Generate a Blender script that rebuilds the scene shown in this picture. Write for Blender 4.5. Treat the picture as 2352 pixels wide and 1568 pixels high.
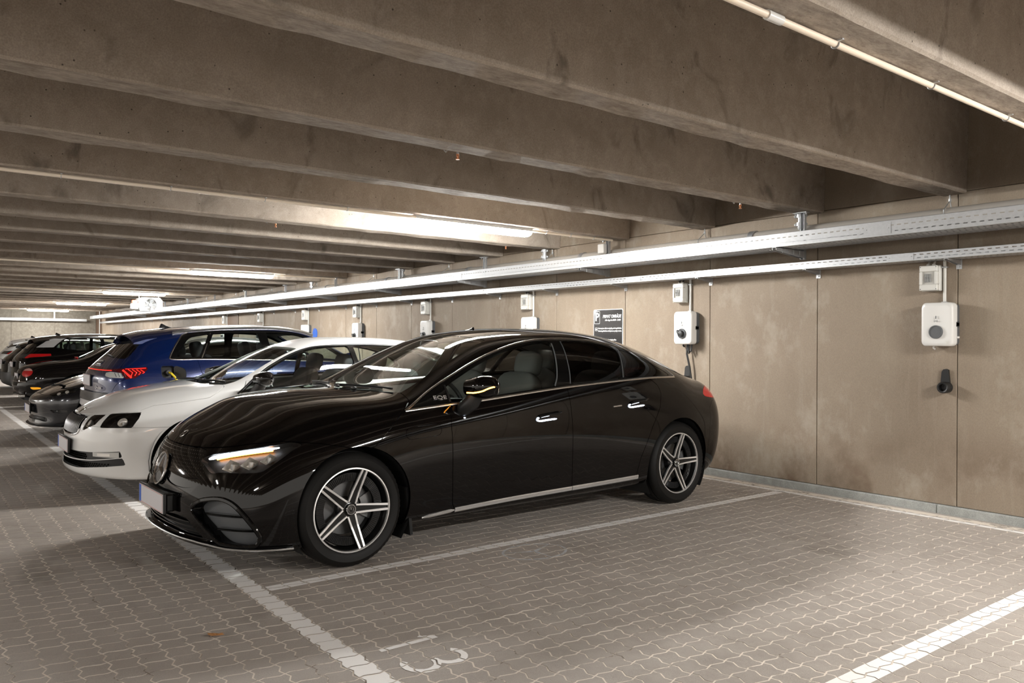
import bpy, math, random
import numpy as np
from mathutils import Vector
from mathutils.bvhtree import BVHTree

PI = math.pi
R = math.radians
rng = random.Random(7)
for o in list(bpy.data.objects):
    bpy.data.objects.remove(o)
SC = bpy.context.scene
COL = SC.collection

# ------------------------------------------------------------------ camera, world, exposure
CAM_H = 1.38
cam = bpy.data.cameras.new('camera')
cam.sensor_width = 36.0
cam.lens = 36.0 * 1815.3 / 2352.0
cam.shift_y = (785.0 - 784.0) / 2352.0
cam.clip_start = 0.05
co = bpy.data.objects.new('camera', cam)
COL.objects.link(co)
co.location = (0, 0, CAM_H)
co.rotation_mode = 'XYZ'
yaw, roll = R(52.37), R(0.31)
co.matrix_world = (__import__('mathutils').Matrix.Translation((0, 0, CAM_H))
                   @ __import__('mathutils').Matrix.Rotation(yaw, 4, 'Z')
                   @ __import__('mathutils').Matrix.Rotation(R(90), 4, 'X')
                   @ __import__('mathutils').Matrix.Rotation(roll, 4, 'Z'))
SC.camera = co

w = bpy.data.worlds.new('ambient_fill')
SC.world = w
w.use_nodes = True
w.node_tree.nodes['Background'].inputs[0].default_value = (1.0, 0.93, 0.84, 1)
w.node_tree.nodes['Background'].inputs[1].default_value = 0.92  # even fill light, added to brighten the garage through its open sides
SC.view_settings.view_transform = 'Standard'
SC.view_settings.look = 'None'
SC.view_settings.gamma = 1.0
SC.view_settings.use_curve_mapping = False
SC.view_settings.exposure = 0.5
SC.cycles.max_bounces = 12
SC.cycles.diffuse_bounces = 8
SC.cycles.glossy_bounces = 5
SC.cycles.transparent_max_bounces = 16
LAMP_POWER = 285.0

# ------------------------------------------------------------------ materials
def new_mat(name):
    m = bpy.data.materials.new(name)
    m.use_nodes = True
    nt = m.node_tree
    return m, nt, nt.nodes['Principled BSDF']

def plain(name, col, rough=0.5, metal=0.0, coat=0.0, spec=0.5, emit=None, estr=1.0):
    m, nt, p = new_mat(name)
    p.inputs['Base Color'].default_value = (*col, 1)
    p.inputs['Roughness'].default_value = rough
    p.inputs['Metallic'].default_value = metal
    p.inputs['Coat Weight'].default_value = coat
    p.inputs['Coat Roughness'].default_value = 0.03
    p.inputs['Specular IOR Level'].default_value = spec
    if emit:
        p.inputs['Emission Color'].default_value = (*emit, 1)
        p.inputs['Emission Strength'].default_value = estr
    return m

def N(nt, typ, **kw):
    n = nt.nodes.new(typ)
    for k, v in kw.items():
        if k.startswith('i_'):
            n.inputs[int(k[2:]) if k[2:].isdigit() else k[2:].replace('_', ' ')].default_value = v
        else:
            setattr(n, k, v)
    return n

def ramp(nt, fac, stops):
    r = nt.nodes.new('ShaderNodeValToRGB')
    e = r.color_ramp.elements
    while len(e) < len(stops):
        e.new(0.5)
    for i, (p, c) in enumerate(stops):
        e[i].position = p
        e[i].color = (*c, 1) if len(c) == 3 else c
    nt.links.new(fac, r.inputs[0])
    return r.outputs[0]

def noise(nt, vec, scale, detail=5, rough=0.6, dist=0.0):
    n = nt.nodes.new('ShaderNodeTexNoise')
    n.inputs['Scale'].default_value = scale
    n.inputs['Detail'].default_value = detail
    n.inputs['Roughness'].default_value = rough
    n.inputs['Distortion'].default_value = dist
    nt.links.new(vec, n.inputs['Vector'])
    return n.outputs['Fac']

def mapping(nt, vec, scale=(1, 1, 1), loc=(0, 0, 0)):
    n = nt.nodes.new('ShaderNodeMapping')
    n.inputs['Scale'].default_value = scale
    n.inputs['Location'].default_value = loc
    nt.links.new(vec, n.inputs['Vector'])
    return n.outputs[0]

def mix(nt, fac, a, b, mode='MIX'):
    n = nt.nodes.new('ShaderNodeMix')
    n.data_type = 'RGBA'
    n.blend_type = mode
    for s, v in ((0, fac), (6, a), (7, b)):
        if hasattr(v, 'links') or hasattr(v, 'is_output'):
            nt.links.new(v, n.inputs[s])
        elif s == 0:
            n.inputs[0].default_value = v
        else:
            n.inputs[s].default_value = (*v, 1)
    return n.outputs[2]

def bump(nt, p, h, strength=0.3, dist=0.01):
    b = nt.nodes.new('ShaderNodeBump')
    b.inputs['Strength'].default_value = strength
    b.inputs['Distance'].default_value = dist
    nt.links.new(h, b.inputs['Height'])
    nt.links.new(b.outputs[0], p.inputs['Normal'])

def geo_pos(nt):
    return nt.nodes.new('ShaderNodeNewGeometry').outputs['Position']

def concrete(name, base, dark, pale, streak=(1, 1, 1), pore=True, blot=0.55):
    m, nt, p = new_mat(name)
    pos = geo_pos(nt)
    v = mapping(nt, pos, streak)
    big = noise(nt, v, 1.3, 6, 0.65, 0.4)
    c = mix(nt, ramp(nt, big, [(0.32, (0, 0, 0)), (0.7, (1, 1, 1))]), dark, base)
    mid = noise(nt, pos, 9, 6, 0.7)
    c = mix(nt, ramp(nt, mid, [(0.45, (0, 0, 0)), (0.75, (0.7, 0.7, 0.7))]), c, pale)
    fine = noise(nt, pos, 140, 3, 0.6)
    c = mix(nt, 0.35, c, ramp(nt, fine, [(0.3, (0.25, 0.25, 0.25)), (0.7, (0.75, 0.75, 0.75))]), 'OVERLAY')
    # dark blotches with a shape of their own
    bl = noise(nt, mapping(nt, pos, (1, 1, 0.55), (3.1, 0.4, 7)), 2.7, 4, 0.6, 0.9)
    c = mix(nt, ramp(nt, bl, [(blot, (0, 0, 0)), (blot + 0.13, (0.75, 0.75, 0.75))]), c, tuple(0.45 * x for x in dark))
    if pore:
        vo = N(nt, 'ShaderNodeTexVoronoi', i_Scale=17.0)
        nt.links.new(pos, vo.inputs['Vector'])
        pf = ramp(nt, vo.outputs['Distance'], [(0.05, (1, 1, 1)), (0.10, (0, 0, 0))])
        gate = ramp(nt, noise(nt, pos, 6, 2), [(0.46, (0, 0, 0)), (0.52, (1, 1, 1))])
        c = mix(nt, mix(nt, 1.0, pf, gate, 'MULTIPLY'), c, tuple(0.3 * x for x in dark))
    nt.links.new(c, p.inputs['Base Color'])
    p.inputs['Roughness'].default_value = 0.85
    p.inputs['Specular IOR Level'].default_value = 0.25
    bump(nt, p, mix(nt, 0.4, mid, fine), 0.25, 0.006)
    return m

M = {}
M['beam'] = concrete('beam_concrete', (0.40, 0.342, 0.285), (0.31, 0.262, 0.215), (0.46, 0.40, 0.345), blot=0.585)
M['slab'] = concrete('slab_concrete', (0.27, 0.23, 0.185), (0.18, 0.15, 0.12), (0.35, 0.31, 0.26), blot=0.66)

def rough_soffit():
    m, nt, p = new_mat('beam_soffit_concrete')
    pos = geo_pos(nt)
    a = noise(nt, mapping(nt, pos, (7, 2.2, 7)), 2.6, 10, 0.85, 0.25)
    c = mix(nt, ramp(nt, a, [(0.38, (0, 0, 0)), (0.62, (1, 1, 1))]), (0.25, 0.205, 0.165), (0.52, 0.455, 0.385))
    b = noise(nt, mapping(nt, pos, (14, 5, 14)), 5, 6, 0.8, 0.5)
    c = mix(nt, ramp(nt, b, [(0.6, (0, 0, 0)), (0.7, (0.8, 0.8, 0.8))]), c, (0.12, 0.10, 0.075))
    nt.links.new(c, p.inputs['Base Color'])
    p.inputs['Roughness'].default_value = 0.9
    bump(nt, p, b, 0.6, 0.012)
    return m
M['soffit'] = rough_soffit()

def wall_mat():
    m, nt, p = new_mat('wall_panel_board')
    pos = geo_pos(nt)
    big = noise(nt, mapping(nt, pos, (0.9, 1, 0.45)), 1.6, 5, 0.6, 0.3)
    c = mix(nt, ramp(nt, big, [(0.3, (0, 0, 0)), (0.72, (1, 1, 1))]), (0.232, 0.182, 0.134), (0.308, 0.250, 0.190))
    st = noise(nt, mapping(nt, pos, (5, 5, 0.5)), 1.6, 7, 0.7, 0.5)
    c = mix(nt, ramp(nt, st, [(0.55, (0, 0, 0)), (0.8, (0.38, 0.38, 0.38))]), c, (0.39, 0.338, 0.275))
    fib = noise(nt, mapping(nt, pos, (60, 60, 34)), 3, 3, 0.7)
    c = mix(nt, 0.3, c, ramp(nt, fib, [(0.3, (0.3, 0.3, 0.3)), (0.7, (0.7, 0.7, 0.7))]), 'OVERLAY')
    sp = noise(nt, pos, 30, 4, 0.8)
    c = mix(nt, ramp(nt, sp, [(0.72, (0, 0, 0)), (0.78, (0.6, 0.6, 0.6))]), c, (0.68, 0.62, 0.53))
    # grime along the foot of the wall
    sx = nt.nodes.new('ShaderNodeSeparateXYZ')
    nt.links.new(pos, sx.inputs[0])
    gz = N(nt, 'ShaderNodeMapRange', i_1=0.05, i_2=0.75, i_3=1.0, i_4=0.0)
    nt.links.new(sx.outputs[2], gz.inputs[0])
    g2 = noise(nt, mapping(nt, pos, (1, 1, 0.8), (5, 2, 1)), 1.9, 4, 0.6)
    g = mix(nt, 1.0, gz.outputs[0], ramp(nt, g2, [(0.42, (0, 0, 0)), (0.58, (0.9, 0.9, 0.9))]), 'MULTIPLY')
    c = mix(nt, g, c, (0.135, 0.088, 0.055))
    pb = noise(nt, mapping(nt, pos, (1.6, 1.6, 1.1), (8, 3, 4)), 1.7, 6, 0.7)
    c = mix(nt, ramp(nt, pb, [(0.52, (0, 0, 0)), (0.68, (0.5, 0.5, 0.5))]), c, (0.42, 0.37, 0.305))
    nt.links.new(c, p.inputs['Base Color'])
    p.inputs['Roughness'].default_value = 0.7
    p.inputs['Specular IOR Level'].default_value = 0.3
    bump(nt, p, fib, 0.06, 0.003)
    return m
M['wall'] = wall_mat()

def paver_mat(name, painted=False):
    m, nt, p = new_mat(name)
    pos = geo_pos(nt)
    grit = noise(nt, pos, 420, 2, 0.7)
    if painted:
        wear = noise(nt, pos, 25, 6, 0.75)
        c = mix(nt, ramp(nt, wear, [(0.60, (0, 0, 0)), (0.76, (0.6, 0.6, 0.6))]), (0.92, 0.89, 0.86), (0.62, 0.56, 0.50))
        p.inputs['Roughness'].default_value = 0.6
    else:
        big = noise(nt, pos, 0.55, 5, 0.6, 0.5)
        c = mix(nt, ramp(nt, big, [(0.36, (0, 0, 0)), (0.62, (1, 1, 1))]), (0.30, 0.262, 0.23), (0.385, 0.342, 0.303))
        mid = noise(nt, pos, 4.0, 6, 0.7)
        c = mix(nt, ramp(nt, mid, [(0.35, (0, 0, 0)), (0.75, (0.75, 0.75, 0.75))]), c, (0.45, 0.405, 0.36))
        stn = noise(nt, mapping(nt, pos, (0.9, 1.5, 1), (2.0, 1.1, 0)), 0.8, 4, 0.6, 0.2)
        c = mix(nt, ramp(nt, stn, [(0.60, (0, 0, 0)), (0.70, (0.45, 0.45, 0.45))]), c, (0.13, 0.105, 0.085))
        c = mix(nt, 0.5, c, ramp(nt, grit, [(0.3, (0.28, 0.28, 0.28)), (0.7, (0.72, 0.72, 0.72))]), 'OVERLAY')
        spk = noise(nt, pos, 60, 2, 0.5)
        c = mix(nt, ramp(nt, spk, [(0.73, (0, 0, 0)), (0.76, (0.7, 0.7, 0.7))]), c, (0.10, 0.08, 0.065))
        p.inputs['Roughness'].default_value = 0.75
    nt.links.new(c, p.inputs['Base Color'])
    p.inputs['Specular IOR Level'].default_value = 0.35
    bump(nt, p, grit, 0.35, 0.002)
    return m
M['paver'] = paver_mat('paver_concrete')
M['paint_white'] = paver_mat('road_paint', True)
M['paint_worn'] = paver_mat('road_paint_worn', True)

def sand_mat():
    m, nt, p = new_mat('joint_sand')
    pos = geo_pos(nt)
    a = noise(nt, pos, 7, 6, 0.7)
    c = mix(nt, ramp(nt, a, [(0.36, (0, 0, 0)), (0.47, (1, 1, 1))]), (0.22, 0.185, 0.15), (0.74, 0.665, 0.575))
    nt.links.new(c, p.inputs['Base Color'])
    p.inputs['Roughness'].default_value = 0.95
    return m
M['sand'] = sand_mat()

def chalk():
    m, nt, p = new_mat('chalk_mark')
    pos = geo_pos(nt)
    a = noise(nt, pos, 55, 4, 0.8)
    c = mix(nt, ramp(nt, a, [(0.35, (0, 0, 0)), (0.7, (1, 1, 1))]), (0.42, 0.41, 0.40), (0.66, 0.69, 0.72))
    nt.links.new(c, p.inputs['Base Color'])
    p.inputs['Roughness'].default_value = 0.9
    return m
M['chalk'] = chalk()

def galv():
    m, nt, p = new_mat('galvanised_steel')
    pos = geo_pos(nt)
    a = noise(nt, pos, 35, 4, 0.7)
    c = mix(nt, a, (0.40, 0.41, 0.42), (0.56, 0.57, 0.58))
    nt.links.new(c, p.inputs['Base Color'])
    p.inputs['Metallic'].default_value = 0.75
    p.inputs['Roughness'].default_value = 0.42
    return m
M['galv'] = galv()
M['kerb'] = concrete('kerb_concrete', (0.36, 0.37, 0.35), (0.25, 0.255, 0.24), (0.46, 0.47, 0.45), pore=False, blot=0.75)
M['pipe'] = plain('grey_pipe', (0.40, 0.37, 0.33), 0.45)
M['grille_rib'] = plain('grille_rib', (0.24, 0.24, 0.245), 0.22, 0.8)
M['white_plastic'] = plain('white_plastic', (0.70, 0.69, 0.665), 0.25, coat=0.3)
M['grey_plastic'] = plain('light_grey_plastic', (0.62, 0.61, 0.57), 0.45)
M['dark_plastic'] = plain('dark_plastic', (0.035, 0.035, 0.037), 0.4)
M['mid_plastic'] = plain('slate_plastic', (0.10, 0.105, 0.11), 0.45)
M['cable'] = plain('black_cable', (0.02, 0.02, 0.02), 0.5)
M['cream_pvc'] = plain('cream_pvc', (0.80, 0.69, 0.56), 0.4)
M['copper'] = plain('copper', (0.55, 0.24, 0.12), 0.35, 0.8)
M['blue_sign'] = plain('blue_sign', (0.02, 0.12, 0.55), 0.4)
M['yellow'] = plain('yellow_cable', (0.85, 0.66, 0.02), 0.4)
M['opening'] = plain('dark_brown_board', (0.11, 0.07, 0.045), 0.7)
M['diffuser'] = plain('lamp_diffuser', (0.9, 0.9, 0.9), 0.4, emit=(1.0, 0.985, 0.955), estr=LAMP_POWER)
M['lamp_body'] = plain('lamp_housing', (0.7, 0.7, 0.68), 0.5)
M['fan_white'] = plain('fan_casing', (0.42, 0.42, 0.41), 0.5)
M['fan_grey'] = plain('fan_guard', (0.16, 0.16, 0.155), 0.5)
M['leaf'] = plain('dry_leaf', (0.42, 0.20, 0.07), 0.8)

M['black_paint'] = plain('black_paint', (0.0025, 0.002, 0.002), 0.03, spec=0.42)
M['white_paint'] = plain('white_paint', (0.80, 0.80, 0.785), 0.3, coat=1.0)
M['grey_paint'] = plain('dark_grey_paint', (0.013, 0.0145, 0.019), 0.22, metal=0.3, coat=1.0)
M['blue_paint'] = plain('blue_paint', (0.0018, 0.013, 0.085), 0.25, metal=0.3, coat=1.0)
M['silver_paint'] = plain('silver_paint', (0.60, 0.60, 0.60), 0.3, metal=0.4, coat=0.6)
M['gloss_black'] = plain('gloss_black', (0.004, 0.004, 0.004), 0.05)
M['satin_black'] = plain('satin_black', (0.014, 0.014, 0.014), 0.42)
M['underbody'] = plain('underbody', (0.008, 0.008, 0.008), 0.8)
M['chrome'] = plain('chrome', (0.86, 0.86, 0.87), 0.09, 1.0)
M['satin_chrome'] = plain('satin_chrome', (0.72, 0.70, 0.67), 0.22, 1.0)
M['machined'] = plain('machined_alloy', (0.86, 0.85, 0.84), 0.38, 0.75)
M['rim_black'] = plain('rim_black', (0.006, 0.006, 0.006), 0.22)
M['rubber'] = plain('tyre_rubber', (0.0065, 0.006, 0.0055), 0.6, spec=0.25)
M['disc'] = plain('brake_disc', (0.16, 0.16, 0.16), 0.45, 0.8)
M['caliper'] = plain('brake_caliper', (0.25, 0.25, 0.25), 0.4, 0.6)
M['seat'] = plain('seat_leather', (0.20, 0.197, 0.19), 0.55)
M['seat_dark'] = plain('dark_seat_cloth', (0.03, 0.03, 0.033), 0.8)
M['trim_dark'] = plain('cabin_trim', (0.03, 0.03, 0.031), 0.6)
M['headliner'] = plain('headliner', (0.20, 0.20, 0.195), 0.9)
M['plate'] = plain('number_plate', (0.66, 0.64, 0.66), 0.4)
M['plate_rim'] = plain('number_plate_rim', (0.55, 0.2, 0.16), 0.5)
M['plate_blue'] = plain('plate_blue_band', (0.03, 0.12, 0.55), 0.4)
M['lens_red'] = plain('red_lens', (0.42, 0.006, 0.008), 0.12, coat=1.0)
M['lens_dark_red'] = plain('dark_red_lens', (0.10, 0.004, 0.006), 0.12, coat=1.0)
M['lens_red_lit'] = plain('red_lens_lit', (0.35, 0.008, 0.008), 0.12, emit=(1.0, 0.03, 0.02), estr=0.1)
M['red_strip_lit'] = plain('red_strip_lit', (0.5, 0.01, 0.01), 0.2, emit=(1.0, 0.03, 0.02), estr=0.9)
M['lens_amber'] = plain('amber_lens', (0.85, 0.36, 0.01), 0.2, coat=1.0, emit=(1.0, 0.45, 0.02), estr=0.25)
M['amber_lit'] = plain('amber_lamp_lit', (0.9, 0.4, 0.02), 0.3, emit=(1.0, 0.36, 0.04), estr=14.0)
M['white_lit'] = plain('white_lamp_lit', (0.9, 0.9, 0.9), 0.3, emit=(0.84, 0.92, 1.0), estr=9.0)
M['handle_lit'] = plain('handle_lamp_lit', (0.9, 0.9, 0.9), 0.3, emit=(0.70, 0.82, 1.0), estr=5.0)
M['end_wall'] = concrete('end_wall_board', (0.155, 0.138, 0.112), (0.115, 0.10, 0.08), (0.21, 0.19, 0.16), pore=False, blot=0.75)
M['lip_chrome'] = plain('brushed_chrome', (0.84, 0.84, 0.84), 0.24, 0.85)
M['emblem_disc'] = plain('emblem_disc', (0.30, 0.30, 0.31), 0.12, 0.8)
M['rib_grey'] = plain('rib_grey', (0.05, 0.05, 0.052), 0.2, 0.3)
M['lens_pink'] = plain('pink_lens', (0.50, 0.27, 0.25), 0.15, coat=1.0)
M['reflector'] = plain('lamp_reflector', (0.86, 0.84, 0.80), 0.28, 0.8)
M['lens_white'] = plain('white_lens', (0.62, 0.62, 0.60), 0.12, coat=1.0)
M['sign_black'] = plain('sign_black', (0.012, 0.010, 0.010), 0.25, coat=0.6)
M['sign_white'] = plain('sign_white', (0.85, 0.85, 0.84), 0.4)
M['screen'] = plain('breaker_grey', (0.30, 0.30, 0.29), 0.4)

def glass(name, tint, refl=1.0):
    m = bpy.data.materials.new(name)
    m.use_nodes = True
    nt = m.node_tree
    for n in list(nt.nodes):
        nt.nodes.remove(n)
    out = nt.nodes.new('ShaderNodeOutputMaterial')
    tr = nt.nodes.new('ShaderNodeBsdfTransparent')
    tr.inputs[0].default_value = (*tint, 1)
    gl = nt.nodes.new('ShaderNodeBsdfGlossy')
    gl.inputs['Roughness'].default_value = 0.01
    gl.inputs[0].default_value = (refl, refl, refl, 1)
    lw = nt.nodes.new('ShaderNodeLayerWeight')
    lw.inputs['Blend'].default_value = 0.5
    pw = N(nt, 'ShaderNodeMath', operation='POWER', i_1=5.0)
    nt.links.new(lw.outputs['Facing'], pw.inputs[0])
    fr = N(nt, 'ShaderNodeMath', operation='MULTIPLY_ADD', i_1=0.93, i_2=0.055)
    nt.links.new(pw.outputs[0], fr.inputs[0])
    mx = nt.nodes.new('ShaderNodeMixShader')
    nt.links.new(fr.outputs[0], mx.inputs[0])
    nt.links.new(tr.outputs[0], mx.inputs[1])
    nt.links.new(gl.outputs[0], mx.inputs[2])
    nt.links.new(mx.outputs[0], out.inputs[0])
    return m
M['glass'] = glass('car_glass', (0.80, 0.86, 0.83))
M['glass_dark'] = glass('privacy_glass', (0.07, 0.065, 0.06))
M['glass_clear'] = glass('lamp_cover_glass', (0.92, 0.92, 0.92))

# ------------------------------------------------------------------ mesh building
def link(o, parent=None, label=None, cat=None, group=None, kind=None):
    COL.objects.link(o)
    if parent is not None:
        o.parent = parent
    if label:
        o['label'] = label
    if cat:
        o['category'] = cat
    if group:
        o['group'] = group
    if kind:
        o['kind'] = kind
    return o

def empty(name, loc, rotz=0.0, label=None, cat=None, group=None, kind=None):
    o = bpy.data.objects.new(name, None)
    o.location = loc
    o.rotation_euler = (0, 0, rotz)
    o.empty_display_size = 0.1
    return link(o, None, label, cat, group, kind)

def mesh_np(name, V, F, mat=None, smooth=False, normals=None):
    """V (n,3) float, F list of faces or an (m,k) int array."""
    me = bpy.data.meshes.new(name)
    V = np.asarray(V, dtype=np.float32)
    if isinstance(F, np.ndarray):
        k = F.shape[1]
        me.vertices.add(len(V))
        me.vertices.foreach_set('co', V.ravel())
        me.loops.add(F.size)
        me.loops.foreach_set('vertex_index', F.astype(np.int32).ravel())
        me.polygons.add(len(F))
        me.polygons.foreach_set('loop_start', np.arange(0, F.size, k, dtype=np.int32))
        me.update(calc_edges=True)
    else:
        me.from_pydata(V.tolist(), [], F)
    me.polygons.foreach_set('use_smooth', np.full(len(me.polygons), bool(smooth)))
    if mat is not None:
        me.materials.append(mat)
    me.update()
    if normals is not None:
        me.normals_split_custom_set_from_vertices(np.asarray(normals, dtype=np.float32))
    return me

class MB:
    """collects simple solids and links them as one mesh object"""
    def __init__(s):
        s.v = []
        s.f = []
    def add(s, v, f):
        b = len(s.v)
        s.v += [tuple(map(float, p)) for p in v]
        s.f += [tuple(i + b for i in q) for q in f]
        return s
    def box(s, x0, x1, y0, y1, z0, z1, bev=0.0):
        if bev <= 0:
            v = [(x, y, z) for x in (x0, x1) for y in (y0, y1) for z in (z0, z1)]
            return s.add(v, [(0, 1, 3, 2), (4, 6, 7, 5), (0, 4, 5, 1), (2, 3, 7, 6), (0, 2, 6, 4), (1, 5, 7, 3)])
        b = min(bev, 0.49 * min(x1 - x0, y1 - y0, z1 - z0))
        v, f, idx = [], [], {}
        for sx in (0, 1):
            for sy in (0, 1):
                for sz in (0, 1):
                    X, Y, Z = (x0, x1)[sx], (y0, y1)[sy], (z0, z1)[sz]
                    bx, by, bz = (b, -b)[sx], (b, -b)[sy], (b, -b)[sz]
                    for a, p in ((0, (X, Y + by, Z + bz)), (1, (X + bx, Y, Z + bz)), (2, (X + bx, Y + by, Z))):
                        idx[(sx, sy, sz, a)] = len(v)
                        v.append(p)
        I = idx
        for sx in (0, 1):
            f.append([I[(sx, a, c, 0)] for a, c in ((0, 0), (0, 1), (1, 1), (1, 0))][::(1 if sx == 0 else -1)])
        for sy in (0, 1):
            f.append([I[(a, sy, c, 1)] for a, c in ((0, 0), (1, 0), (1, 1), (0, 1))][::(1 if sy == 0 else -1)])
        for sz in (0, 1):
            f.append([I[(a, c, sz, 2)] for a, c in ((0, 0), (0, 1), (1, 1), (1, 0))][::(1 if sz == 0 else -1)])
        for sy in (0, 1):
            for sz in (0, 1):
                f.append([I[(0, sy, sz, 1)], I[(1, sy, sz, 1)], I[(1, sy, sz, 2)], I[(0, sy, sz, 2)]])
        for sx in (0, 1):
            for sz in (0, 1):
                f.append([I[(sx, 0, sz, 0)], I[(sx, 1, sz, 0)], I[(sx, 1, sz, 2)], I[(sx, 0, sz, 2)]])
        for sx in (0, 1):
            for sy in (0, 1):
                f.append([I[(sx, sy, 0, 0)], I[(sx, sy, 1, 0)], I[(sx, sy, 1, 1)], I[(sx, sy, 0, 1)]])
        for sx in (0, 1):
            for sy in (0, 1):
                for sz in (0, 1):
                    f.append([I[(sx, sy, sz, a)] for a in (0, 1, 2)])
        return s.add(v, f)
    def tube(s, pts, r, n=8, caps=True, close=False):
        pts = [Vector(p) for p in pts]
        m = len(pts)
        rr = r if hasattr(r, '__len__') else [r] * m
        v, f = [], []
        up = None
        for i, p in enumerate(pts):
            if close:
                t = pts[(i + 1) % m] - pts[i - 1]
            else:
                t = pts[min(i + 1, m - 1)] - pts[max(i - 1, 0)]
            t.normalize()
            if up is None:
                up = Vector((0, 0, 1)) if abs(t.z) < 0.9 else Vector((1, 0, 0))
            a = t.cross(up)
            if a.length < 1e-6:
                a = t.cross(Vector((0, 1, 0)))
            a.normalize()
            b = a.cross(t)
            up = b.copy()
            for k in range(n):
                q = 2 * PI * k / n
                v.append(p + (a * math.cos(q) + b * math.sin(q)) * rr[i])
        for i in range(m if close else m - 1):
            for k in range(n):
                j = (i + 1) % m
                f.append((i * n + k, i * n + (k + 1) % n, j * n + (k + 1) % n, j * n + k))
        if caps and not close:
            f.append(tuple(range(n))[::-1])
            f.append(tuple((m - 1) * n + k for k in range(n)))
        return s.add(v, f)
    def cyl(s, p0, p1, r, n=16):
        return s.tube([p0, p1], r, n)
    def prism(s, poly, axis, a0, a1):
        """polygon in the two other axes, extruded along axis 'x','y' or 'z'"""
        n = len(poly)
        def P(u, w_, a):
            return {'x': (a, u, w_), 'y': (u, a, w_), 'z': (u, w_, a)}[axis]
        v = [P(u, q, a0) for u, q in poly] + [P(u, q, a1) for u, q in poly]
        f = [tuple(range(n))[::-1], tuple(range(n, 2 * n))]
        f += [(i, (i + 1) % n, n + (i + 1) % n, n + i) for i in range(n)]
        return s.add(v, f)
    def lathe(s, prof, org, axis, n=32, close=False):
        """prof [(r, w)]; axis 'x','y','z' ; w runs along the axis"""
        v, f = [], []
        m = len(prof)
        for i in range(n):
            a = 2 * PI * i / n
            c, q = math.cos(a), math.sin(a)
            for r_, w_ in prof:
                d = {'x': (w_, r_ * c, r_ * q), 'y': (r_ * c, w_, r_ * q), 'z': (r_ * c, r_ * q, w_)}[axis]
                v.append((org[0] + d[0], org[1] + d[1], org[2] + d[2]))
        for i in range(n):
            j = (i + 1) % n
            for k in range(m - (0 if close else 1)):
                l = (k + 1) % m
                f.append((i * m + k, j * m + k, j * m + l, i * m + l))
        return s.add(v, f)
    def mesh(s, name, mat, smooth=False, fix=True):
        me = bpy.data.meshes.new(name)
        me.from_pydata(s.v, [], s.f)
        if fix:
            import bmesh
            b = bmesh.new()
            b.from_mesh(me)
            bmesh.ops.recalc_face_normals(b, faces=b.faces)
            b.to_mesh(me)
            b.free()
        if smooth:
            me.polygons.foreach_set('use_smooth', np.ones(len(me.polygons), dtype=bool))
            if smooth == 'auto':
                me.set_sharp_from_angle(angle=R(38))
        if mat is not None:
            me.materials.append(mat)
        return me
    def build(s, name, mat, parent=None, smooth=False, **kw):
        o = bpy.data.objects.new(name, s.mesh(name, mat, smooth))
        return link(o, parent, **kw)

def copy_tree(o, parent=None, loc=None):
    c = o.copy()
    COL.objects.link(c)
    if parent is not None:
        c.parent = parent
    for ch in list(o.children):
        copy_tree(ch, c)
    if loc is not None:
        c.location = loc
    return c

_text_cache = {}
def text_mesh(s, size, depth=0.001, shear=0.0, bold=0.0):
    """outline of a text as (verts, faces) in its own XY plane, centred"""
    cu = bpy.data.curves.new('lettering', 'FONT')
    cu.body = s
    cu.size = size
    cu.align_x = 'CENTER'
    cu.align_y = 'CENTER'
    cu.extrude = depth
    cu.shear = shear
    cu.offset = bold
    cu.resolution_u = 3
    ob = bpy.data.objects.new('lettering', cu)
    COL.objects.link(ob)
    dg = bpy.context.evaluated_depsgraph_get()
    me = bpy.data.meshes.new_from_object(ob.evaluated_get(dg))
    v = [tuple(p.co) for p in me.vertices]
    f = [tuple(p.vertices) for p in me.polygons]
    bpy.data.objects.remove(ob)
    bpy.data.curves.remove(cu)
    bpy.data.meshes.remove(me)
    return v, f

def build_letters(mb, mat, parent):
    """one object per loose piece"""
    par = list(range(len(mb.v)))
    def find(a):
        while par[a] != a:
            par[a] = par[par[a]]
            a = par[a]
        return a
    for q in mb.f:
        for i in q[1:]:
            par[find(i)] = find(q[0])
    groups = {}
    for q in mb.f:
        groups.setdefault(find(q[0]), []).append(q)
    for fs in groups.values():
        ids = sorted({i for q in fs for i in q})
        mp = {a: k for k, a in enumerate(ids)}
        m2 = MB()
        m2.v = [mb.v[i] for i in ids]
        m2.f = [tuple(mp[i] for i in q) for q in fs]
        m2.build('letter', mat, parent)

def place_text(mb, s, size, org, ex, ey, depth=0.001, shear=0.0, bold=0.0, align='c', width=None):
    v, f = text_mesh(s, size, depth, shear, bold)
    org, ex, ey = Vector(org), Vector(ex).normalized(), Vector(ey).normalized()
    ez = ex.cross(ey)
    xs = [p[0] for p in v]
    if width:
        k = width / (max(xs) - min(xs))
        v = [(p[0] * k, p[1], p[2]) for p in v]
        xs = [p[0] for p in v]
    off = -min(xs) if align == 'l' else 0
    mb.add([org + ex * (p[0] + off) + ey * p[1] + ez * p[2] for p in v], f)

# ------------------------------------------------------------------ the setting
WALL_Y, X_END, X_NEAR, Y_BACK = 6.73, -38.0, 9.5, -12.0
BEAM_Z, SLAB_Z, BEAM_P = 2.586, 3.27, 1.232
def beam_x(k):                       # near face of beam k (k grows away from the camera)
    return -2.7875 - BEAM_P * (k - 3)

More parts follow.
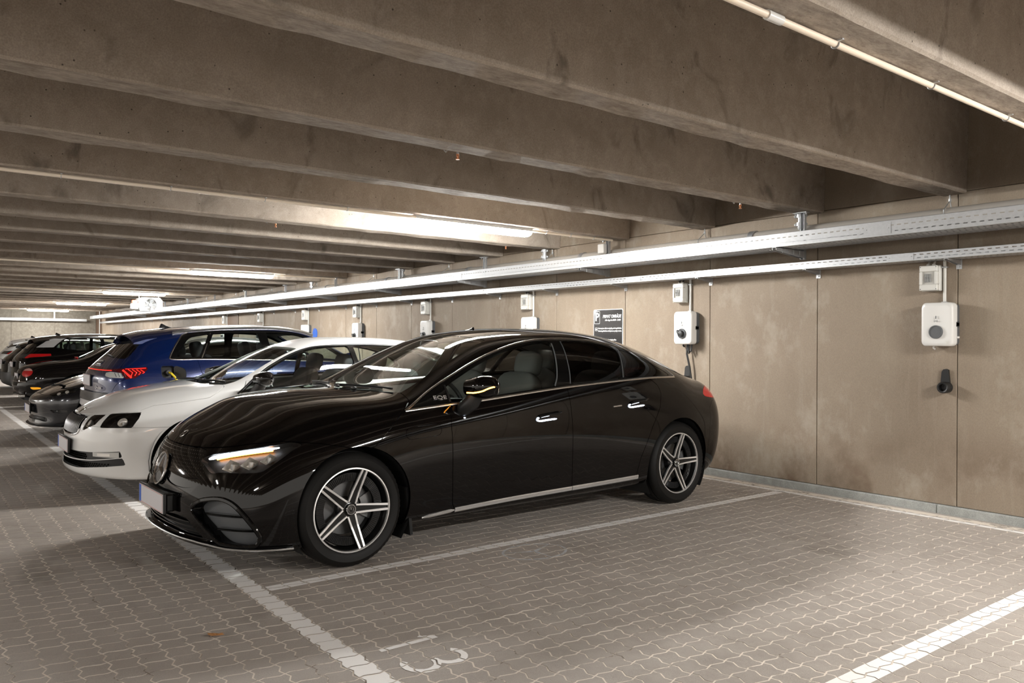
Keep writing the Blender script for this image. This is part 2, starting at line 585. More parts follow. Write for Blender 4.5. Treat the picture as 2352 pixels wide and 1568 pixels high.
# floor: joint sand, interlocking pavers, painted marks
PV, PX0, PY0 = 0.1127, -3.618, 1.714
FX0, FX1, FY0, FY1 = -24.0, 0.6, -0.75, 6.66
fl = MB()
fl.box(FX0, FX1, FY0, FY1, -0.10, -0.0012)
floor = fl.build('floor', M['sand'], kind='structure')
floor['label'] = 'floor of interlocking grey brown pavers with pale sand joints'
fo = MB()
for a in ((X_END, FX0, Y_BACK, WALL_Y), (FX1, X_NEAR, Y_BACK, WALL_Y), (FX0, FX1, Y_BACK, FY0), (FX0, FX1, FY1, WALL_Y + 0.05)):
    fo.box(a[0], a[1], a[2], a[3], -0.10, -0.001)
fo.build('floor_outskirts', M['paver'], floor, kind='stuff')

p = PV
cell = [(0, 0), (.034, .0105), (.0755, -.0105), (p, 0), (p - .0085, .024), (p + .0085, .0885), (p, p),
        (.0755, p - .0105), (.034, p + .0105), (0, p), (.0085, .0885), (-.0085, .024)]
def inset(poly, d):
    n = len(poly)
    out = []
    for i in range(n):
        a, b, c = (Vector(poly[i - 1]), Vector(poly[i]), Vector(poly[(i + 1) % n]))
        e1, e2 = (b - a).normalized(), (c - b).normalized()
        n1, n2 = Vector((-e1.y, e1.x)), Vector((-e2.y, e2.x))
        m = (n1 + n2)
        m = m / max(0.35, m.dot(n1))
        out.append((b.x + m.x * d, b.y + m.y * d))
    return out
c_low, c_top = inset(cell, 0.0027), inset(cell, 0.0040)
nc = len(cell)
unit_v = np.array([(x, y, 0.0) for x, y in c_top] + [(x, y, -0.0025) for x, y in c_low] + [(x, y, -0.03) for x, y in c_low])
unit_quads = [(i + nc, (i + 1) % nc + nc, (i + 1) % nc, i) for i in range(nc)]
unit_sides = [(i + 2 * nc, (i + 1) % nc + 2 * nc, (i + 1) % nc + nc, i + nc) for i in range(nc)]
from mathutils.geometry import tessellate_polygon
top_tris = [t for t in tessellate_polygon([[Vector((x, y, 0)) for x, y in c_top]])]
def up(t):
    a, b, c = (unit_v[i] for i in t)
    return t if (b[0] - a[0]) * (c[1] - a[1]) - (b[1] - a[1]) * (c[0] - a[0]) > 0 else (t[0], t[2], t[1])
top_tris = [up(t) for t in top_tris]
unit_tris = np.array(list(top_tris) + [q for a, b, c, d in unit_quads for q in ((a, b, c), (a, c, d))])

cells = []
i0, i1 = math.ceil((FX0 - PX0) / PV), math.floor((FX1 - PX0) / PV) - 1
j0, j1 = math.ceil((FY0 - PY0) / PV), math.floor((FY1 - PY0) / PV) - 1
for i in range(i0, i1 + 1):
    for j in range(j0, j1 + 1):
        cells.append((PX0 + i * PV, PY0 + j * PV))
cells = np.array(cells)
# the 300 that stand largest in the picture become parts of their own
fw = np.array((-math.sin(yaw), math.cos(yaw)))
rt = np.array((math.cos(yaw), math.sin(yaw)))
dep = (cells + PV / 2) @ fw
lat = (cells + PV / 2) @ rt
vis = (dep > 0.5) & (np.abs(lat / np.maximum(dep, 0.1)) < 0.655) & (CAM_H / np.maximum(dep, 0.1) < 0.437)
cyv = cells + PV / 2
vis &= ~((cyv[:, 0] < -4.5) & (cyv[:, 0] > -6.3) & (cyv[:, 1] > 1.9))
order = np.argsort(np.where(vis, dep, 1e9))
single = set(order[:300].tolist())
tilt = np.random.RandomState(5)
dz = tilt.uniform(-0.0012, 0.0012, len(cells))
rest = np.array([k for k in range(len(cells)) if k not in single])
nv = len(unit_v[:2 * nc])
V = (unit_v[None, :2 * nc, :] + np.concatenate([cells[rest], dz[rest][:, None]], 1)[:, None, :]).reshape(-1, 3)
F = (unit_tris[None] + (np.arange(len(rest)) * nv)[:, None, None]).reshape(-1, 3)
link(bpy.data.objects.new('paver_field', mesh_np('paver_field', V, F, M['paver'])), floor, kind='stuff')
paver_me = mesh_np('paver', unit_v, [tuple(t) for t in top_tris] + unit_quads + unit_sides, M['paver'])
for k in sorted(single):
    o = bpy.data.objects.new('paver', paver_me)
    o.location = (cells[k][0], cells[k][1], dz[k])
    link(o, floor)

def clip(poly, win):
    """Sutherland-Hodgman: poly against the convex counter-clockwise window"""
    out = list(poly)
    for i in range(len(win)):
        a, b = win[i], win[(i + 1) % len(win)]
        ex, ey = b[0] - a[0], b[1] - a[1]
        src, out = out, []
        if not src:
            return []
        side = [ex * (q[1] - a[1]) - ey * (q[0] - a[0]) for q in src]
        for k in range(len(src)):
            s0, s1 = side[k - 1], side[k]
            p0, p1 = src[k - 1], src[k]
            if (s0 >= 0) != (s1 >= 0):
                t = s0 / (s0 - s1)
                out.append((p0[0] + t * (p1[0] - p0[0]), p0[1] + t * (p1[1] - p0[1])))
            if s1 >= 0:
                out.append(p1)
    return out

def paint(name, wins, mat, label, z=0.0010, beyond=()):
    """a coat of paint on the faces of the pavers inside the windows; joints stay open"""
    v, f = [], []
    for wi, win in enumerate(wins):
        xs, ys = [q[0] for q in win], [q[1] for q in win]
        area = sum(win[i - 1][0] * win[i][1] - win[i][0] * win[i - 1][1] for i in range(len(win)))
        if area < 0:
            win = win[::-1]
        sel = np.where((cells[:, 0] > min(xs) - .14) & (cells[:, 0] < max(xs) + .02) & (cells[:, 1] > min(ys) - .14) & (cells[:, 1] < max(ys) + .02))[0]
        for k in sel:
            cx, cy = cells[k]
            q = clip([(cx + x, cy + y) for x, y in c_top], win)
            if len(q) >= 3:
                b = len(v)
                v += [(x, y, z + dz[k] + .00012 * (wi % 9)) for x, y in q]
                f += [tuple(b + i for i in t) for t in tessellate_polygon([[Vector((x, y, 0)) for x, y in q]])]
    for win in beyond:
        b = len(v)
        v += [(x, y, 0.0005) for x, y in win]
        f.append(tuple(range(b, b + len(win))))
    f2 = []
    for t in f:
        a, b, c = v[t[0]], v[t[1]], v[t[2]]
        if abs((b[0] - a[0]) * (c[1] - a[1]) - (b[1] - a[1]) * (c[0] - a[0])) < 1e-9:
            continue
        f2.append(t if (b[0] - a[0]) * (c[1] - a[1]) - (b[1] - a[1]) * (c[0] - a[0]) > 0 else t[::-1])
    o = bpy.data.objects.new(name, mesh_np(name, v, f2, mat))
    return link(o, floor, label=label, kind='structure')

def rect(x0, x1, y0, y1):
    return [(x0, y0), (x1, y0), (x1, y1), (x0, y1)]
paint('lane_line', [rect(FX0, FX1, 1.489, 1.601)], M['paint_white'], 'long white painted line along the fronts of the bays',
      beyond=[rect(X_END, FX0, 1.489, 1.601)])
bay = -4.30
for k in range(-1, 9):
    x = bay - 2.57 * k
    if k == -1:
        r_ = rect(-1.764, -1.650, 1.62, 6.49)
    else:
        r_ = rect(x - 0.045, x + 0.045, 1.612, 6.49)
    paint('bay_line', [r_], M['paint_white'], 'white painted line between two parking bays')
paint('wall_line', [rect(FX0, FX1, 6.472, 6.535)], M['paint_worn'], 'narrow white painted line along the foot of the wall')
# bay number 13: strokes as convex quads
def arc_quads(cx, cy, rx, ry, w_, a0, a1, n):
    out = []
    for k in range(n):
        q = [R(a0 + (a1 - a0) * (k + t) / n) for t in (0, 1)]
        out.append([(cx + rx * math.cos(q[0]), cy + ry * math.sin(q[0])), (cx + rx * math.cos(q[1]), cy + ry * math.sin(q[1])),
                    (cx + (rx - w_) * math.cos(q[1]), cy + (ry - w_ * 0.8) * math.sin(q[1])),
                    (cx + (rx - w_) * math.cos(q[0]), cy + (ry - w_ * 0.8) * math.sin(q[0]))])
    return out
one = [rect(-3.158, -3.128, 1.690, 1.985), [(-3.160, 1.985), (-3.128, 1.985), (-3.186, 1.905), (-3.198, 1.925)]]
# the 3 opens towards -X, its top towards +Y
three = arc_quads(-2.915, 1.906, .090, .083, .036, -98, 140, 12) + arc_quads(-2.915, 1.762, .098, .086, .038, -140, 98, 12)
paint('bay_number', one, M['paint_white'], 'white painted digit one of the bay number 13')
paint('bay_number', three, M['paint_white'], 'white painted digit three of the bay number 13')
ring = arc_quads(-4.03, 3.305, .185, .235, .020, 0, 360, 28)
star = []
for a in (90, 210, 330):
    q = R(a)
    d = (math.sin(q) * .175, math.cos(q) * .225)
    n_ = (d[1], -d[0])
    l_ = math.hypot(*n_)
    n_ = (n_[0] / l_ * .013, n_[1] / l_ * .013)
    star.append([(-4.03 - n_[0] * 1.2, 3.305 - n_[1] * 1.2), (-4.03 + n_[0] * 1.2, 3.305 + n_[1] * 1.2), (-4.03 + d[0] + n_[0] * .2, 3.305 + d[1] + n_[1] * .2), (-4.03 + d[0] - n_[0] * .2, 3.305 + d[1] - n_[1] * .2)])
paint('chalk_ring', ring + star, M['chalk'], 'faint bluish chalk ring with a three pointed star beside the bay line', z=0.0008)

# right wall: fibre boards above a concrete kerb
JX0, JW = -2.852, 1.2333
wr = MB()
wr.box(X_END, X_NEAR, WALL_Y + 0.022, WALL_Y + 0.25, 0, SLAB_Z + 0.3)
wall_right = wr.build('wall_right', M['opening'], kind='structure', label='beige boarded concrete wall behind the parked cars')
pm = MB().box(0.003, JW - 0.003, 0, 0.022, 0.072, 2.604, 0.003).mesh('wall_panel', M['wall'])
pu = MB().box(0.003, JW - 0.003, 0, 0.022, 2.608, SLAB_Z + 0.05, 0.003).mesh('wall_panel_upper', M['wall'])
for k in range(-10, 29):
    x = JX0 - JW * k
    if x < X_END:
        continue
    for me in (pm, pu):
        o = bpy.data.objects.new('wall_panel', me)
        o.location = (x, WALL_Y, 0)
        link(o, wall_right)
kb = MB()
kb.box(X_END, X_NEAR, WALL_Y + 0.004, WALL_Y + 0.021, 0, 0.071)
bb = kb.build('baseboard_right', M['kerb'], kind='structure', label='grey concrete kerb along the foot of the boarded wall')
ks = MB().box(0.002, 2.398, -0.024, 0.003, -0.02, 0.069, 0.008).mesh('kerb_stone', M['kerb'])
for k in range(-3, 16):
    o = bpy.data.objects.new('kerb_stone', ks)
    o.location = (-3.0 - 2.4 * k, WALL_Y, 0)
    if o.location.x > X_END:
        link(o, bb)
# recess in the right wall far back
rc = MB()
rc.box(-21.0, -20.05, WALL_Y - 0.012, WALL_Y - 0.001, 0.0, 2.05)
rc.build('wall_recess', M['opening'], wall_right, label='dark brown board closing a wall opening')

# other walls
def flat_wall(name, x0, x1, y0, y1, along, label):
    b = MB()
    b.box(x0, x1, y0, y1, 0, SLAB_Z + 0.3)
    o = b.build(name, M['opening'], kind='structure', label=label)
    n = 0
    a0, a1 = (y0, y1) if along == 'y' else (x0, x1)
    t = a0
    while t < a1 - 0.2:
        e = min(t + 1.55, a1)
        b = MB()
        if along == 'y':
            xx = x1 if x0 < -20 else x0 - 0.02
            b.box(xx, xx + 0.02, t + .004, e - .004, 0.0, SLAB_Z + .05)
        else:
            b.box(t + .004, e - .004, y1, y1 + 0.02, 0.0, SLAB_Z + .05)
        b.build('wall_panel', M['end_wall'], o)
        t = e
    return o
flat_wall('wall_back', X_END - 0.25, X_END - 0.0, Y_BACK, WALL_Y, 'y', 'boarded end wall at the far end of the garage')  # near end and lane side stay open so the world fill gets in
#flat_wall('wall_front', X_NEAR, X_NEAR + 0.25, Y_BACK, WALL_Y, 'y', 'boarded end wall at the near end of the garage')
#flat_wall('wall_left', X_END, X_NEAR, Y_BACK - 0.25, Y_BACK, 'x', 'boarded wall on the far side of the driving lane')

# ceiling: slab with a row of precast beams
cb = MB()
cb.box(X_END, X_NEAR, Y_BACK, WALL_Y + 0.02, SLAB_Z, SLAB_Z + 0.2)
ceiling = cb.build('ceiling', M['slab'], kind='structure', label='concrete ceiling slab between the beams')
BW = 0.185
def beam_mesh(k):
    """beam along Y, near face at x=0, with a ragged cast edge and a chamfer"""
    rr = random.Random(k)
    n = 120
    L0, L1 = Y_BACK, WALL_Y - 0.004
    ch = 0.012
    v, f = [], []
    prof = [(0.016, SLAB_Z + 0.02), (0.0, BEAM_Z + ch), (-ch, BEAM_Z), (-BW + ch, BEAM_Z), (-BW, BEAM_Z + ch), (-BW - 0.016, SLAB_Z + 0.02)]
    for i in range(n + 1):
        y = L0 + (L1 - L0) * i / n
        for q, (x, z) in enumerate(prof):
            e = 0.0
            if q == 3:
                e = -abs(rr.gauss(0, 0.004)) - (0.006 if rr.random() < 0.2 else 0)
            if q in (1, 2):
                e = rr.gauss(0, 0.0012)
            v.append((x, y, z + e))
    m = len(prof)
    fs = []
    for i in range(n):
        for q in range(m - 1):
            f.append((i * m + q, i * m + q + 1, (i + 1) * m + q + 1, (i + 1) * m + q))
            fs.append(1 if q in (2,) else 0)
    f.append(tuple(range(m))[::-1])
    f.append(tuple(n * m + q for q in range(m)))
    fs += [0, 0]
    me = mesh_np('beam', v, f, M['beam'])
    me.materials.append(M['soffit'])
    me.polygons.foreach_set('material_index', np.array(fs, dtype=np.int32))
    return me
bmeshes = [beam_mesh(k) for k in range(4)]
for k in range(-6, 32):
    o = bpy.data.objects.new('beam', bmeshes[k % 4])
    o.location = (beam_x(k), 0, 0)
    link(o, ceiling)

ORD = ['first', 'second', 'third', 'fourth', 'fifth', 'sixth', 'seventh', 'eighth', 'ninth', 'tenth', 'eleventh', 'twelfth', 'thirteenth', 'fourteenth', 'fifteenth', 'sixteenth', 'seventeenth', 'eighteenth', 'nineteenth', 'twentieth', 'twenty-first', 'twenty-second']

# ------------------------------------------------------------------ lamps, conduits, sprinklers
def lamp_parts():
    root = empty('batten_lamp', (0, 0, 0))
    L = 0.715
    b = MB()
    b.prism([(-.052, 0), (.052, 0), (.064, -.034), (-.064, -.034)], 'y', -L, L)
    b.build('lamp_housing', M['lamp_body'], root)
    prof = [(-.060, -.030), (-.060, -.052), (-.047, -.078), (-.022, -.090), (.022, -.090), (.047, -.078), (.060, -.052), (.060, -.030)]
    v, f = [], []
    ys = [(-L + .006, .72), (-L + .03, .93), (-L + .07, 1), (L - .07, 1), (L - .03, .93), (L - .006, .72)]
    for y, s in ys:
        v += [(x * (0.5 + 0.5 * s), y, -.030 + (z + .030) * s) for x, z in prof]
    m = len(prof)
    for i in range(len(ys) - 1):
        for q in range(m - 1):
            f.append((i * m + q, i * m + q + 1, (i + 1) * m + q + 1, (i + 1) * m + q))
    f.append(tuple(range(m)))
    f.append(tuple((len(ys) - 1) * m + q for q in range(m))[::-1])
    d = MB().add(v, f)
    d.build('lamp_diffuser', M['diffuser'], root, smooth='auto')
    for s in (-1, 1):
        c = MB()
        c.box(-.045, .045, s * L - .012, s * L + .012, -.032, -.004, .004)
        c.build('end_cap', M['lamp_body'], root)
    return root
LAMPS = [(k, 4.58) for k in (0, 6, 12, 18, 24, 30)] + [(k, -6.2) for k in (0, 6, 12, 18, 24)] + [(-6, 4.58)]
lamp_labels = {6: 'bright tube lamp on the beam above the black saloon, nearest of the row',
               12: 'bright tube lamp above the blue estate car, second of the row',
               18: 'bright tube lamp right above the white ceiling fan, third of the row',
               24: 'bright tube lamp on the beam left of the fan, fourth of the row',
               30: 'bright tube lamp in front of the end wall, farthest of the row'}
proto = lamp_parts()
for i, (k, y) in enumerate(LAMPS):
    o = proto if i == 0 else copy_tree(proto)
    o.location = (beam_x(k) - BW / 2, y, BEAM_Z)
    o['category'] = 'lamp'
    o['group'] = 'tube lamps under the beams'
    o['label'] = lamp_labels.get(k, '') if y > 0 and k > 0 else (
        'tube lamp on the beam beside the camera, outside the picture' if y > 0 and k == 0 else
        'tube lamp out of view behind the camera, %s of them' % ORD[i - 5])

def conduit(k, y0, y1, xoff, label, clips=(), coupling=None):
    root = empty('conduit', (beam_x(k) - xoff, y0, BEAM_Z - 0.024), 0, label, 'conduit', 'cream conduits under the beams')
    MB().cyl((0, 0, 0), (0, y1 - y0, 0), 0.0135, 10).build('pipe', M['cream_pvc'], root, smooth='auto')
    for y in clips:
        b = MB()
        b.tube([(.0165 * math.cos(a), y - y0, .0165 * math.sin(a)) for a in np.linspace(R(-190), R(10), 9)], 0.003, 5)
        b.box(.012, .034, y - y0 - .006, y - y0 + .006, .008, .0135)
        b.build('pipe_clip', M['galv'], root)
    if coupling:
        MB().cyl((0, coupling - y0 - .045, 0), (0, coupling - y0 + .045, 0), 0.018, 12).build('pipe_coupling', M['white_plastic'], root, smooth='auto')
for k in (2, 6, 12, 18, 24):
    nm = {2: 'cream conduit with white coupling under the beam at the top right corner', 6: 'cream conduit under the beam running into the nearest lamp',
          12: 'cream conduit under the beam running into the second lamp', 18: 'cream conduit under the beam running into the third lamp',
          24: 'cream conduit under the beam running into the fourth lamp'}[k]
    if k == 2:
        conduit(k, -3, 6.55, 0.14, nm, (1.4, 2.06, 2.91, 3.72, 4.55, 5.4), 2.5)
    else:
        conduit(k, -3, 3.86, 0.035, nm, np.arange(-0.6, 3.8, 0.75))
        conduit(k, 5.31, 6.5, 0.06, nm.replace('running into', 'leaving') + ' towards the wall', (5.5, 5.85, 6.2))

def sprinkler(k, y, label):
    root = empty('sprinkler', (beam_x(k) - BW - 0.02, y, BEAM_Z), 0, label, 'sprinkler', 'small brass sprinkler heads under the beams')
    b = MB()
    b.cyl((0, 0, .06), (0, 0, -.004), .008, 8)
    b.build('stem', M['galv'], root)
    b = MB()
    b.lathe([(.004, -.004), (.011, -.006), (.011, -.014), (.006, -.018), (.004, -.034), (.014, -.037), (.014, -.040), (.0, -.041)], (0, 0, 0), 'z', 10)
    b.tube([(.010, 0, -.012), (.014, 0, -.024), (.006, 0, -.036)], .002, 5)
    b.tube([(-.010, 0, -.012), (-.014, 0, -.024), (-.006, 0, -.036)], .002, 5)
    b.build('head', M['copper'], root)
    b = MB()
    b.tube([(0, -.03, .03), (0, -.075, .012), (0, -.09, -.006), (0, -.105, .004)], .004, 6)
    b.build('clip', M['galv'], root)
sprinkler(4, 2.81, 'small brass sprinkler head under the beam, above the middle of the black roof')
sprinkler(4, 5.75, 'small brass sprinkler head under the beam, near the wall above the wall bracket')
sprinkler(7, 3.03, 'small brass sprinkler head under the beam, left of the nearest tube lamp')
sprinkler(7, 6.0, 'small brass sprinkler head under the beam, right below the nearest tube lamp')

# ------------------------------------------------------------------ cable trays, pipe, hangers
def perforated(mb, x0, x1, pitch, z0, z1, rows, y, th, vert=True, zc=None):
    """sheet with staggered slots: cells of pitch with one slot per row, built as real openings"""
    nx = int(round((x1 - x0) / pitch))
    for r_, (za, zb, sl, off) in enumerate(rows):
        pass
    edges = sorted({z0, z1} | {q for za, zb, _, _ in rows for q in (za, zb)})
    def Q(xa, xb, za, zb):
        if vert:
            mb.add([(xa, y, za), (xb, y, za), (xb, y, zb), (xa, y, zb)], [(0, 1, 2, 3)])
        else:
            mb.add([(xa, za, y), (xb, za, y), (xb, zb, y), (xa, zb, y)], [(0, 1, 2, 3)])
    slots = {(za, zb): (sl, off) for za, zb, sl, off in rows}
    for za, zb in zip(edges[:-1], edges[1:]):
        if (za, zb) in slots:
            sl, off = slots[(za, zb)]
            first = x0
            for i in range(nx):
                s0 = x0 + i * pitch + off
                Q(first, s0, za, zb)
                first = s0 + sl
            Q(first, x1, za, zb)
        else:
            Q(x0, x1, za, zb)

TX0, TX1 = -36.5, 3.0
def tray(name, y_front, y_back, z0, h, label, pitch):
    root = empty(name, ((TX0 + TX1) / 2, (y_front + y_back) / 2, z0), 0, label, 'cable tray')
    ox, oy = -(TX0 + TX1) / 2, -(y_front + y_back) / 2
    A, B, F_, K_ = TX0 + ox, TX1 + ox, y_front + oy, y_back + oy
    b = MB()
    perforated(b, A, B, pitch, 0.0, h, [(h * .24, h * .24 + .008, pitch * .55, pitch * .1), (h * .62, h * .62 + .008, pitch * .55, pitch * .55 * .8)], F_, 0)
    b.box(A, B, F_, F_ + .014, h - .002, h)
    o = b.build('front_flange', M['galv'], root)
    b = MB()
    perforated(b, A, B, pitch, 0.0, h, [(h * .4, h * .4 + .008, pitch * .55, pitch * .2)], K_, 0)
    b.build('rear_flange', M['galv'], root)
    b = MB()
    wd = K_ - F_
    perforated(b, A, B, pitch * .8, F_, K_, [(F_ + wd * .12, F_ + wd * .26, .008, .01), (F_ + wd * .42, F_ + wd * .58, .008, .026), (F_ + wd * .74, F_ + wd * .88, .008, .01)], 0.0, 0, vert=False)
    b.build('tray_bottom', M['galv'], root)
    for x in np.arange(-3.2, -30, -3.0):
        b = MB()
        b.box(x + ox - .11, x + ox + .11, F_ - .0035, F_ - .0015, h * .12, h * .88)
        for q in (-.09, .09):
            b.cyl((x + ox + q, F_ - .007, h * .5), (x + ox + q, F_, h * .5), .005, 6)
        b.build('joint_plate', M['galv'], root)
    return root
tray_up = tray('cable_tray', 6.12, 6.46, 2.232, 0.118, 'upper galvanised cable tray with tall slotted side along the wall', 0.056)
tray_lo = tray('cable_tray', 6.49, 6.69, 2.058, 0.066, 'lower narrow galvanised cable tray close to the wall above the chargers', 0.056)
b = MB()
for q, z in ((6.22, .010), (6.26, .012), (6.30, .010), (6.36, .014)):
    b.tube([(x, q + .01 * math.sin(x * 3 + q * 9), 2.236 + z + .004 * math.sin(x * 5)) for x in np.arange(TX0 + .3, TX1, .5)], .008, 6)
b.build('tray_cables', M['cable'], None, label='black cables lying in the upper cable tray', cat='cables', kind='stuff')
b = MB()
for q, z in ((6.54, .010), (6.58, .012), (6.63, .010)):
    b.tube([(x, q + .008 * math.sin(x * 3 + q * 9), 2.062 + z + .004 * math.sin(x * 5)) for x in np.arange(TX0 + .3, TX1, .5)], .008, 6)
b.build('tray_cables', M['cable'], None, label='black cables lying in the lower cable tray', cat='cables', kind='stuff')

# tray along the far end wall
root = empty('cable_tray', (X_END + .3, 0, 2.15), 0, 'galvanised cable tray across the far end wall', 'cable tray')
b = MB()
b.box(0, .003, -8, 6.2, 0, .10)
b.box(-.18, .003, -8, 6.2, 0, .003)
b.build('tray_channel', M['galv'], root)
for y in (-4, -1, 2, 5):
    MB().box(-.06, -.02, y - .02, y + .02, 0.003, BEAM_Z - 2.15 + .4).build('hanger', M['galv'], root)

# big pipe with its hangers
root = empty('pipe', (-16.7, 6.650, 2.403), 0, 'thick grey pipe running above the upper cable tray', 'pipe')
MB().cyl((TX0 + 17.2, 0, 0), (TX1 + 16.7, 0, 0), 0.074, 20).build('pipe_run', M['pipe'], root, smooth='auto')
for k in range(1, 26, 2):
    x = beam_x(k) - 0.11 + 16.7
    b = MB()
    b.cyl((x, .04, BEAM_Z - 2.403 + .0), (x, .04, .13), .006, 6)
    b.cyl((x, .04, .15), (x, .04, .125), .011, 8)
    b.tube([(x, .04, .135), (x, .075, .05), (x, .077, -.03), (x, 0, -.078), (x, -.077, -.03), (x, -.07, .05), (x, .04, .135)], .004, 6)
    b.build('pipe_hanger', M['galv'], root)
for k in range(2, 24, 2):
    x = beam_x(k) - .70 + 16.7
    MB().lathe([(.075, -.03), (.084, -.03), (.084, .03), (.075, .03)], (x, 0, 0), 'x', 20, close=True).build('pipe_collar', M['galv'], root, smooth='auto')
# risers with grooved couplings
for k in (4, 7, 10, 13):
    x = beam_x(k) - .16 + 16.7
    b = MB()
    b.cyl((x, -.05, BEAM_Z - 2.403), (x, -.05, .06), .026, 14)
    b.tube([(x, -.05, .07), (x, -.04, .03), (x, 0, .0)], .03, 10)
    rp_ = b.build('riser_pipe', M['galv'], root, smooth='auto')
    for z in (.158, .082):
        b = MB()
        b.lathe([(.026, .016), (.040, .016), (.040, -.016), (.026, -.016)], (x, -.05, z), 'z', 16, close=True)
        b.box(x - .062, x + .062, -.062, -.038, z - .012, z + .012, .004)
        b.cyl((x - .052, -.072, z), (x - .052, -.028, z), .006, 6).cyl((x + .052, -.072, z), (x + .052, -.028, z), .006, 6)
        b.build('coupling', M['galv'], rp_)
# posts with cantilever arms for the upper tray
post_x = [-4.117, -6.65, -9.12, -11.55, -14.0, -16.5, -19.0, -21.4, -23.9, -26.4, -28.9]
def bracket():
    root = empty('tray_bracket', (0, 0, 0))
    b = MB()
    top, bot = BEAM_Z, 2.150
    b.box(-.021, .021, .012, .016, bot, top - .012)
    b.box(-.021, -.017, -.022, .012, bot, top - .012)
    b.box(.017, .021, -.022, .012, bot, top - .012)
    for z in np.arange(bot + .04, top - .05, .05):
        b.box(-.0212, .0212, .010, .0163, z, z + .006)
    b.build('post', M['galv'], root)
    b = MB()
    b.box(-.085, .055, -.045, .016, top - .012, top - .003, .002)
    for q in (-.068, .04):
        b.cyl((q, -.02, top - .003), (q, -.02, top - .028), .008, 6)
    b.build('head_plate', M['galv'], root)
    b = MB()
    n = 12
    for s in (-.02, .017):
        b.prism([(-.455, 2.228), (.0, 2.228), (.0, 2.162), (-.04, 2.160), (-.44, 2.198), (-.455, 2.204)], 'x', s, s + .003)
    b.prism([(-.455, 2.228), (0, 2.228), (0, 2.225), (-.455, 2.225)], 'x', -.02, .02)
    for q in (-.36, -.27, -.18, -.09):
        b.prism([(q - .012, 2.2), (q + .012, 2.2), (q + .012, 2.215), (q - .012, 2.215)], 'x', -.022, -.0195)
        b.prism([(q - .003, 2.185 - q * 0), (q + .003, 2.185), (q + .003, 2.226), (q - .003, 2.226)], 'x', .019, .0225)
    b.build('arm', M['galv'], root)
    return root
br = bracket()
for i, x in enumerate(post_x):
    o = br if i == 0 else copy_tree(br)
    o.location = (x, 6.545, 0)
    o['category'] = 'bracket'
    o['group'] = 'brackets of the upper cable tray'
    o['label'] = ['hung steel bracket under the upper cable tray, nearest to the white charger on the right', 'hung steel bracket with a white box above the black sign',
                  'hung steel bracket right of the nearest tube lamp end, third from the right'][i] if i < 3 else 'hung steel bracket under the upper cable tray, %s from the right' % ORD[i]
b = MB()
b.box(-.05, .05, -.03, .03, -.055, .055, .006)
o = b.build('junction_box', M['white_plastic'], label='white junction box on the hung bracket above the sign', cat='junction box')
o.location = (-6.69, 6.485, 2.475)
# brackets of the lower tray at the wall joints
lb = empty('wall_bracket', (0, 0, 0))
b = MB()
for s in (-.016, .013):
    b.prism([(0, 2.056), (-.238, 2.056), (-.238, 2.045), (-.02, 2.018), (0, 2.018)], 'x', s, s + .003)
b.box(-.016, .016, -.238, 0, 2.053, 2.056)
b.build('arm', M['galv'], lb)
b = MB()
b.box(-.022, .022, -.006, 0, 1.985, 2.10)
b.cyl((0, -.014, 2.005), (0, -.004, 2.005), .009, 6)
b.build('foot_plate', M['galv'], lb)
for k in range(1, 22):
    o = lb if k == 1 else copy_tree(lb)
    o.location = (JX0 - JW * k + .012, WALL_Y, 0)
    o['category'] = 'bracket'
    o['group'] = 'wall brackets of the lower cable tray'
    o['label'] = {1: 'small steel wall bracket under the lower tray, first left of the right charger', 2: 'small steel wall bracket under the lower tray, right of the middle charger',
                  3: 'small steel wall bracket under the lower tray above the sign edge', 4: 'small steel wall bracket under the lower tray left of the sign'}.get(k, 'small steel wall bracket under the lower cable tray, %s from the right' % ORD[k])
o = copy_tree(lb)
o.location = (-2.852 + .012, WALL_Y, 0)
o['label'] = 'small steel wall bracket under the lower tray right of the right breaker box'
o['category'] = 'bracket'
o['group'] = 'wall brackets of the lower cable tray'

# ------------------------------------------------------------------ chargers, breaker boxes, sign, fan
def breaker_box(x, label):
    root = empty('breaker_box', (x, WALL_Y, 1.92), 0, label, 'breaker box', 'breaker boxes above the wall chargers')
    b = MB()
    b.box(-.075, .075, -.055, 0, -.105, .105, .006)
    b.box(-.072, .072, -.098, -.055, -.102, -.052, .005).box(-.072, .072, -.098, -.055, .052, .102, .005)
    b.box(-.072, -.048, -.098, -.055, -.052, .052, .003).box(.048, .072, -.098, -.055, -.052, .052, .003)
    b.build('case', M['grey_plastic'], root)
    b = MB()
    b.box(-.048, .048, -.084, -.056, -.052, .052)
    b.build('breaker_bay', M['grey_plastic'], root)
    for q in (-.026, -.008, .010):
        b = MB()
        b.box(q - .008, q + .008, -.090, -.083, -.034, .034, .002).box(q - .005, q + .005, -.096, -.089, -.004, .010, .001)
        b.build('breaker', M['screen'], root)
    b = MB()
    b.add([(-.049, -.0985, -.051), (.049, -.0985, -.051), (.049, -.0985, .051), (-.049, -.0985, .051)], [(0, 1, 2, 3)])
    b.build('window_flap', M['glass_clear'], root)
    b = MB()
    for sx in (-.062, .062):
        for sz in (-.09, .09):
            b.cyl((sx, -.100, sz), (sx, -.096, sz), .004, 8)
    b.build('screw', M['mid_plastic'], root)
    for q in (-.022, .022):
        b = MB()
        b.cyl((q, -.045, .103), (q, -.045, .116), .015, 8)
        b.build('cable_gland', M['grey_plastic'], root)
    for q in (-.022, .022):
        b = MB()
        b.tube([(q, -.045, .112), (q, -.034, .127), (q, -.020, .142), (q, -.020, .19)], .008, 8)
        b.build('feed_cable', M['cable' if x < -4 else 'pipe'], root, smooth='auto')
    return root

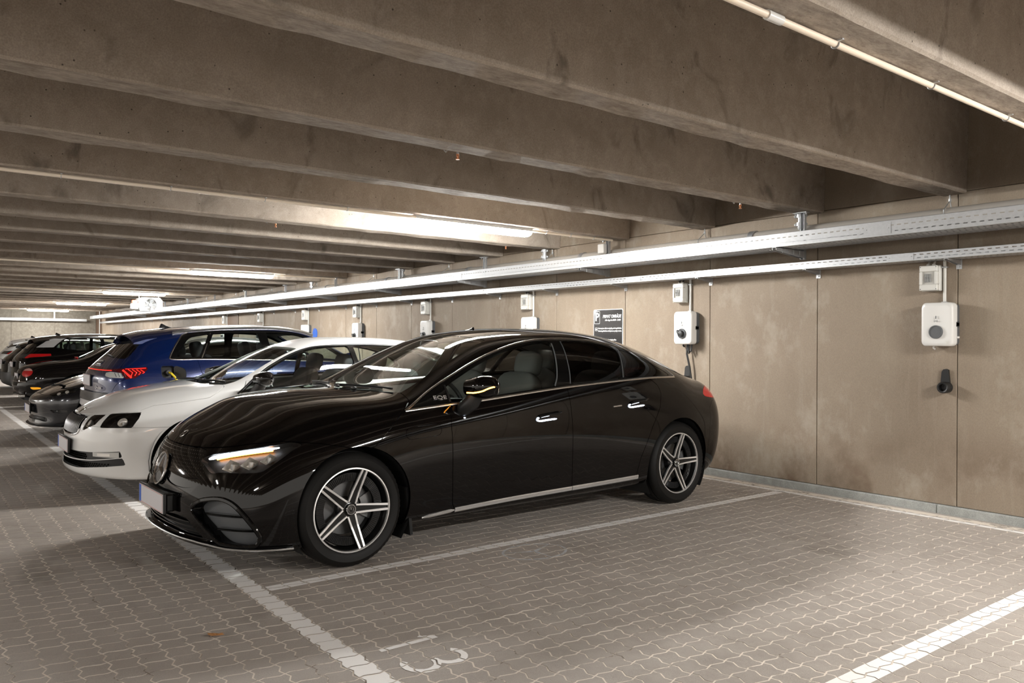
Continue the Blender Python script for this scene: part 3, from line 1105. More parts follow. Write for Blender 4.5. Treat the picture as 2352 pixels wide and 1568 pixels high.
def rounded_rect(w_, h, r_, n=5):
    out = []
    for cx, cy, a in ((w_ / 2 - r_, h / 2 - r_, 0), (-w_ / 2 + r_, h / 2 - r_, 90), (-w_ / 2 + r_, -h / 2 + r_, 180), (w_ / 2 - r_, -h / 2 + r_, 270)):
        for k in range(n + 1):
            q = R(a + 90 * k / n)
            out.append((cx + r_ * math.cos(q), cy + r_ * math.sin(q)))
    return out

def charger(x, plug, label, holder=True):
    root = empty('wall_charger', (x, WALL_Y, 1.54), 0, label, 'charger', 'white car chargers on the wall')
    b = MB()
    b.prism(rounded_rect(.235, .335, .03), 'y', -.075, 0)
    for z in (-.09, -.02, .06):
        b.prism(rounded_rect(.252, .05, .012, 3), 'y', -.07, -.02)
    b.build('rear_case', M['mid_plastic'], root, smooth='auto')
    # bowed white cover
    loops = []
    for d, s, rr_ in ((-.055, 1.0, .035), (-.115, 1.0, .035), (-.128, .975, .04), (-.134, .93, .045), (-.136, .80, .05)):
        loops.append([(px * (s if abs(s) < 1 else 1), d - .012 * math.cos(px / .25 * PI) * (1 if d < -.1 else 0), pz * (1 - (1 - s) * .7) + .0 * pz) for px, pz in rounded_rect(.248, .352, rr_, 5)])
    m = len(loops[0])
    v = [q for l in loops for q in l]
    f = [(i * m + k, i * m + (k + 1) % m, (i + 1) * m + (k + 1) % m, (i + 1) * m + k) for i in range(len(loops) - 1) for k in range(m)]
    f.append(tuple((len(loops) - 1) * m + k for k in range(m)))
    MB().add(v, f).build('front_cover', M['white_plastic'], root, smooth='auto')
    b = MB()
    b.lathe([(0, -.149), (.044, -.149), (.046, -.153), (.051, -.153), (.054, -.149), (.054, -.13)], (-.002, 0, -.062), 'y', 28)
    sock = b.build('socket', M['mid_plastic'], root)
    if plug:
        b = MB()
        b.lathe([(0, -.185), (.03, -.18), (.036, -.165), (.036, -.15)], (-.002, 0, -.062), 'y', 20)
        b.tube([(-.002, -.165, -.062), (-.03, -.17, -.045), (-.045, -.165, -.03)], [.02, .018, .012], 10)
        b.build('plug', M['satin_black'], sock, smooth='auto')
    b = MB()
    b.box(-.0025, .0025, -.150, -.146, .045, .068)
    for s, r_ in ((1, .008), (-1, .008), (1, .014), (-1, .014)):
        b.tube([(s * r_ * math.cos(a) - .0, -.1495, .027 + r_ * math.sin(a)) for a in np.linspace(R(-45), R(45), 5)], .0013, 4)
    b.box(-.003, .003, -.150, -.147, .025, .029)
    b.build('printed_symbol', M['mid_plastic'], root)
    if not plug:
        b = MB()
        b.box(.07, .092, -.140, -.1355, -.155, -.133)
        b.build('grey_sticker', M['grey_plastic'], root)
        b = MB()
        b.box(.118, .142, -.075, -.05, -.112, -.096, .003)
        b.build('side_tag', M['white_plastic'], root)
    b = MB()
    b.tube([(-.055, -.05, -.16), (-.06, -.05, -.19), (-.045, -.05, -.2)], .009, 8)
    if plug:
        b.tube([(.02, -.05, -.165), (.02, -.06, -.23), (.035, -.065, -.27), (.055, -.06, -.25), (.058, -.05, -.17)], .011, 8)
        b.tube([(.0, -.05, -.165), (.0, -.06, -.28), (.03, -.05, -.42), (.05, -.04, -.58)], .011, 8)
    b.build('charge_cable', M['cable' if plug else 'white_plastic'], root, smooth='auto')
    return root

def holster(x, z, label, scale=1.0):
    root = empty('plug_holster', (x, WALL_Y, z), 0, label, 'holster', 'black plug holders on the wall')
    b = MB()
    b.prism([(-.035, .125), (-.022, .145), (.0, .15), (.018, .142), (.03, .02), (-.045, .02)], 'y', -.02, 0)
    b.build('back_plate', M['satin_black'], root)
    b = MB()
    b.lathe([(.030, -.085), (.040, -.088), (.046, -.08), (.046, 0), (.034, 0), (.031, -.04)], (0, 0, 0), 'y', 24, close=True)
    b.build('cup', M['satin_black'], root, smooth='auto')
    b = MB()
    b.lathe([(0, -.03), (.034, -.03)], (0, 0, 0), 'y', 20)
    b.build('cup_floor', M['dark_plastic'], root)
    return root

def riser_conduit(x, z0, z1, label):
    root = empty('cable_conduit', (x, WALL_Y - .02, z0), 0, label, 'conduit', 'white conduits above the wall chargers')
    MB().cyl((0, 0, 0), (0, 0, z1 - z0), .0125, 10).build('pipe', M['grey_plastic'], root, smooth='auto')
    for z in (.02, (z1 - z0) * .85):
        b = MB()
        b.box(-.022, .022, -.016, .018, z - .006, z + .006, .002)
        b.build('pipe_clip', M['galv'], root)

CX = [-2.955, -5.575, -8.245, -10.86, -13.30, -15.68, -18.3, -20.9]
place = ['on the right beside the empty bay', 'behind the black saloon boot', 'above the black saloon roof, left of the sign', 'above the white saloon, between sign and blue car',
         'above the white saloon bonnet end', 'above the blue estate roof, by the blue sign', 'above the middle of the blue roof', 'far back above the blue roof']
for i, x in enumerate(CX):
    breaker_box(x - .085 if i < 1 else x - .10, 'grey breaker box with a clear flap ' + place[i])
    charger(x, i > 0, ('white wall charger with a dark round lid ' if i == 0 else 'white wall charger with a dark plug ') + place[i])
    riser_conduit(x + .012, 1.70, 2.06, 'thin white conduit into the wall charger ' + place[i])
holster(-2.93, 1.03, 'black plug holder on the wall below the right charger, beside the panel joint')
holster(-5.60, 0.985, 'black plug holder on the wall just behind the black saloon boot')

# sign
root = empty('sign', (-6.83, WALL_Y, 1.52), 0, 'black parking sign with white border and white lettering above the black roof', 'sign')
def sgn(w_, h, r_, y0, y1, mat, name):
    MB().prism(rounded_rect(w_, h, r_, 4), 'y', y0, y1).build(name, mat, root)
sgn(.50, .52, .022, -.008, 0, M['sign_white'], 'border_plate')
sgn(.484, .504, .016, -.0095, -.0075, M['sign_black'], 'sign_face')
ex, ez = (1, 0, 0), (0, 0, 1)
b = MB()
place_text(b, 'PRIVAT OMRÅDE', .052, (-.085, -.0105, .172), ex, ez, .0006, .22, .0012, 'l', .31)
place_text(b, 'Alle dage fra 00.00 - 24.00', .028, (-.05, -.0105, .128), ex, ez, .0006, .2, .0008, 'l', .265)
place_text(b, 'Parkering kun tilladt med gyldig parkeringstilladelse.', .024, (-.165, -.0105, .030), ex, ez, .0006, .1, .0006, 'l', .395)
place_text(b, 'Parkeringstilladelsen skal placeres synligt i ruden.', .024, (-.165, -.0105, -.002), ex, ez, .0006, .1, .0006, 'l', .395)
place_text(b, 'Parkering kun tilladt i afmærkede p-båse.', .024, (-.165, -.0105, -.108), ex, ez, .0006, .1, .0006, 'l', .31)
b.build('lettering', M['sign_white'], root, kind='stuff')
b = MB()
place_text(b, 'P', .135, (-.185, -.0112, .165), ex, ez, .0006, 0, .004)
b.build('parking_symbol', M['sign_white'], root)
b = MB()
out, inn = rounded_rect(.095, .155, .012, 4), rounded_rect(.086, .146, .009, 4)
n_ = len(out)
b.add([(x - .185, -.0108, z + .162) for x, z in out] + [(x - .185, -.0108, z + .162) for x, z in inn], [(i, (i + 1) % n_, n_ + (i + 1) % n_, n_ + i) for i in range(n_)])
b.box(-.218, -.178, -.0110, -.0095, -.0, .004).box(-.218, -.178, -.0110, -.0095, .036, .040).box(-.218, -.214, -.0110, -.0095, 0, .04).box(-.182, -.178, -.0110, -.0095, 0, .04)
b.box(-.207, -.189, -.0110, -.0095, .012, .026)
b.box(-.222, -.216, -.0110, -.0095, -.135, -.095).box(-.182, -.176, -.0110, -.0095, -.135, -.095).box(-.210, -.188, -.0110, -.0095, -.128, -.110).box(-.205, -.193, -.0110, -.0095, -.108, -.098)
b.build('pictogram', M['sign_white'], root)

root = empty('disc_sign', (-15.37, WALL_Y, 1.53), 0, 'small round blue sign on the wall above the blue roof end', 'sign')
b = MB()
b.lathe([(0, -.012), (.11, -.012), (.11, 0)], (0, 0, 0), 'y', 24)
b.build('disc', M['blue_sign'], root)

# ceiling fan unit
root = empty('jet_fan', (-22.2, 5.12, 2.28), 0, 'white axial fan hanging under the beams beside the third tube lamp', 'fan')
root.scale = (.85, .85, .85)
FX = M['fan_white']
b = MB()
prof = [(-.30, -.17), (.30, -.17), (.34, -.06), (.34, .14), (.26, .24), (-.26, .24), (-.34, .14), (-.34, -.06)]
hole = [(.20 * math.cos(2 * PI * k / 24), .02 + .20 * math.sin(2 * PI * k / 24)) for k in range(24)]
v = [(.16, y, z) for y, z in prof] + [(.16, y, z) for y, z in hole] + [(-.5, y, z) for y, z in prof] + [(.0, y, z) for y, z in hole]
f = []
for k in range(24):
    a = int(((k + .5) / 24 * 8)) 
f = [(8 + k, 8 + (k + 1) % 24, 40 + (k + 1) % 24, 40 + k) for k in range(24)]
f += [(k, (k + 1) % 8, 32 + (k + 1) % 8, 32 + k) for k in range(8)]
f.append(tuple(range(32, 40))[::-1])
tri = tessellate_polygon([[Vector((y, z, 0)) for y, z in prof], [Vector((y, z, 0)) for y, z in hole]])
f += [tuple(t) for t in tri]
MB().add(v, f).build('fan_case', FX, root)
b = MB()
for r_ in (.05, .09, .13, .17, .195):
    b.tube([(.165, r_ * math.cos(q), .02 + r_ * math.sin(q)) for q in np.linspace(0, 2 * PI, 20)[:-1]], .0035, 4, close=True)
for k in range(8):
    q = k * PI / 4 + .2
    b.cyl((.165, .03 * math.cos(q), .02 + .03 * math.sin(q)), (.165, .2 * math.cos(q), .02 + .2 * math.sin(q)), .0035, 4)
b.build('fan_guard', M['fan_grey'], root)
b = MB()
b.lathe([(0, .12), (.05, .12), (.05, .02)], (0, 0, .02), 'x', 16)
b.build('hub', M['mid_plastic'], root)
for k in range(5):
    q = k * 2 * PI / 5
    b = MB()
    c, s = math.cos(q), math.sin(q)
    b.add([(.05, .045 * c - .02 * s, .02 + .045 * s + .02 * c), (.09, .19 * c - .05 * s, .02 + .19 * s + .05 * c), (.05, .19 * c + .05 * s, .02 + .19 * s - .05 * c), (.09, .045 * c + .02 * s, .02 + .045 * s - .02 * c)], [(0, 1, 2, 3)])
    b.build('blade', M['mid_plastic'], root)
b = MB()
b.box(.0, .17, -.55, -.36, -.12, .05, .01)
b.build('control_box', FX, root)
b = MB()
b.box(.02, .15, -.52, -.38, .05, .15, .01)
b.build('red_cover', plain('red_cover', (.5, .09, .03), .5), root)
b = MB()
for y in (-.28, .28):
    b.cyl((-.1, y, .2), (-.1, y, (SLAB_Z - 2.28) / .85), .01, 6)
b.build('hanger', M['galv'], root)

# dry leaf on the lane
b = MB()
lp = [(-.042, 0), (-.022, .018), (-.008, .012), (.004, .026), (.018, .014), (.036, .016), (.028, .002), (.044, -.008), (.02, -.014), (.004, -.022), (-.012, -.012), (-.03, -.012)]
b.add([(x, y, .006 + .008 * abs(x) / .04 + .004 * math.sin(y * 200)) for x, y in lp] + [(0, 0, .004)], [(i, (i + 1) % len(lp), len(lp)) for i in range(len(lp))])
o = b.build('leaf', M['leaf'], label='dry brown leaf lying on the lane pavers', cat='leaf')
o.location = (-3.757, 1.163, 0.001)
o.rotation_euler = (0, 0, 0.9)

# ------------------------------------------------------------------ car bodies: smooth lofted skin, carved into panels
def interp_keys(keys, x):
    """keys [(x, a, b..)] -> values at x; smooth (monotone cubic) interpolation"""
    K = np.array(keys, float)
    x = np.asarray(x, float)
    xs = K[:, 0]
    out = []
    n = len(xs)
    for c in range(1, K.shape[1]):
        y = K[:, c]
        if n == 1:
            out.append(np.full_like(x, y[0]))
            continue
        h = np.diff(xs)
        d = np.diff(y) / h
        m = np.zeros(n)
        m[0], m[-1] = d[0], d[-1]
        for i in range(1, n - 1):
            if d[i - 1] * d[i] > 0:
                w1, w2 = 2 * h[i] + h[i - 1], h[i] + 2 * h[i - 1]
                m[i] = (w1 + w2) / (w1 / d[i - 1] + w2 / d[i])
        i = np.clip(np.searchsorted(xs, x) - 1, 0, n - 2)
        t = np.clip((x - xs[i]) / h[i], 0, 1)
        out.append(y[i] * (1 + 2 * t) * (1 - t) ** 2 + m[i] * h[i] * t * (1 - t) ** 2 + y[i + 1] * t * t * (3 - 2 * t) + m[i + 1] * h[i] * t * t * (t - 1))
    return out

def basis(n, per):
    """uniform cubic B-spline rows for n controls with one ghost control at each end"""
    spans = n - 1
    rows = []
    for s in range(spans):
        for k in range(per + (1 if s == spans - 1 else 0)):
            t = k / per
            b = np.array([(1 - t) ** 3, 3 * t ** 3 - 6 * t ** 2 + 4, -3 * t ** 3 + 3 * t ** 2 + 3 * t + 1, t ** 3]) / 6
            r_ = np.zeros(n + 2)
            r_[s:s + 4] = b
            rows.append(r_)
    return np.array(rows)

def skin(lines, nf=6, ns=16, nr=6, pu=7, pv=6):
    """lines: list of dict(nose=(x,z), keys=[(x,y,z)], tail=(x,z), n=exponent). Returns verts, normals, quads (both halves)."""
    P = []
    ts = np.linspace(0, 1, ns)
    for L in lines:
        K = L['keys']
        xF, xR = K[0][0], K[-1][0]
        row = []
        xn, zn = L['nose']
        e = L.get('n', 2.6)
        for j in range(nf):
            a = (j / nf) * PI / 2
            yy = K[0][1] * math.sin(a) ** (2 / e) if j else 0.0
            xx = xn + (xF - xn) * (1 - math.cos(a) ** (2 / e))
            f = (j / nf) ** 1.7
            row.append((xx, yy, zn + (K[0][2] - zn) * f))
        xs = xF + ts * (xR - xF)
        ys, zs = interp_keys(K, xs)
        row += list(zip(xs, ys, zs))
        xt, zt = L['tail']
        e = L.get('m', L.get('n', 2.6))
        for j in range(1, nr + 1):
            a = (1 - j / nr) * PI / 2
            yy = K[-1][1] * math.sin(a) ** (2 / e) if j < nr else 0.0
            xx = xt + (xR - xt) * (1 - math.cos(a) ** (2 / e))
            f = (1 - j / nr) ** 1.7
            row.append((xx, yy, zt + (K[-1][2] - zt) * f))
        P.append(row)
    P = np.array(P)                     # (K, J, 3)
    fl_ = np.array([1, -1, 1])
    P = np.concatenate([P[:, 1:2] * fl_, P, P[:, -2:-1] * fl_], 1)
    P = np.concatenate([2 * P[:1] - P[1:2], P, P[-2:-1] * fl_], 0)
    Bu, Bv = basis(P.shape[1] - 2, pu), basis(P.shape[0] - 2, pv)
    S = np.einsum('vk,kjc,uj->vuc', Bv, P, Bu)
    nv_, nu_ = S.shape[:2]
    S[:, 0, 1] = 0
    S[:, -1, 1] = 0
    S[-1, :, 1] = 0
    V = S.reshape(-1, 3)
    idx = np.arange(nv_ * nu_).reshape(nv_, nu_)
    q = np.stack([idx[:-1, :-1], idx[:-1, 1:], idx[1:, 1:], idx[1:, :-1]], -1).reshape(-1, 4)
    Vm = V * fl_
    on = np.abs(V[:, 1]) < 1e-7
    mp = np.where(on, np.arange(len(V)), np.arange(len(V)) + len(V))
    V2 = np.concatenate([V, Vm])
    q2 = mp[q][:, ::-1]
    Q = np.concatenate([q, q2])
    T = np.concatenate([Q[:, [0, 1, 2]], Q[:, [0, 2, 3]]])
    a, b, c = V2[T[:, 0]], V2[T[:, 1]], V2[T[:, 2]]
    fn = np.cross(b - a, c - a)
    ar = np.linalg.norm(fn, axis=1)
    keep = ar > 1e-9
    T, fn = T[keep], fn[keep]
    Nn = np.zeros_like(V2)
    for k in range(3):
        np.add.at(Nn, T[:, k], fn)
    Nn /= np.maximum(np.linalg.norm(Nn, axis=1, keepdims=True), 1e-12)
    # outward check
    ctr = V2.mean(0)
    if (np.einsum('ij,ij->i', Nn, V2 - ctr)).mean() < 0:
        Nn = -Nn
        T = T[:, ::-1]
    return np.concatenate([V2, Nn], 1), T

def sdf_poly(p, poly):
    poly = np.asarray(poly, float)
    lo, hi = poly.min(0) - .08, poly.max(0) + .08
    out = np.full(len(p), 9.0)
    sel = np.where(((p > lo) & (p < hi)).all(1))[0]
    if not len(sel):
        return out
    q = p[sel]
    d = np.full(len(q), 1e9)
    ins = np.zeros(len(q), bool)
    n = len(poly)
    for i in range(n):
        a, b = poly[i], poly[(i + 1) % n]
        e = b - a
        w_ = q - a
        t = np.clip((w_ @ e) / max(e @ e, 1e-12), 0, 1)
        r_ = w_ - t[:, None] * e
        d = np.minimum(d, (r_ * r_).sum(1))
        c1, c2 = a[1] <= q[:, 1], b[1] > q[:, 1]
        cr = e[0] * w_[:, 1] - e[1] * w_[:, 0]
        ins ^= (c1 & c2 & (cr > 0)) | (~c1 & ~c2 & (cr < 0))
    d = np.sqrt(d)
    out[sel] = np.where(ins, -d, d)
    return out

def split(Msh, val):
    """cut a triangle mesh at val = 0; returns (val<0 part, val>0 part)"""
    V, T = Msh
    if not len(T):
        return (V[:0], T), (V[:0], T)
    val = np.where(np.abs(val) < 1e-7, 1e-7, val)
    s = val > 0
    c = s[T].sum(1)
    tin, tout = T[c == 0], T[c == 3]
    mixd = np.where((c == 1) | (c == 2))[0]
    if len(mixd):
        t = T[mixd]
        st = s[t]
        lone_out = st.sum(1) == 1
        is_lone = np.where(lone_out[:, None], st, ~st)
        k = is_lone.argmax(1)
        r0 = np.arange(len(t))
        A, B, C_ = t[r0, k], t[r0, (k + 1) % 3], t[r0, (k + 2) % 3]
        e = np.concatenate([np.stack([A, B], 1), np.stack([A, C_], 1)])
        es = np.sort(e, 1)
        key = es[:, 0].astype(np.int64) * (len(V) + 1) + es[:, 1]
        u, inv = np.unique(key, return_inverse=True)
        ea, eb = (u // (len(V) + 1)).astype(int), (u % (len(V) + 1)).astype(int)
        tt = (val[ea] / (val[ea] - val[eb]))[:, None]
        NV = V[ea] + tt * (V[eb] - V[ea])
        NV[:, 3:] /= np.maximum(np.linalg.norm(NV[:, 3:], axis=1, keepdims=True), 1e-9)
        inv = inv.ravel() + len(V)
        AB, AC = inv[:len(t)], inv[len(t):]
        tri1 = np.stack([A, AB, AC], 1)
        quad = np.concatenate([np.stack([AB, B, C_], 1), np.stack([AB, C_, AC], 1)])
        lo2 = np.concatenate([lone_out, lone_out])
        V = np.concatenate([V, NV])
        tout = np.concatenate([tout, tri1[lone_out], quad[~lo2]])
        tin = np.concatenate([tin, tri1[~lone_out], quad[lo2]])
    return compact(V, tin), compact(V, tout)

def compact(V, T):
    if not len(T):
        return V[:0], T.reshape(0, 3)
    u, inv = np.unique(T, return_inverse=True)
    return V[u], inv.reshape(T.shape)

def boundary(T):
    e = np.concatenate([T[:, [0, 1]], T[:, [1, 2]], T[:, [2, 0]]])
    k = np.sort(e, 1)
    key = k[:, 0].astype(np.int64) * 10000000 + k[:, 1]
    u, i, cnt = np.unique(key, return_index=True, return_counts=True)
    return e[i[cnt == 1]]

def panel(name, Msh, mat, parent, flange=.012, off=0.0, label=None, kind=None, inward=True):
    """a piece of skin as one mesh object, with its edges folded inward"""
    V, T = Msh
    if not len(T):
        return None
    P = V[:, :3] + V[:, 3:] * off
    Nn = V[:, 3:]
    F = [T]
    VV, NN = [P], [Nn]
    if flange:
        be = boundary(T)
        if len(be):
            a, b = be[:, 0], be[:, 1]
            e = P[b] - P[a]
            nn = Nn[a] + Nn[b]
            sd = np.cross(e, nn)
            sd /= np.maximum(np.linalg.norm(sd, axis=1, keepdims=True), 1e-9)
            o = len(P)
            m = len(be)
            VV += [P[a], P[b], P[b] - Nn[b] * flange, P[a] - Nn[a] * flange]
            NN += [sd] * 4
            i = np.arange(m)
            F += [np.stack([o + i, o + 3 * m + i, o + 2 * m + i], 1), np.stack([o + i, o + 2 * m + i, o + m + i], 1)]
    VV, NN, F = np.concatenate(VV), np.concatenate(NN), np.concatenate(F)
    o = bpy.data.objects.new(name, mesh_np(name, VV, F, mat, True, NN))
    return link(o, parent, label=label, kind=kind)

def smooth_poly(pts, per=6, closed=True):
    """Catmull-Rom through the points; a point given as (x, y, 0) is a sharp corner"""
    n = len(pts)
    P = [np.array(q[:2], float) for q in pts]
    sharp = [len(q) == 3 for q in pts]
    out = []
    for i in range(n if closed else n - 1):
        a, b = P[i], P[(i + 1) % n]
        pr = a - (b - a) if sharp[i] or (not closed and i == 0) else P[i - 1]
        nx = b + (b - a) if sharp[(i + 1) % n] or (not closed and i == n - 2) else P[(i + 2) % n]
        l = max(np.linalg.norm(b - a), 1e-6)
        m0 = (b - pr) / max(np.linalg.norm(b - a) + np.linalg.norm(a - pr), 1e-6) * l
        m1 = (nx - a) / max(np.linalg.norm(nx - b) + np.linalg.norm(b - a), 1e-6) * l
        for k in range(per):
            t = k / per
            out.append(a * (2 * t ** 3 - 3 * t * t + 1) + m0 * (t ** 3 - 2 * t * t + t) + b * (-2 * t ** 3 + 3 * t * t) + m1 * (t ** 3 - t * t))
    if not closed:
        out.append(P[-1])
    return np.array(out)

class Car:
    def __init__(s, name, lines, loc, ang, label, paint, grid=(6, 16, 6, 7, 6)):
        s.root = empty(name, loc, ang, label, 'car', 'cars parked in the bays')
        s.V, s.T = skin(lines, *grid)
        s.body = (s.V, s.T)
        s.paint = M[paint]
        s.bvh = BVHTree.FromPolygons([tuple(v[:3]) for v in s.V], [tuple(int(i) for i in t) for t in s.T])
    # projections -------------------------------------------------
    @staticmethod
    def proj(V, kind):
        ay = np.abs(V[:, 1])
        if kind == 'S':
            return V[:, [0, 2]]
        if kind == 'P':
            return np.stack([V[:, 0], ay], 1)
        if kind == 'F':
            return np.stack([ay, V[:, 2]], 1)
        if kind == 'D':                       # seen from the corner at 45 degrees
            return np.stack([(V[:, 0] + ay) * .7071, V[:, 2]], 1)
        if kind == 'E':                       # same for the tail
            return np.stack([(V[:, 0] - ay) * .7071, V[:, 2]], 1)
    def val(s, Msh, kind, poly, mask=None):
        v = sdf_poly(s.proj(Msh[0], kind), poly)
        if mask is not None:
            v = np.maximum(v, mask(Msh[0]))
        return v
    def cut(s, Msh, kind, poly, gap=0.0, mask=None):
        """(piece inside, remainder), with a gap between them"""
        if gap:
            i, _ = split(Msh, s.val(Msh, kind, poly, mask) + gap)
            _, o = split(Msh, s.val(Msh, kind, poly, mask) - gap)
            return i, o
        return split(Msh, s.val(Msh, kind, poly, mask))
    def carve(s, kind, poly, gap=0.0, mask=None):
        i, s.body = s.cut(s.body, kind, poly, gap, mask)
        return i
    def sides(s, Msh):
        """split into the y>0 and y<0 halves"""
        a, b = split(Msh, -Msh[0][:, 1] if len(Msh[0]) else np.zeros(0))
        return a, b
    def pair(s, name, Msh, mat, **kw):
        out = []
        for h in s.sides(Msh):
            o = panel(name, h, mat, kw.get('parent', s.root), kw.get('flange', .012), kw.get('off', 0.0), kw.get('label'))
            if o:
                out.append(o)
        return out
    def one(s, name, Msh, mat, **kw):
        return panel(name, Msh, mat, kw.get('parent', s.root), kw.get('flange', .012), kw.get('off', 0.0), kw.get('label'), kw.get('kind'))
    # surface look-up ---------------------------------------------
    def hit(s, o, d):
        l, n, i, t = s.bvh.ray_cast(Vector(o), Vector(d).normalized())
        return l, n
    def side(s, x, z, sg=-1):
        l, n = s.hit((x, sg * 1.6, z), (0, -sg, 0))
        return (l, n) if l else (Vector((x, sg * .9, z)), Vector((0, sg, 0)))
    def top(s, x, y):
        l, n = s.hit((x, y, 3.0), (0, 0, -1))
        return (l, n) if l else (Vector((x, y, 1.0)), Vector((0, 0, 1)))
    def front(s, y, z, back=False):
        l, n = s.hit((8.0 if back else -3.0, y, z), (-1 if back else 1, 0, 0))
        return (l, n) if l else (Vector((0, y, z)), Vector((-1, 0, 0)))
    def diag(s, y, z, ang, back=False):
        """ray from outside towards (0, y, z) under a plan angle"""
        a = R(ang)
        d = Vector((math.cos(a), math.sin(a), 0))
        base = Vector((0 if not back else s.V[:, 0].max(), y, z))
        l, n = s.hit(base - d * 3, d)
        return (l, n) if l else (base, -d)
    def strip(s, name, pts, w_, h, mat, sunk=.002, taper=0.0, **kw):
        """moulding along surface points [(p, n)]"""
        mb = MB()
        n = len(pts)
        v, f = [], []
        for i, (p_, nn) in enumerate(pts):
            t = (pts[min(i + 1, n - 1)][0] - pts[max(i - 1, 0)][0]).normalized()
            sd = nn.cross(t).normalized()
            k = 1.0 if not taper else min(1.0, taper + (1 - taper) * min(i, n - 1 - i) / (0.15 * n))
            for a, b_ in ((-.5, -sunk), (-.5, h * .6), (-.28, h), (.28, h), (.5, h * .6), (.5, -sunk)):
                v.append(p_ + sd * (a * w_ * k) + nn * b_)
        for i in range(n - 1):
            for q in range(6):
                f.append((i * 6 + q, i * 6 + (q + 1) % 6, (i + 1) * 6 + (q + 1) % 6, (i + 1) * 6 + q))
        f += [tuple(range(6)), tuple((n - 1) * 6 + q for q in range(6))[::-1]]
        mb.add(v, f)
        return mb.build(name, M[mat] if isinstance(mat, str) else mat, kw.get('parent', s.root), smooth='auto', label=kw.get('label'))

def stretch(prof, k):
    return [(r_ * k, w_) for r_, w_ in prof]

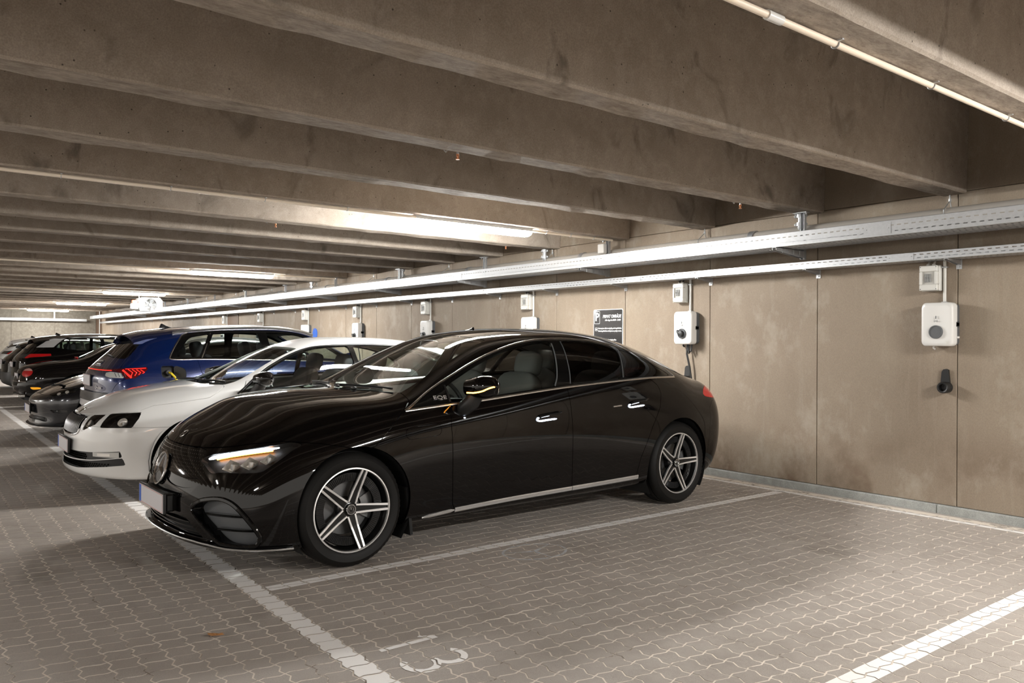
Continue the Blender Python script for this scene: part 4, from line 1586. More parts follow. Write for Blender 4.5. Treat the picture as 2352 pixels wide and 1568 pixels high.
def make_wheel(car, x, y, z, sg, rad=.352, rim=.243, width=.235, style='star', th0=0.0, seg=64, full=True):
    """wheel with its axis along Y; sg is the side it faces"""
    root = bpy.data.objects.new('wheel', None)
    root.location = (x, y, z)
    link(root, car.root)
    hw = width / 2
    T_ = MB()
    out = [(rim - .004, hw - .022), (rim + .004, hw - .010), (rim + .028, hw - .002), (rad - .068 + .028, hw + .002), (rad - .03, hw - .004), (rad - .012, hw - .016), (rad - .003, hw - .034), (rad, hw - .06), (rad, hw - .0615)]
    groove = [(rad - .008, hw - .0625), (rad - .008, hw - .0705), (rad, hw - .0715), (rad + .001, .008), (rad - .008, .007)]
    half = out + groove
    prof = half + [(r_, -w_) for r_, w_ in half[::-1]]
    v, f = [], []
    m = len(prof)
    sg_n = seg * 2 if full else seg
    for i in range(sg_n):
        a = 2 * PI * i / sg_n
        for q, (r_, w_) in enumerate(prof):
            rr_ = r_
            if full and i % 2 == 0 and (4 <= q <= 6 or m - 7 <= q <= m - 5):
                rr_ -= .0035
            v.append((rr_ * math.cos(a), sg * w_, rr_ * math.sin(a)))
    for i in range(sg_n):
        j = (i + 1) % sg_n
        for q in range(m - 1):
            f.append((i * m + q, j * m + q, j * m + q + 1, i * m + q + 1))
    T_.add(v, f)
    T_.build('tyre', M['rubber'], root, smooth='auto')
    b = MB()
    b.lathe([(rim - .002, sg * (hw - .014)), (rim - .012, sg * (hw - .020)), (rim - .022, sg * (hw - .05)), (rim - .026, sg * -.02), (rim - .01, sg * -(hw - .02))], (0, 0, 0), 'y', seg)
    rimo = b.build('rim', M['rim_black'], root, smooth='auto')
    b = MB()
    b.lathe([(rim + .001, sg * (hw - .020)), (rim + .0015, sg * (hw - .0065)), (rim - .006, sg * (hw - .0055)), (rim - .0085, sg * (hw - .012)), (rim - .0085, sg * (hw - .02))], (0, 0, 0), 'y', seg, close=True)
    b.build('rim_lip', M['machined'], rimo, smooth='auto')
    if full:
        b = MB()
        b.lathe([(.05, sg * -.0), (.165, sg * -.0), (.165, sg * -.02), (.05, sg * -.02)], (0, 0, 0), 'y', 40, close=True)
        b.build('brake_disc', M['disc'], root)
        b = MB()
        for k in range(7):
            a0, a1 = R(-28 + 8 * k), R(-28 + 8 * (k + 1))
            q = [(r_ * math.cos(a), r_ * math.sin(a)) for r_, a in ((.105, a0), (.185, a0), (.185, a1), (.105, a1))]
            b.prism(q, 'y', sg * -.045, sg * .018)
        b.build('brake_caliper', M['caliper'], root)
    b = MB()
    b.lathe([(.0, sg * -.03), (.07, sg * -.03), (.07, sg * .045), (.052, sg * .062), (.03, sg * .070), (0, sg * .071)], (0, 0, 0), 'y', 28)
    b.build('hub', M['rim_black'], rimo, smooth='auto')
    yh = hw - .042        # face height near hub
    if style == 'star':
        for k in range(5):
            a = R(th0 + 72 * k)
            def W(u, t_):          # u along the spoke, t across
                return (u * math.cos(a) - t_ * math.sin(a), u * math.sin(a) + t_ * math.cos(a))
            def bar(name, c0, c1, w0, w1, d0, d1, mat, th=.02):
                mb = MB()
                st = []
                for u, c, ww, d in ((.040, c0, w0, d0), (.11, c0 + (c1 - c0) * .36, w0 + (w1 - w0) * .36, d0 + .004), (rim - .007, c1, w1, d1)):
                    p0, p1 = W(u, c - ww / 2), W(u, c + ww / 2)
                    st.append([(p0[0], sg * d, p0[1]), (p1[0], sg * d, p1[1]), (p1[0], sg * (d - th), p1[1]), (p0[0], sg * (d - th), p0[1])])
                v_ = [q for s_ in st for q in s_]
                f_ = [(4 * i + q, 4 * i + (q + 1) % 4, 4 * i + 4 + (q + 1) % 4, 4 * i + 4 + q) for i in range(2) for q in range(4)]
                f_ += [(0, 1, 2, 3), (8, 9, 10, 11)]
                mb.add(v_, f_)
                return mb.build(name, mat, rimo)
            bar('spoke', 0, 0, .054, .040, yh - .006, hw - .022, M['rim_black'], .03)
            for s_ in (-1, 1):
                bar('spoke_face', s_ * .0245, s_ * .0150, .0100, .0135, yh, hw - .012, M['machined'], .012)
        # ribbed aero ring between the spokes
        b = MB()
        b.lathe([(.168, sg * (hw - .062)), (.172, sg * (hw - .052)), (.222, sg * (hw - .050)), (.226, sg * (hw - .06))], (0, 0, 0), 'y', 60)
        b.build('aero_ring', M['rim_black'], rimo, smooth='auto')
        b = MB()
        for k in range(110):
            a = 2 * PI * k / 110
            c_, s_ = math.cos(a), math.sin(a)
            v_ = []
            for r_, d in ((.175, 0), (.218, 0)):
                for t_ in (-.0016, .0016):
                    v_.append((r_ * c_ - t_ * s_, sg * (hw - .0515), r_ * s_ + t_ * c_))
                v_.append((r_ * c_, sg * (hw - .0455), r_ * s_))
            b.add(v_, [(0, 2, 5, 3), (2, 1, 4, 5), (0, 1, 2), (3, 5, 4)])
        b.build('aero_rib', M['rib_grey'], rimo, kind='stuff')
    elif full:
        for k in range(10):
            a = R(th0 + 36 * k)
            c_, s_ = math.cos(a), math.sin(a)
            mb = MB()
            v_ = []
            for u, ww, d in ((.05, .03, yh - .01), (rim - .008, .04, hw - .02)):
                for t_, dd in ((-ww / 2, 0), (ww / 2, 0), (ww / 2, -.02), (-ww / 2, -.02)):
                    v_.append((u * c_ - t_ * s_, sg * (d + dd), u * s_ + t_ * c_))
            mb.add(v_, [(0, 1, 2, 3), (4, 5, 6, 7)] + [(q, (q + 1) % 4, 4 + (q + 1) % 4, 4 + q) for q in range(4)])
            mb.build('spoke', M['machined' if style == 'ten' else 'rim_black'], rimo)
    # hub cap with emblem
    b = MB()
    b.lathe([(0, sg * (yh + .012)), (.031, sg * (yh + .012)), (.034, sg * (yh + .008)), (.034, sg * (yh - .03))], (0, 0, 0), 'y', 28)
    cap = b.build('hub_cap', M['rim_black'] if style == 'star' else M['satin_black'], rimo, smooth='auto')
    if style == 'star':
        b = MB()
        star_badge(b, (0, sg * (yh + .0125), 0), Vector((1, 0, 0)), Vector((0, 0, 1)), Vector((0, sg, 0)), .0165, .0026)
        b.tube([(.029 * math.cos(q), sg * (yh + .0125), .029 * math.sin(q)) for q in np.linspace(0, 2 * PI, 29)[:-1]], .0032, 5, close=True)
        for k in range(26):
            q = 2 * PI * k / 26
            b.cyl((.0225 * math.cos(q), sg * (yh + .011), .0225 * math.sin(q)), (.0225 * math.cos(q), sg * (yh + .0135), .0225 * math.sin(q)), .0012, 4)
        b.build('emblem', M['chrome'], rimo)
        for k in range(5):
            q = R(th0 + 36 + 72 * k)
            b = MB()
            b.cyl((.048 * math.cos(q), sg * (yh - .03), .048 * math.sin(q)), (.048 * math.cos(q), sg * (yh - .012), .048 * math.sin(q)), .010, 6)
            b.build('lug_bolt', M['mid_plastic'], rimo)
    return root

def star_badge(b, c, ex, ey, ez, r_, th, ring=True):
    """three pointed star in a ring, raised"""
    c = Vector(c)
    for k in range(3):
        a = R(90 + 120 * k)
        d = ex * math.cos(a) + ey * math.sin(a)
        n_ = -ex * math.sin(a) + ey * math.cos(a)
        tip, l_, r2 = c + d * r_, c + n_ * (r_ * .115) + d * r_ * .07, c - n_ * (r_ * .115) + d * r_ * .07
        top = c + ez * th
        b.add([tip, l_, top, r2, c], [(0, 1, 2), (0, 2, 3), (0, 3, 4, 1)])
    if ring:
        n = 28
        b.tube([c + (ex * math.cos(2 * PI * k / n) + ey * math.sin(2 * PI * k / n)) * r_ * 1.0 for k in range(n)], r_ * .075, 6, close=True)

def soft_block(b, c, size, lean=0.0, sub=3, p=4.0):
    """cushion: a superellipsoid block, leaned about Y"""
    n, m = 8 * sub // 2, 12 * sub // 2
    v, f = [], []
    cl, sl = math.cos(lean), math.sin(lean)
    def sp(t, e):
        return math.copysign(abs(t) ** e, t)
    e = 2 / p
    for i in range(n + 1):
        la = -PI / 2 + PI * i / n
        for j in range(m):
            lo = 2 * PI * j / m
            x = sp(math.cos(la), e) * sp(math.cos(lo), e) * size[0] / 2
            y = sp(math.cos(la), e) * sp(math.sin(lo), e) * size[1] / 2
            z = sp(math.sin(la), e) * size[2] / 2
            v.append((c[0] + x * cl + z * sl, c[1] + y, c[2] - x * sl + z * cl))
    for i in range(n):
        for j in range(m):
            f.append((i * m + j, i * m + (j + 1) % m, (i + 1) * m + (j + 1) % m, (i + 1) * m + j))
    return b.add(v, f)

def cabin(car, xf, xr, zc, mat='seat_dark', wheel_y=None, xd=None, zb=.95, half=.72, sc=1.0, xw=1.7):
    """seats, dashboard, steering wheel; xf/xr hip points"""
    for x, ys in ((xf, (-.37, .37)), (xr, (-.40, .40))):
        for y in ys:
            s_ = bpy.data.objects.new('seat', None)
            s_.location = (x, y, 0)
            link(s_, car.root)
            b = MB()
            soft_block(b, (-.12, 0, zc - .42), (.56, .50, .18), -.12)
            b.build('seat_cushion', M[mat], s_, smooth=True)
            b = MB()
            soft_block(b, (.23, 0, zc - .10), (.17, .50, .66), .30)
            b.build('seat_back', M[mat], s_, smooth=True)
            b = MB()
            soft_block(b, (.40, 0, zc + .28), (.13, .27, .21), .22, p=3.4)
            b.build('headrest', M[mat], s_, smooth=True)
            b = MB()
            b.cyl((.34, -.06, zc + .12), (.38, -.06, zc + .25), .008, 6).cyl((.34, .06, zc + .12), (.38, .06, zc + .25), .008, 6)
            b.build('headrest_post', M['chrome'], s_)
    if xd:
        b = MB()
        n = 14
        v, f = [], []
        for i in range(n + 1):
            y = -half + 2 * half * i / n
            k = 1 - .12 * (abs(y) / half) ** 2
            for x, z in ((xd, zb - .02), (xd + .2, zb + .035), (xd + .42, zb + .03), (xd + .50, zb - .03), (xd + .50, zb - .2), (xd + .40, zb - .45)):
                v.append((x + .10 * (1 - k) * 5, y, z))
        for i in range(n):
            for q in range(5):
                f.append((i * 6 + q, i * 6 + q + 1, (i + 1) * 6 + q + 1, (i + 1) * 6 + q))
        b.add(v, f)
        b.build('dashboard', M['trim_dark'], car.root, smooth='auto')
    if wheel_y is not None:
        c = Vector((xw, wheel_y, zb + .0))
        ax_ = Vector((.88, 0, .47)).normalized()
        u = Vector((0, 1, 0))
        v_ = ax_.cross(u)
        b = MB()
        b.tube([c + (u * math.cos(q) + v_ * math.sin(q)) * .18 for q in np.linspace(0, 2 * PI, 25)[:-1]], .016, 8, close=True)
        for q in (0, PI, -PI / 2):
            b.tube([c - ax_ * .02, c + (u * math.cos(q) + v_ * math.sin(q)) * .178], [.028, .014], 8)
        soft_block(b, tuple(c - ax_ * .015), (.05, .13, .10), .5)
        b.build('steering_wheel', M['satin_black'], car.root, smooth='auto')

def wheel_wells(car, xs, zr, rad, yin=.50, yout=.90):
    for x in xs:
        for sg in (-1, 1):
            b = MB()
            n = 20
            v, f = [], []
            for i in range(n + 1):
                a = R(-35 + 250 * i / n)
                for yy in (yin, yout):
                    v.append((x + rad * math.cos(a), sg * yy, zr + rad * math.sin(a)))
            for i in range(n):
                f.append((2 * i, 2 * i + 1, 2 * i + 3, 2 * i + 2))
            b.add(v, f)
            b.add([(x + rad * math.cos(R(-35 + 250 * i / n)), sg * yin, zr + rad * math.sin(R(-35 + 250 * i / n))) for i in range(n + 1)], [tuple(range(n + 1))])
            b.build('wheel_housing', M['underbody'], car.root)

def under(car, x0, x1, hw, z, bow=.12, wheels=(), wr_=.40):
    """belly pan, narrower between the wheels"""
    b = MB()
    n = 40
    v, f = [], []
    for i in range(n + 1):
        x = x0 + (x1 - x0) * i / n
        k = 1.0 if not any(abs(x - q) < wr_ for q in wheels) else .70
        e = min(x - x0, x1 - x) / .35
        k *= min(1, .55 + .45 * math.sqrt(max(0, min(1, e))))
        for y in (-hw * k, hw * k):
            v += [(x, y, z), (x, y, z + .05)]
    for i in range(n):
        a, c = 4 * i, 4 * i + 4
        f += [(a, a + 2, c + 2, c), (a, c, c + 1, a + 1), (a + 2, a + 3, c + 3, c + 2), (a + 1, c + 1, c + 3, a + 3)]
    b.add(v, f)
    b.build('underbody', M['underbody'], car.root)

def lining(car, x0, x1, z0, windows, off=.035):
    """inner skin of the cabin with the same window openings"""
    V, T = car.V, car.T
    m = (V.copy(), T.copy())
    m, _ = split(m, np.maximum(np.maximum(x0 - m[0][:, 0], m[0][:, 0] - x1), z0 - m[0][:, 2]))
    for kind, poly, mask in windows:
        val = car.val(m, kind, poly, mask)
        _, m = split(m, val - .012)
    VV = m[0].copy()
    VV[:, :3] -= VV[:, 3:] * off
    VV[:, 3:] *= -1
    panel('cabin_lining', (VV, m[1][:, ::-1]), M['headliner'], car.root, 0)

def number_plate(car, p, nrm_x, w_=.52, h=.115, blue=True, tilt=0.0, yaw_=0.0, digits=None, parent=None):
    root = bpy.data.objects.new('number_plate', None)
    root.location = p
    root.rotation_euler = (0, tilt, yaw_ + (0 if nrm_x < 0 else PI))
    link(root, parent or car.root)
    MB().box(.004, .022, -w_ / 2 - .008, w_ / 2 + .008, -h / 2 - .006, h / 2 + .006, .004).build('plate_holder', M['satin_black'], root)
    b = MB()
    b.box(0, .004, -w_ / 2, w_ / 2, -h / 2, h / 2)
    b.build('plate', M['plate'], root)
    b = MB()
    for a in ((-w_ / 2 + .004, w_ / 2 - .004, h / 2 - .006, h / 2 - .003), (-w_ / 2 + .004, w_ / 2 - .004, -h / 2 + .003, -h / 2 + .006), (-w_ / 2 + .004, -w_ / 2 + .007, -h / 2 + .003, h / 2 - .003), (w_ / 2 - .007, w_ / 2 - .004, -h / 2 + .003, h / 2 - .003)):
        b.box(-.0006, .001, *a)
    b.build('plate_border', M['plate_rim'], root)
    if blue:
        # reads from the front: the band is at the viewer's left
        b = MB()
        b.box(-.0008, .001, w_ / 2 - .048, w_ / 2 - .005, -h / 2 + .004, h / 2 - .004)
        b.build('plate_band', M['plate_blue'], root)
    return root

def mirror(car, x, z, sg, mat, lit=False, out=.19, size=(.17, .24, .145), fold=False):
    root = bpy.data.objects.new('door_mirror', None)
    p_, n_ = car.side(x, z, sg)
    root.location = (p_.x, p_.y, p_.z)
    if fold:
        root.rotation_euler = (0, 0, -sg * R(72))
    link(root, car.root)
    b = MB()
    n, m = 12, 20
    v, f = [], []
    for i in range(n + 1):
        t = i / n                                       # 0 at the inner end, 1 at the tip
        yy = .055 + t * size[1]
        k = (1 - abs(2 * t - .85) ** 3.2 * .8 if t > .42 else .97 - (.42 - t) * .5)
        k = max(.12, min(1, k))
        for j in range(m):
            a = 2 * PI * j / m
            c_, s_ = math.cos(a), math.sin(a)
            xx = (size[0] * .5 * (abs(c_) ** .8) * (1 if c_ > 0 else -1.0)) * k
            zz = size[2] * .5 * math.copysign(abs(s_) ** .7, s_) * k
            if c_ > 0:
                xx = min(xx, size[0] * .30)              # flat rear with the glass
            v.append((xx - .02 + .04 * t, sg * yy, zz + .085 + .015 * t))
    for i in range(n):
        for j in range(m):
            f.append((i * m + j, i * m + (j + 1) % m, (i + 1) * m + (j + 1) % m, (i + 1) * m + j))
    f += [tuple(range(m)), tuple(n * m + j for j in range(m))]
    b.add(v, f)
    b.build('mirror_shell', mat, root, smooth='auto')
    b = MB()
    b.tube([(-.075, -sg * .02, -.095), (-.065, sg * .03, -.06), (-.035, sg * .085, -.01), (-.012, sg * .13, .06)], [.036, .052, .056, .044], 12)
    b.build('mirror_foot', M['satin_black'], root, smooth='auto')
    b = MB()
    b.prism(rounded_rect(size[1] * .78, size[2] * .70, .035, 4), 'x', .0, .0032)
    b2 = MB().add([(v_[0] + size[0] * .30 - .018, sg * (v_[1] + .06 + size[1] * .5), v_[2] + .092) for v_ in b.v], b.f)
    b2.build('mirror_glass', M['chrome'], root)
    if lit:
        b = MB()
        pts = []
        for k in range(17):
            tt = .16 + .80 * k / 16
            kk = (1 - abs(2 * tt - .85) ** 3.2 * .8 if tt > .42 else .97 - (.42 - tt) * .5)
            a = R(205 - 12 * tt - 20 * max(0, tt - .75) * 4)
            c_, s_ = math.cos(a), math.sin(a)
            pts.append((-size[0] * .5 * abs(c_) ** .8 * kk * 1.01 - .02 + .04 * tt, sg * (.055 + tt * size[1]), -size[2] * .5 * abs(s_) ** .7 * kk * (1 if s_ < 0 else -1) + .085 + .015 * tt))
        b.tube(pts, .0048, 6)
        b.build('turn_signal', M['amber_lit'], root, smooth='auto')
    return root

def antenna(car, x, mat='satin_black', k=1.0):
    p_, n_ = car.top(x, 0)
    b = MB()
    prof = [(-.09, 0), (.085, 0), (.075, .045), (.055, .06), (.03, .052), (-.03, .02)]
    v, f = [], []
    for yy, s in ((-.02, 1), (-.009, .0), (.009, .0), (.02, 1)):
        pass
    for s_, yy in ((0.0, .022), (.5, .014), (.85, .007), (1.0, .002)):
        for sg in (-1, 1):
            v += [(p_.x + x_ * (1 - .0 * s_) * k, sg * yy * k, p_.z - .004 + z_ * s_ * k) for x_, z_ in prof]
    b = MB()
    sec = 12
    v, f = [], []
    for i in range(sec + 1):
        t = i / sec
        x_ = -.09 + .175 * t
        h_ = .062 * (t ** 1.9) if t < .86 else .062 * (.86 ** 1.9) * math.sqrt(max(0, 1 - ((t - .86) / .14) ** 2))
        w_ = .022 * math.sqrt(max(.02, 1 - (2 * t - 1) ** 2 * .9))
        for a in np.linspace(0, PI, 7):
            v.append((p_.x + x_ * k, w_ * math.cos(a) * (1 if a in (0, PI) else .8) * k, p_.z - .004 + max(.003, h_) * math.sin(a) ** .8 * k))
    for i in range(sec):
        for q in range(6):
            f.append((i * 7 + q, i * 7 + q + 1, (i + 1) * 7 + q + 1, (i + 1) * 7 + q))
    b.add(v, f)
    b.build('roof_antenna', M[mat], car.root, smooth='auto')

def wiper(car, pts, back=False, mat='satin_black'):
    b = MB()
    P = [p_ + n_ * .016 for p_, n_ in pts]
    b.tube(P, [.009] + [.006] * (len(P) - 1), 6)
    b.tube([p_ + n_ * .006 for p_, n_ in pts[1:]], .005, 5)
    b.build('wiper', M[mat], car.root)

# ------------------------------------------------------------------ black saloon in the foreground
def L_(nose, keys, tail, n=2.6, m=2.4):
    return dict(nose=nose, keys=keys, tail=tail, n=n, m=m)
hero_lines = [
    L_((.12, .150), [(.55, .76, .150), (1.3, .78, .185), (3.4, .78, .19), (4.35, .76, .2)], (4.62, .21), 2.3),
    L_((.03, .155), [(.52, .875, .140), (1.3, .875, .195), (3.4, .875, .205), (4.38, .84, .21)], (4.73, .24), 2.3),
    L_((.005, .20), [(.52, .905, .20), (1.3, .905, .25), (3.4, .91, .26), (4.40, .885, .27)], (4.80, .31), 2.25),
    L_((-.015, .35), [(.52, .93, .36), (.9, .945, .38), (1.4, .925, .38), (2.4, .915, .38), (3.4, .925, .38), (4.0, .955, .40), (4.42, .915, .42)], (4.87, .45), 2.15),
    L_((-.015, .48), [(.54, .93, .52), (.9, .955, .55), (1.5, .94, .54), (2.4, .935, .54), (3.4, .945, .55), (4.0, .968, .58), (4.42, .925, .6)], (4.90, .62), 2.05),
    L_((.01, .59), [(.56, .915, .64), (.9, .95, .70), (1.5, .95, .70), (2.4, .95, .70), (3.4, .955, .72), (4.0, .968, .76), (4.42, .915, .77)], (4.90, .77), 2.0),
    L_((.055, .68), [(.58, .88, .765), (.9, .915, .82), (1.5, .935, .84), (2.4, .94, .88), (3.4, .94, .92), (4.0, .925, .93), (4.42, .86, .91)], (4.88, .89), 1.95),
    L_((.115, .745), [(.6, .81, .86), (.9, .855, .91), (1.3, .885, .945), (1.8, .895, .975), (2.7, .90, 1.045), (3.5, .885, 1.085), (4.0, .84, 1.08), (4.4, .775, 1.015)], (4.84, .965), 1.9),
    L_((.14, .775), [(.6, .70, .915), (.9, .76, .965), (1.2, .80, .985), (1.42, .835, 1.01), (1.6, .83, 1.06), (1.8, .82, 1.12), (2.3, .80, 1.215), (2.8, .79, 1.25), (3.3, .79, 1.25), (3.7, .775, 1.22), (4.1, .735, 1.145), (4.4, .68, 1.06)], (4.83, .985), 1.9),
    L_((.165, .79), [(.6, .56, .962), (.9, .62, 1.005), (1.2, .66, 1.02), (1.34, .69, 1.035), (1.48, .71, 1.085), (1.8, .70, 1.22), (2.2, .675, 1.36), (2.6, .66, 1.415), (3.0, .65, 1.42), (3.4, .645, 1.385), (3.8, .62, 1.30), (4.15, .585, 1.195), (4.45, .54, 1.085)], (4.82, 1.0), 1.9),
    L_((.185, .80), [(.6, .40, .98), (.9, .45, 1.025), (1.2, .48, 1.04), (1.32, .50, 1.055), (1.45, .51, 1.11), (1.8, .50, 1.275), (2.2, .50, 1.415), (2.6, .49, 1.458), (3.0, .48, 1.463), (3.4, .47, 1.44), (3.8, .45, 1.365), (4.15, .42, 1.26), (4.47, .38, 1.115)], (4.82, 1.01), 1.9),
    L_((.20, .805), [(.6, .2, .99), (.9, .22, 1.035), (1.2, .24, 1.05), (1.31, .25, 1.065), (1.44, .25, 1.125), (1.8, .25, 1.30), (2.2, .25, 1.445), (2.6, .25, 1.488), (3.0, .25, 1.492), (3.4, .24, 1.47), (3.8, .23, 1.40), (4.15, .21, 1.29), (4.48, .19, 1.135)], (4.82, 1.015), 1.9),
    L_((.20, .806), [(.6, 0, .993), (.9, 0, 1.04), (1.2, 0, 1.055), (1.30, 0, 1.07), (1.43, 0, 1.13), (1.8, 0, 1.308), (2.2, 0, 1.453), (2.6, 0, 1.496), (3.0, 0, 1.50), (3.4, 0, 1.478), (3.8, 0, 1.41), (4.15, 0, 1.30), (4.48, 0, 1.14)], (4.82, 1.017), 1.9),
]
hero = Car('car', hero_lines, (-5.304, 1.285, 0), R(91.65), 'glossy black fastback saloon in the foreground bay with lit amber indicators', 'black_paint', (6, 28, 6, 9, 9))
H = hero
def P3(kind, pts):
    return Car.proj(np.array([(p_[0], abs(p_[1]), p_[2]) for p_ in pts], float), kind)
def circle(cx, cy, r_, n=48):
    return [(cx + r_ * math.cos(2 * PI * k / n), cy + r_ * math.sin(2 * PI * k / n)) for k in range(n)]
def ymin(y):
    return lambda V: y - np.abs(V[:, 1])
def xmax(x):
    return lambda V: V[:, 0] - x
def xmin(x):
    return lambda V: x - V[:, 0]
HW = [(.868, .349), (3.975, .349)]
H.carve('S', circle(.893, .352, .384), mask=ymin(.45))
H.carve('S', circle(3.965, .350, .392), mask=ymin(.45))
# side windows
dlo = [(1.262, .936, 0), (1.597, .962), (1.832, .977), (2.682, 1.046), (3.593, 1.089), (4.003, 1.083, 0), (4.028, 1.10, 0), (3.917, 1.188), (3.644, 1.302), (3.303, 1.377), (2.967, 1.404), (2.725, 1.404), (2.475, 1.382), (2.249, 1.337), (2.004, 1.262), (1.698, 1.135), (1.483, 1.037)]
dlo = smooth_poly(dlo, 5)
dlo_m = H.carve('S', dlo, .001, ymin(.56))
fg = smooth_poly([(1.622, .977, 0), (1.838, .995), (2.2, 1.024), (2.548, 1.050, 0), (2.60, 1.10), (2.693, 1.34), (2.690, 1.378), (2.66, 1.386), (2.454, 1.361), (2.232, 1.316), (1.988, 1.238), (1.725, 1.126), (1.628, 1.078, 0)], 5)
rg = smooth_poly([(2.736, 1.065, 0), (3.0, 1.080), (3.300, 1.094, 0), (3.41, 1.318, 0), (3.167, 1.378), (2.9, 1.391), (2.83, 1.386, 0)], 5)
qg = smooth_poly([(3.345, 1.098, 0), (3.502, 1.100), (3.90, 1.097), (3.955, 1.102), (3.90, 1.145), (3.742, 1.218), (3.555, 1.295), (3.455, 1.320, 0)], 5)
for nm, pl, mt in (('front_window', fg, 'glass'), ('rear_window', rg, 'glass_dark'), ('quarter_window', qg, 'glass_dark')):
    g_, dlo_m = H.cut(dlo_m, 'S', pl, .0015)
    H.pair(nm, g_, M[mt], flange=.004, off=-.003)
H.pair('window_pillar', dlo_m, M['gloss_black'], flange=.02, off=-.001)
# windscreen, rear window
wsp = smooth_poly([(1.135, -.15, 0), (1.135, 0), (1.158, .22), (1.245, .53), (1.335, .692, 0), (1.41, .672), (1.571, .640), (1.784, .605), (1.978, .572), (2.17, .535, 0), (2.135, .3), (2.12, 0), (2.12, -.15, 0)], 6)
ws_mask = lambda V: 1.0 - V[:, 2]
ws = H.carve('P', wsp, .0015, ws_mask)
H.one('windscreen', ws, M['glass'], flange=.004, off=-.002)
rwp = smooth_poly([(3.50, -.15, 0), (3.50, 0), (3.52, .34), (3.60, .455, 0), (4.05, .44), (4.36, .40, 0), (4.42, .2), (4.43, 0), (4.43, -.15, 0)], 6)
rw_mask = lambda V: 1.05 - V[:, 2]
H.one('rear_windscreen', H.carve('P', rwp, .0015, rw_mask), M['glass_dark'], flange=.004, off=-.002)
# lamps
hl3 = [(.118, .425, .664), (.123, .489, .634), (.135, .555, .600), (.169, .613, .608), (.215, .689, .610), (.287, .775, .614), (.338, .819, .622), (.387, .84, .655), (.445, .855, .694), (.500, .858, .731), (.560, .862, .768), (.505, .828, .783), (.436, .799, .770), (.352, .742, .752), (.239, .621, .724), (.145, .47, .692)]
hlp = smooth_poly([tuple(q) for q in P3('D', hl3)], 4)
lamp = H.carve('D', hlp, .001, lambda V: np.maximum(V[:, 0] - .62, .30 - np.abs(V[:, 1])))
def offset(Msh, d):
    V = Msh[0].copy()
    V[:, :3] -= V[:, 3:] * d
    return (V, Msh[1])
for sg, half in zip((1, -1), H.sides(lamp)):
    hr = bpy.data.objects.new('headlight', None)
    hr.location = (0, 0, 0)
    link(hr, H.root)
    panel('lamp_cover', half, M['glass_clear'], hr, .003, -.001)
    V_, T_ = half
    be = boundary(T_)
    # bucket: walls and floor
    inner = offset(half, .055)
    panel('lamp_housing', inner, M['satin_black'], hr, 0)
    o = len(be)
    A, B = V_[be[:, 0]], V_[be[:, 1]]
    W_ = np.concatenate([A[:, :3] - A[:, 3:] * .004, B[:, :3] - B[:, 3:] * .004, B[:, :3] - B[:, 3:] * .056, A[:, :3] - A[:, 3:] * .056])
    i_ = np.arange(o)
    link(bpy.data.objects.new('lamp_bezel', mesh_np('lamp_bezel', W_, np.stack([i_, i_ + o, i_ + 2 * o, i_ + 3 * o], 1), M['satin_black'])), hr)
    path = smooth_poly([(.141, .475, .676), (.237, .625, .712), (.351, .744, .743), (.44, .812, .757)], 6, False) if False else None
    pts = []
    for k in range(19):
        t = k / 18
        y = .478 + (.815 - .478) * t
        z = .678 + (.757 - .678) * (t ** .85)
        p_, n_ = H.front(sg * y, z)
        pts.append(p_ - n_ * .012)
    MB().tube(pts, [.005] + [.0095] * 16 + [.006, .003], 8).build('daytime_light', M['white_lit'], hr, smooth='auto')
    am = [p_ + Vector((.030, 0, -.010)) for p_ in pts[1:-2]]
    MB().tube(am, .006, 6).build('indicator_light', M['amber_lit'], hr, smooth='auto')
    for y, z, w_ in ((.655, .648, .075), (.745, .668, .066), (.812, .693, .044)):
        p_, n_ = H.front(sg * y, z)
        b = MB()
        c = p_ - n_ * .028
        ex_ = Vector((0, sg, 0)) - n_ * n_.dot(Vector((0, sg, 0)))
        ex_.normalize()
        ez_ = n_.cross(ex_)
        if ez_.z < 0:
            ez_ = -ez_
        q = []
        for dn, k in ((.018, 1.0), (-.02, .62)):
            q += [c + n_ * dn + ex_ * (a * w_ * k + .012 * e_) + ez_ * (e_ * .034 * k) for a, e_ in ((-.5, -1), (.5, -1), (.5, 1), (-.5, 1))]
        b.add(q, [(0, 1, 5, 4), (1, 2, 6, 5), (2, 3, 7, 6), (3, 0, 4, 7), (4, 5, 6, 7)])
        b.build('reflector', M['reflector'], hr)
        b = MB()
        soft_block(b, tuple(c - n_ * .004), (.02, w_ * .7, .035), 0)
        b.build('lens', M['lens_white'], hr, smooth=True)
tl = smooth_poly([(4.40, .915), (4.47, .893), (4.60, .880), (4.9, .86, 0), (4.95, .93, 0), (4.75, .972), (4.56, .985), (4.46, .962)], 4)
for half in H.sides(H.carve('S', tl, .001, ymin(.30))):
    panel('tail_light', half, M['lens_red_lit'], H.root, .004)
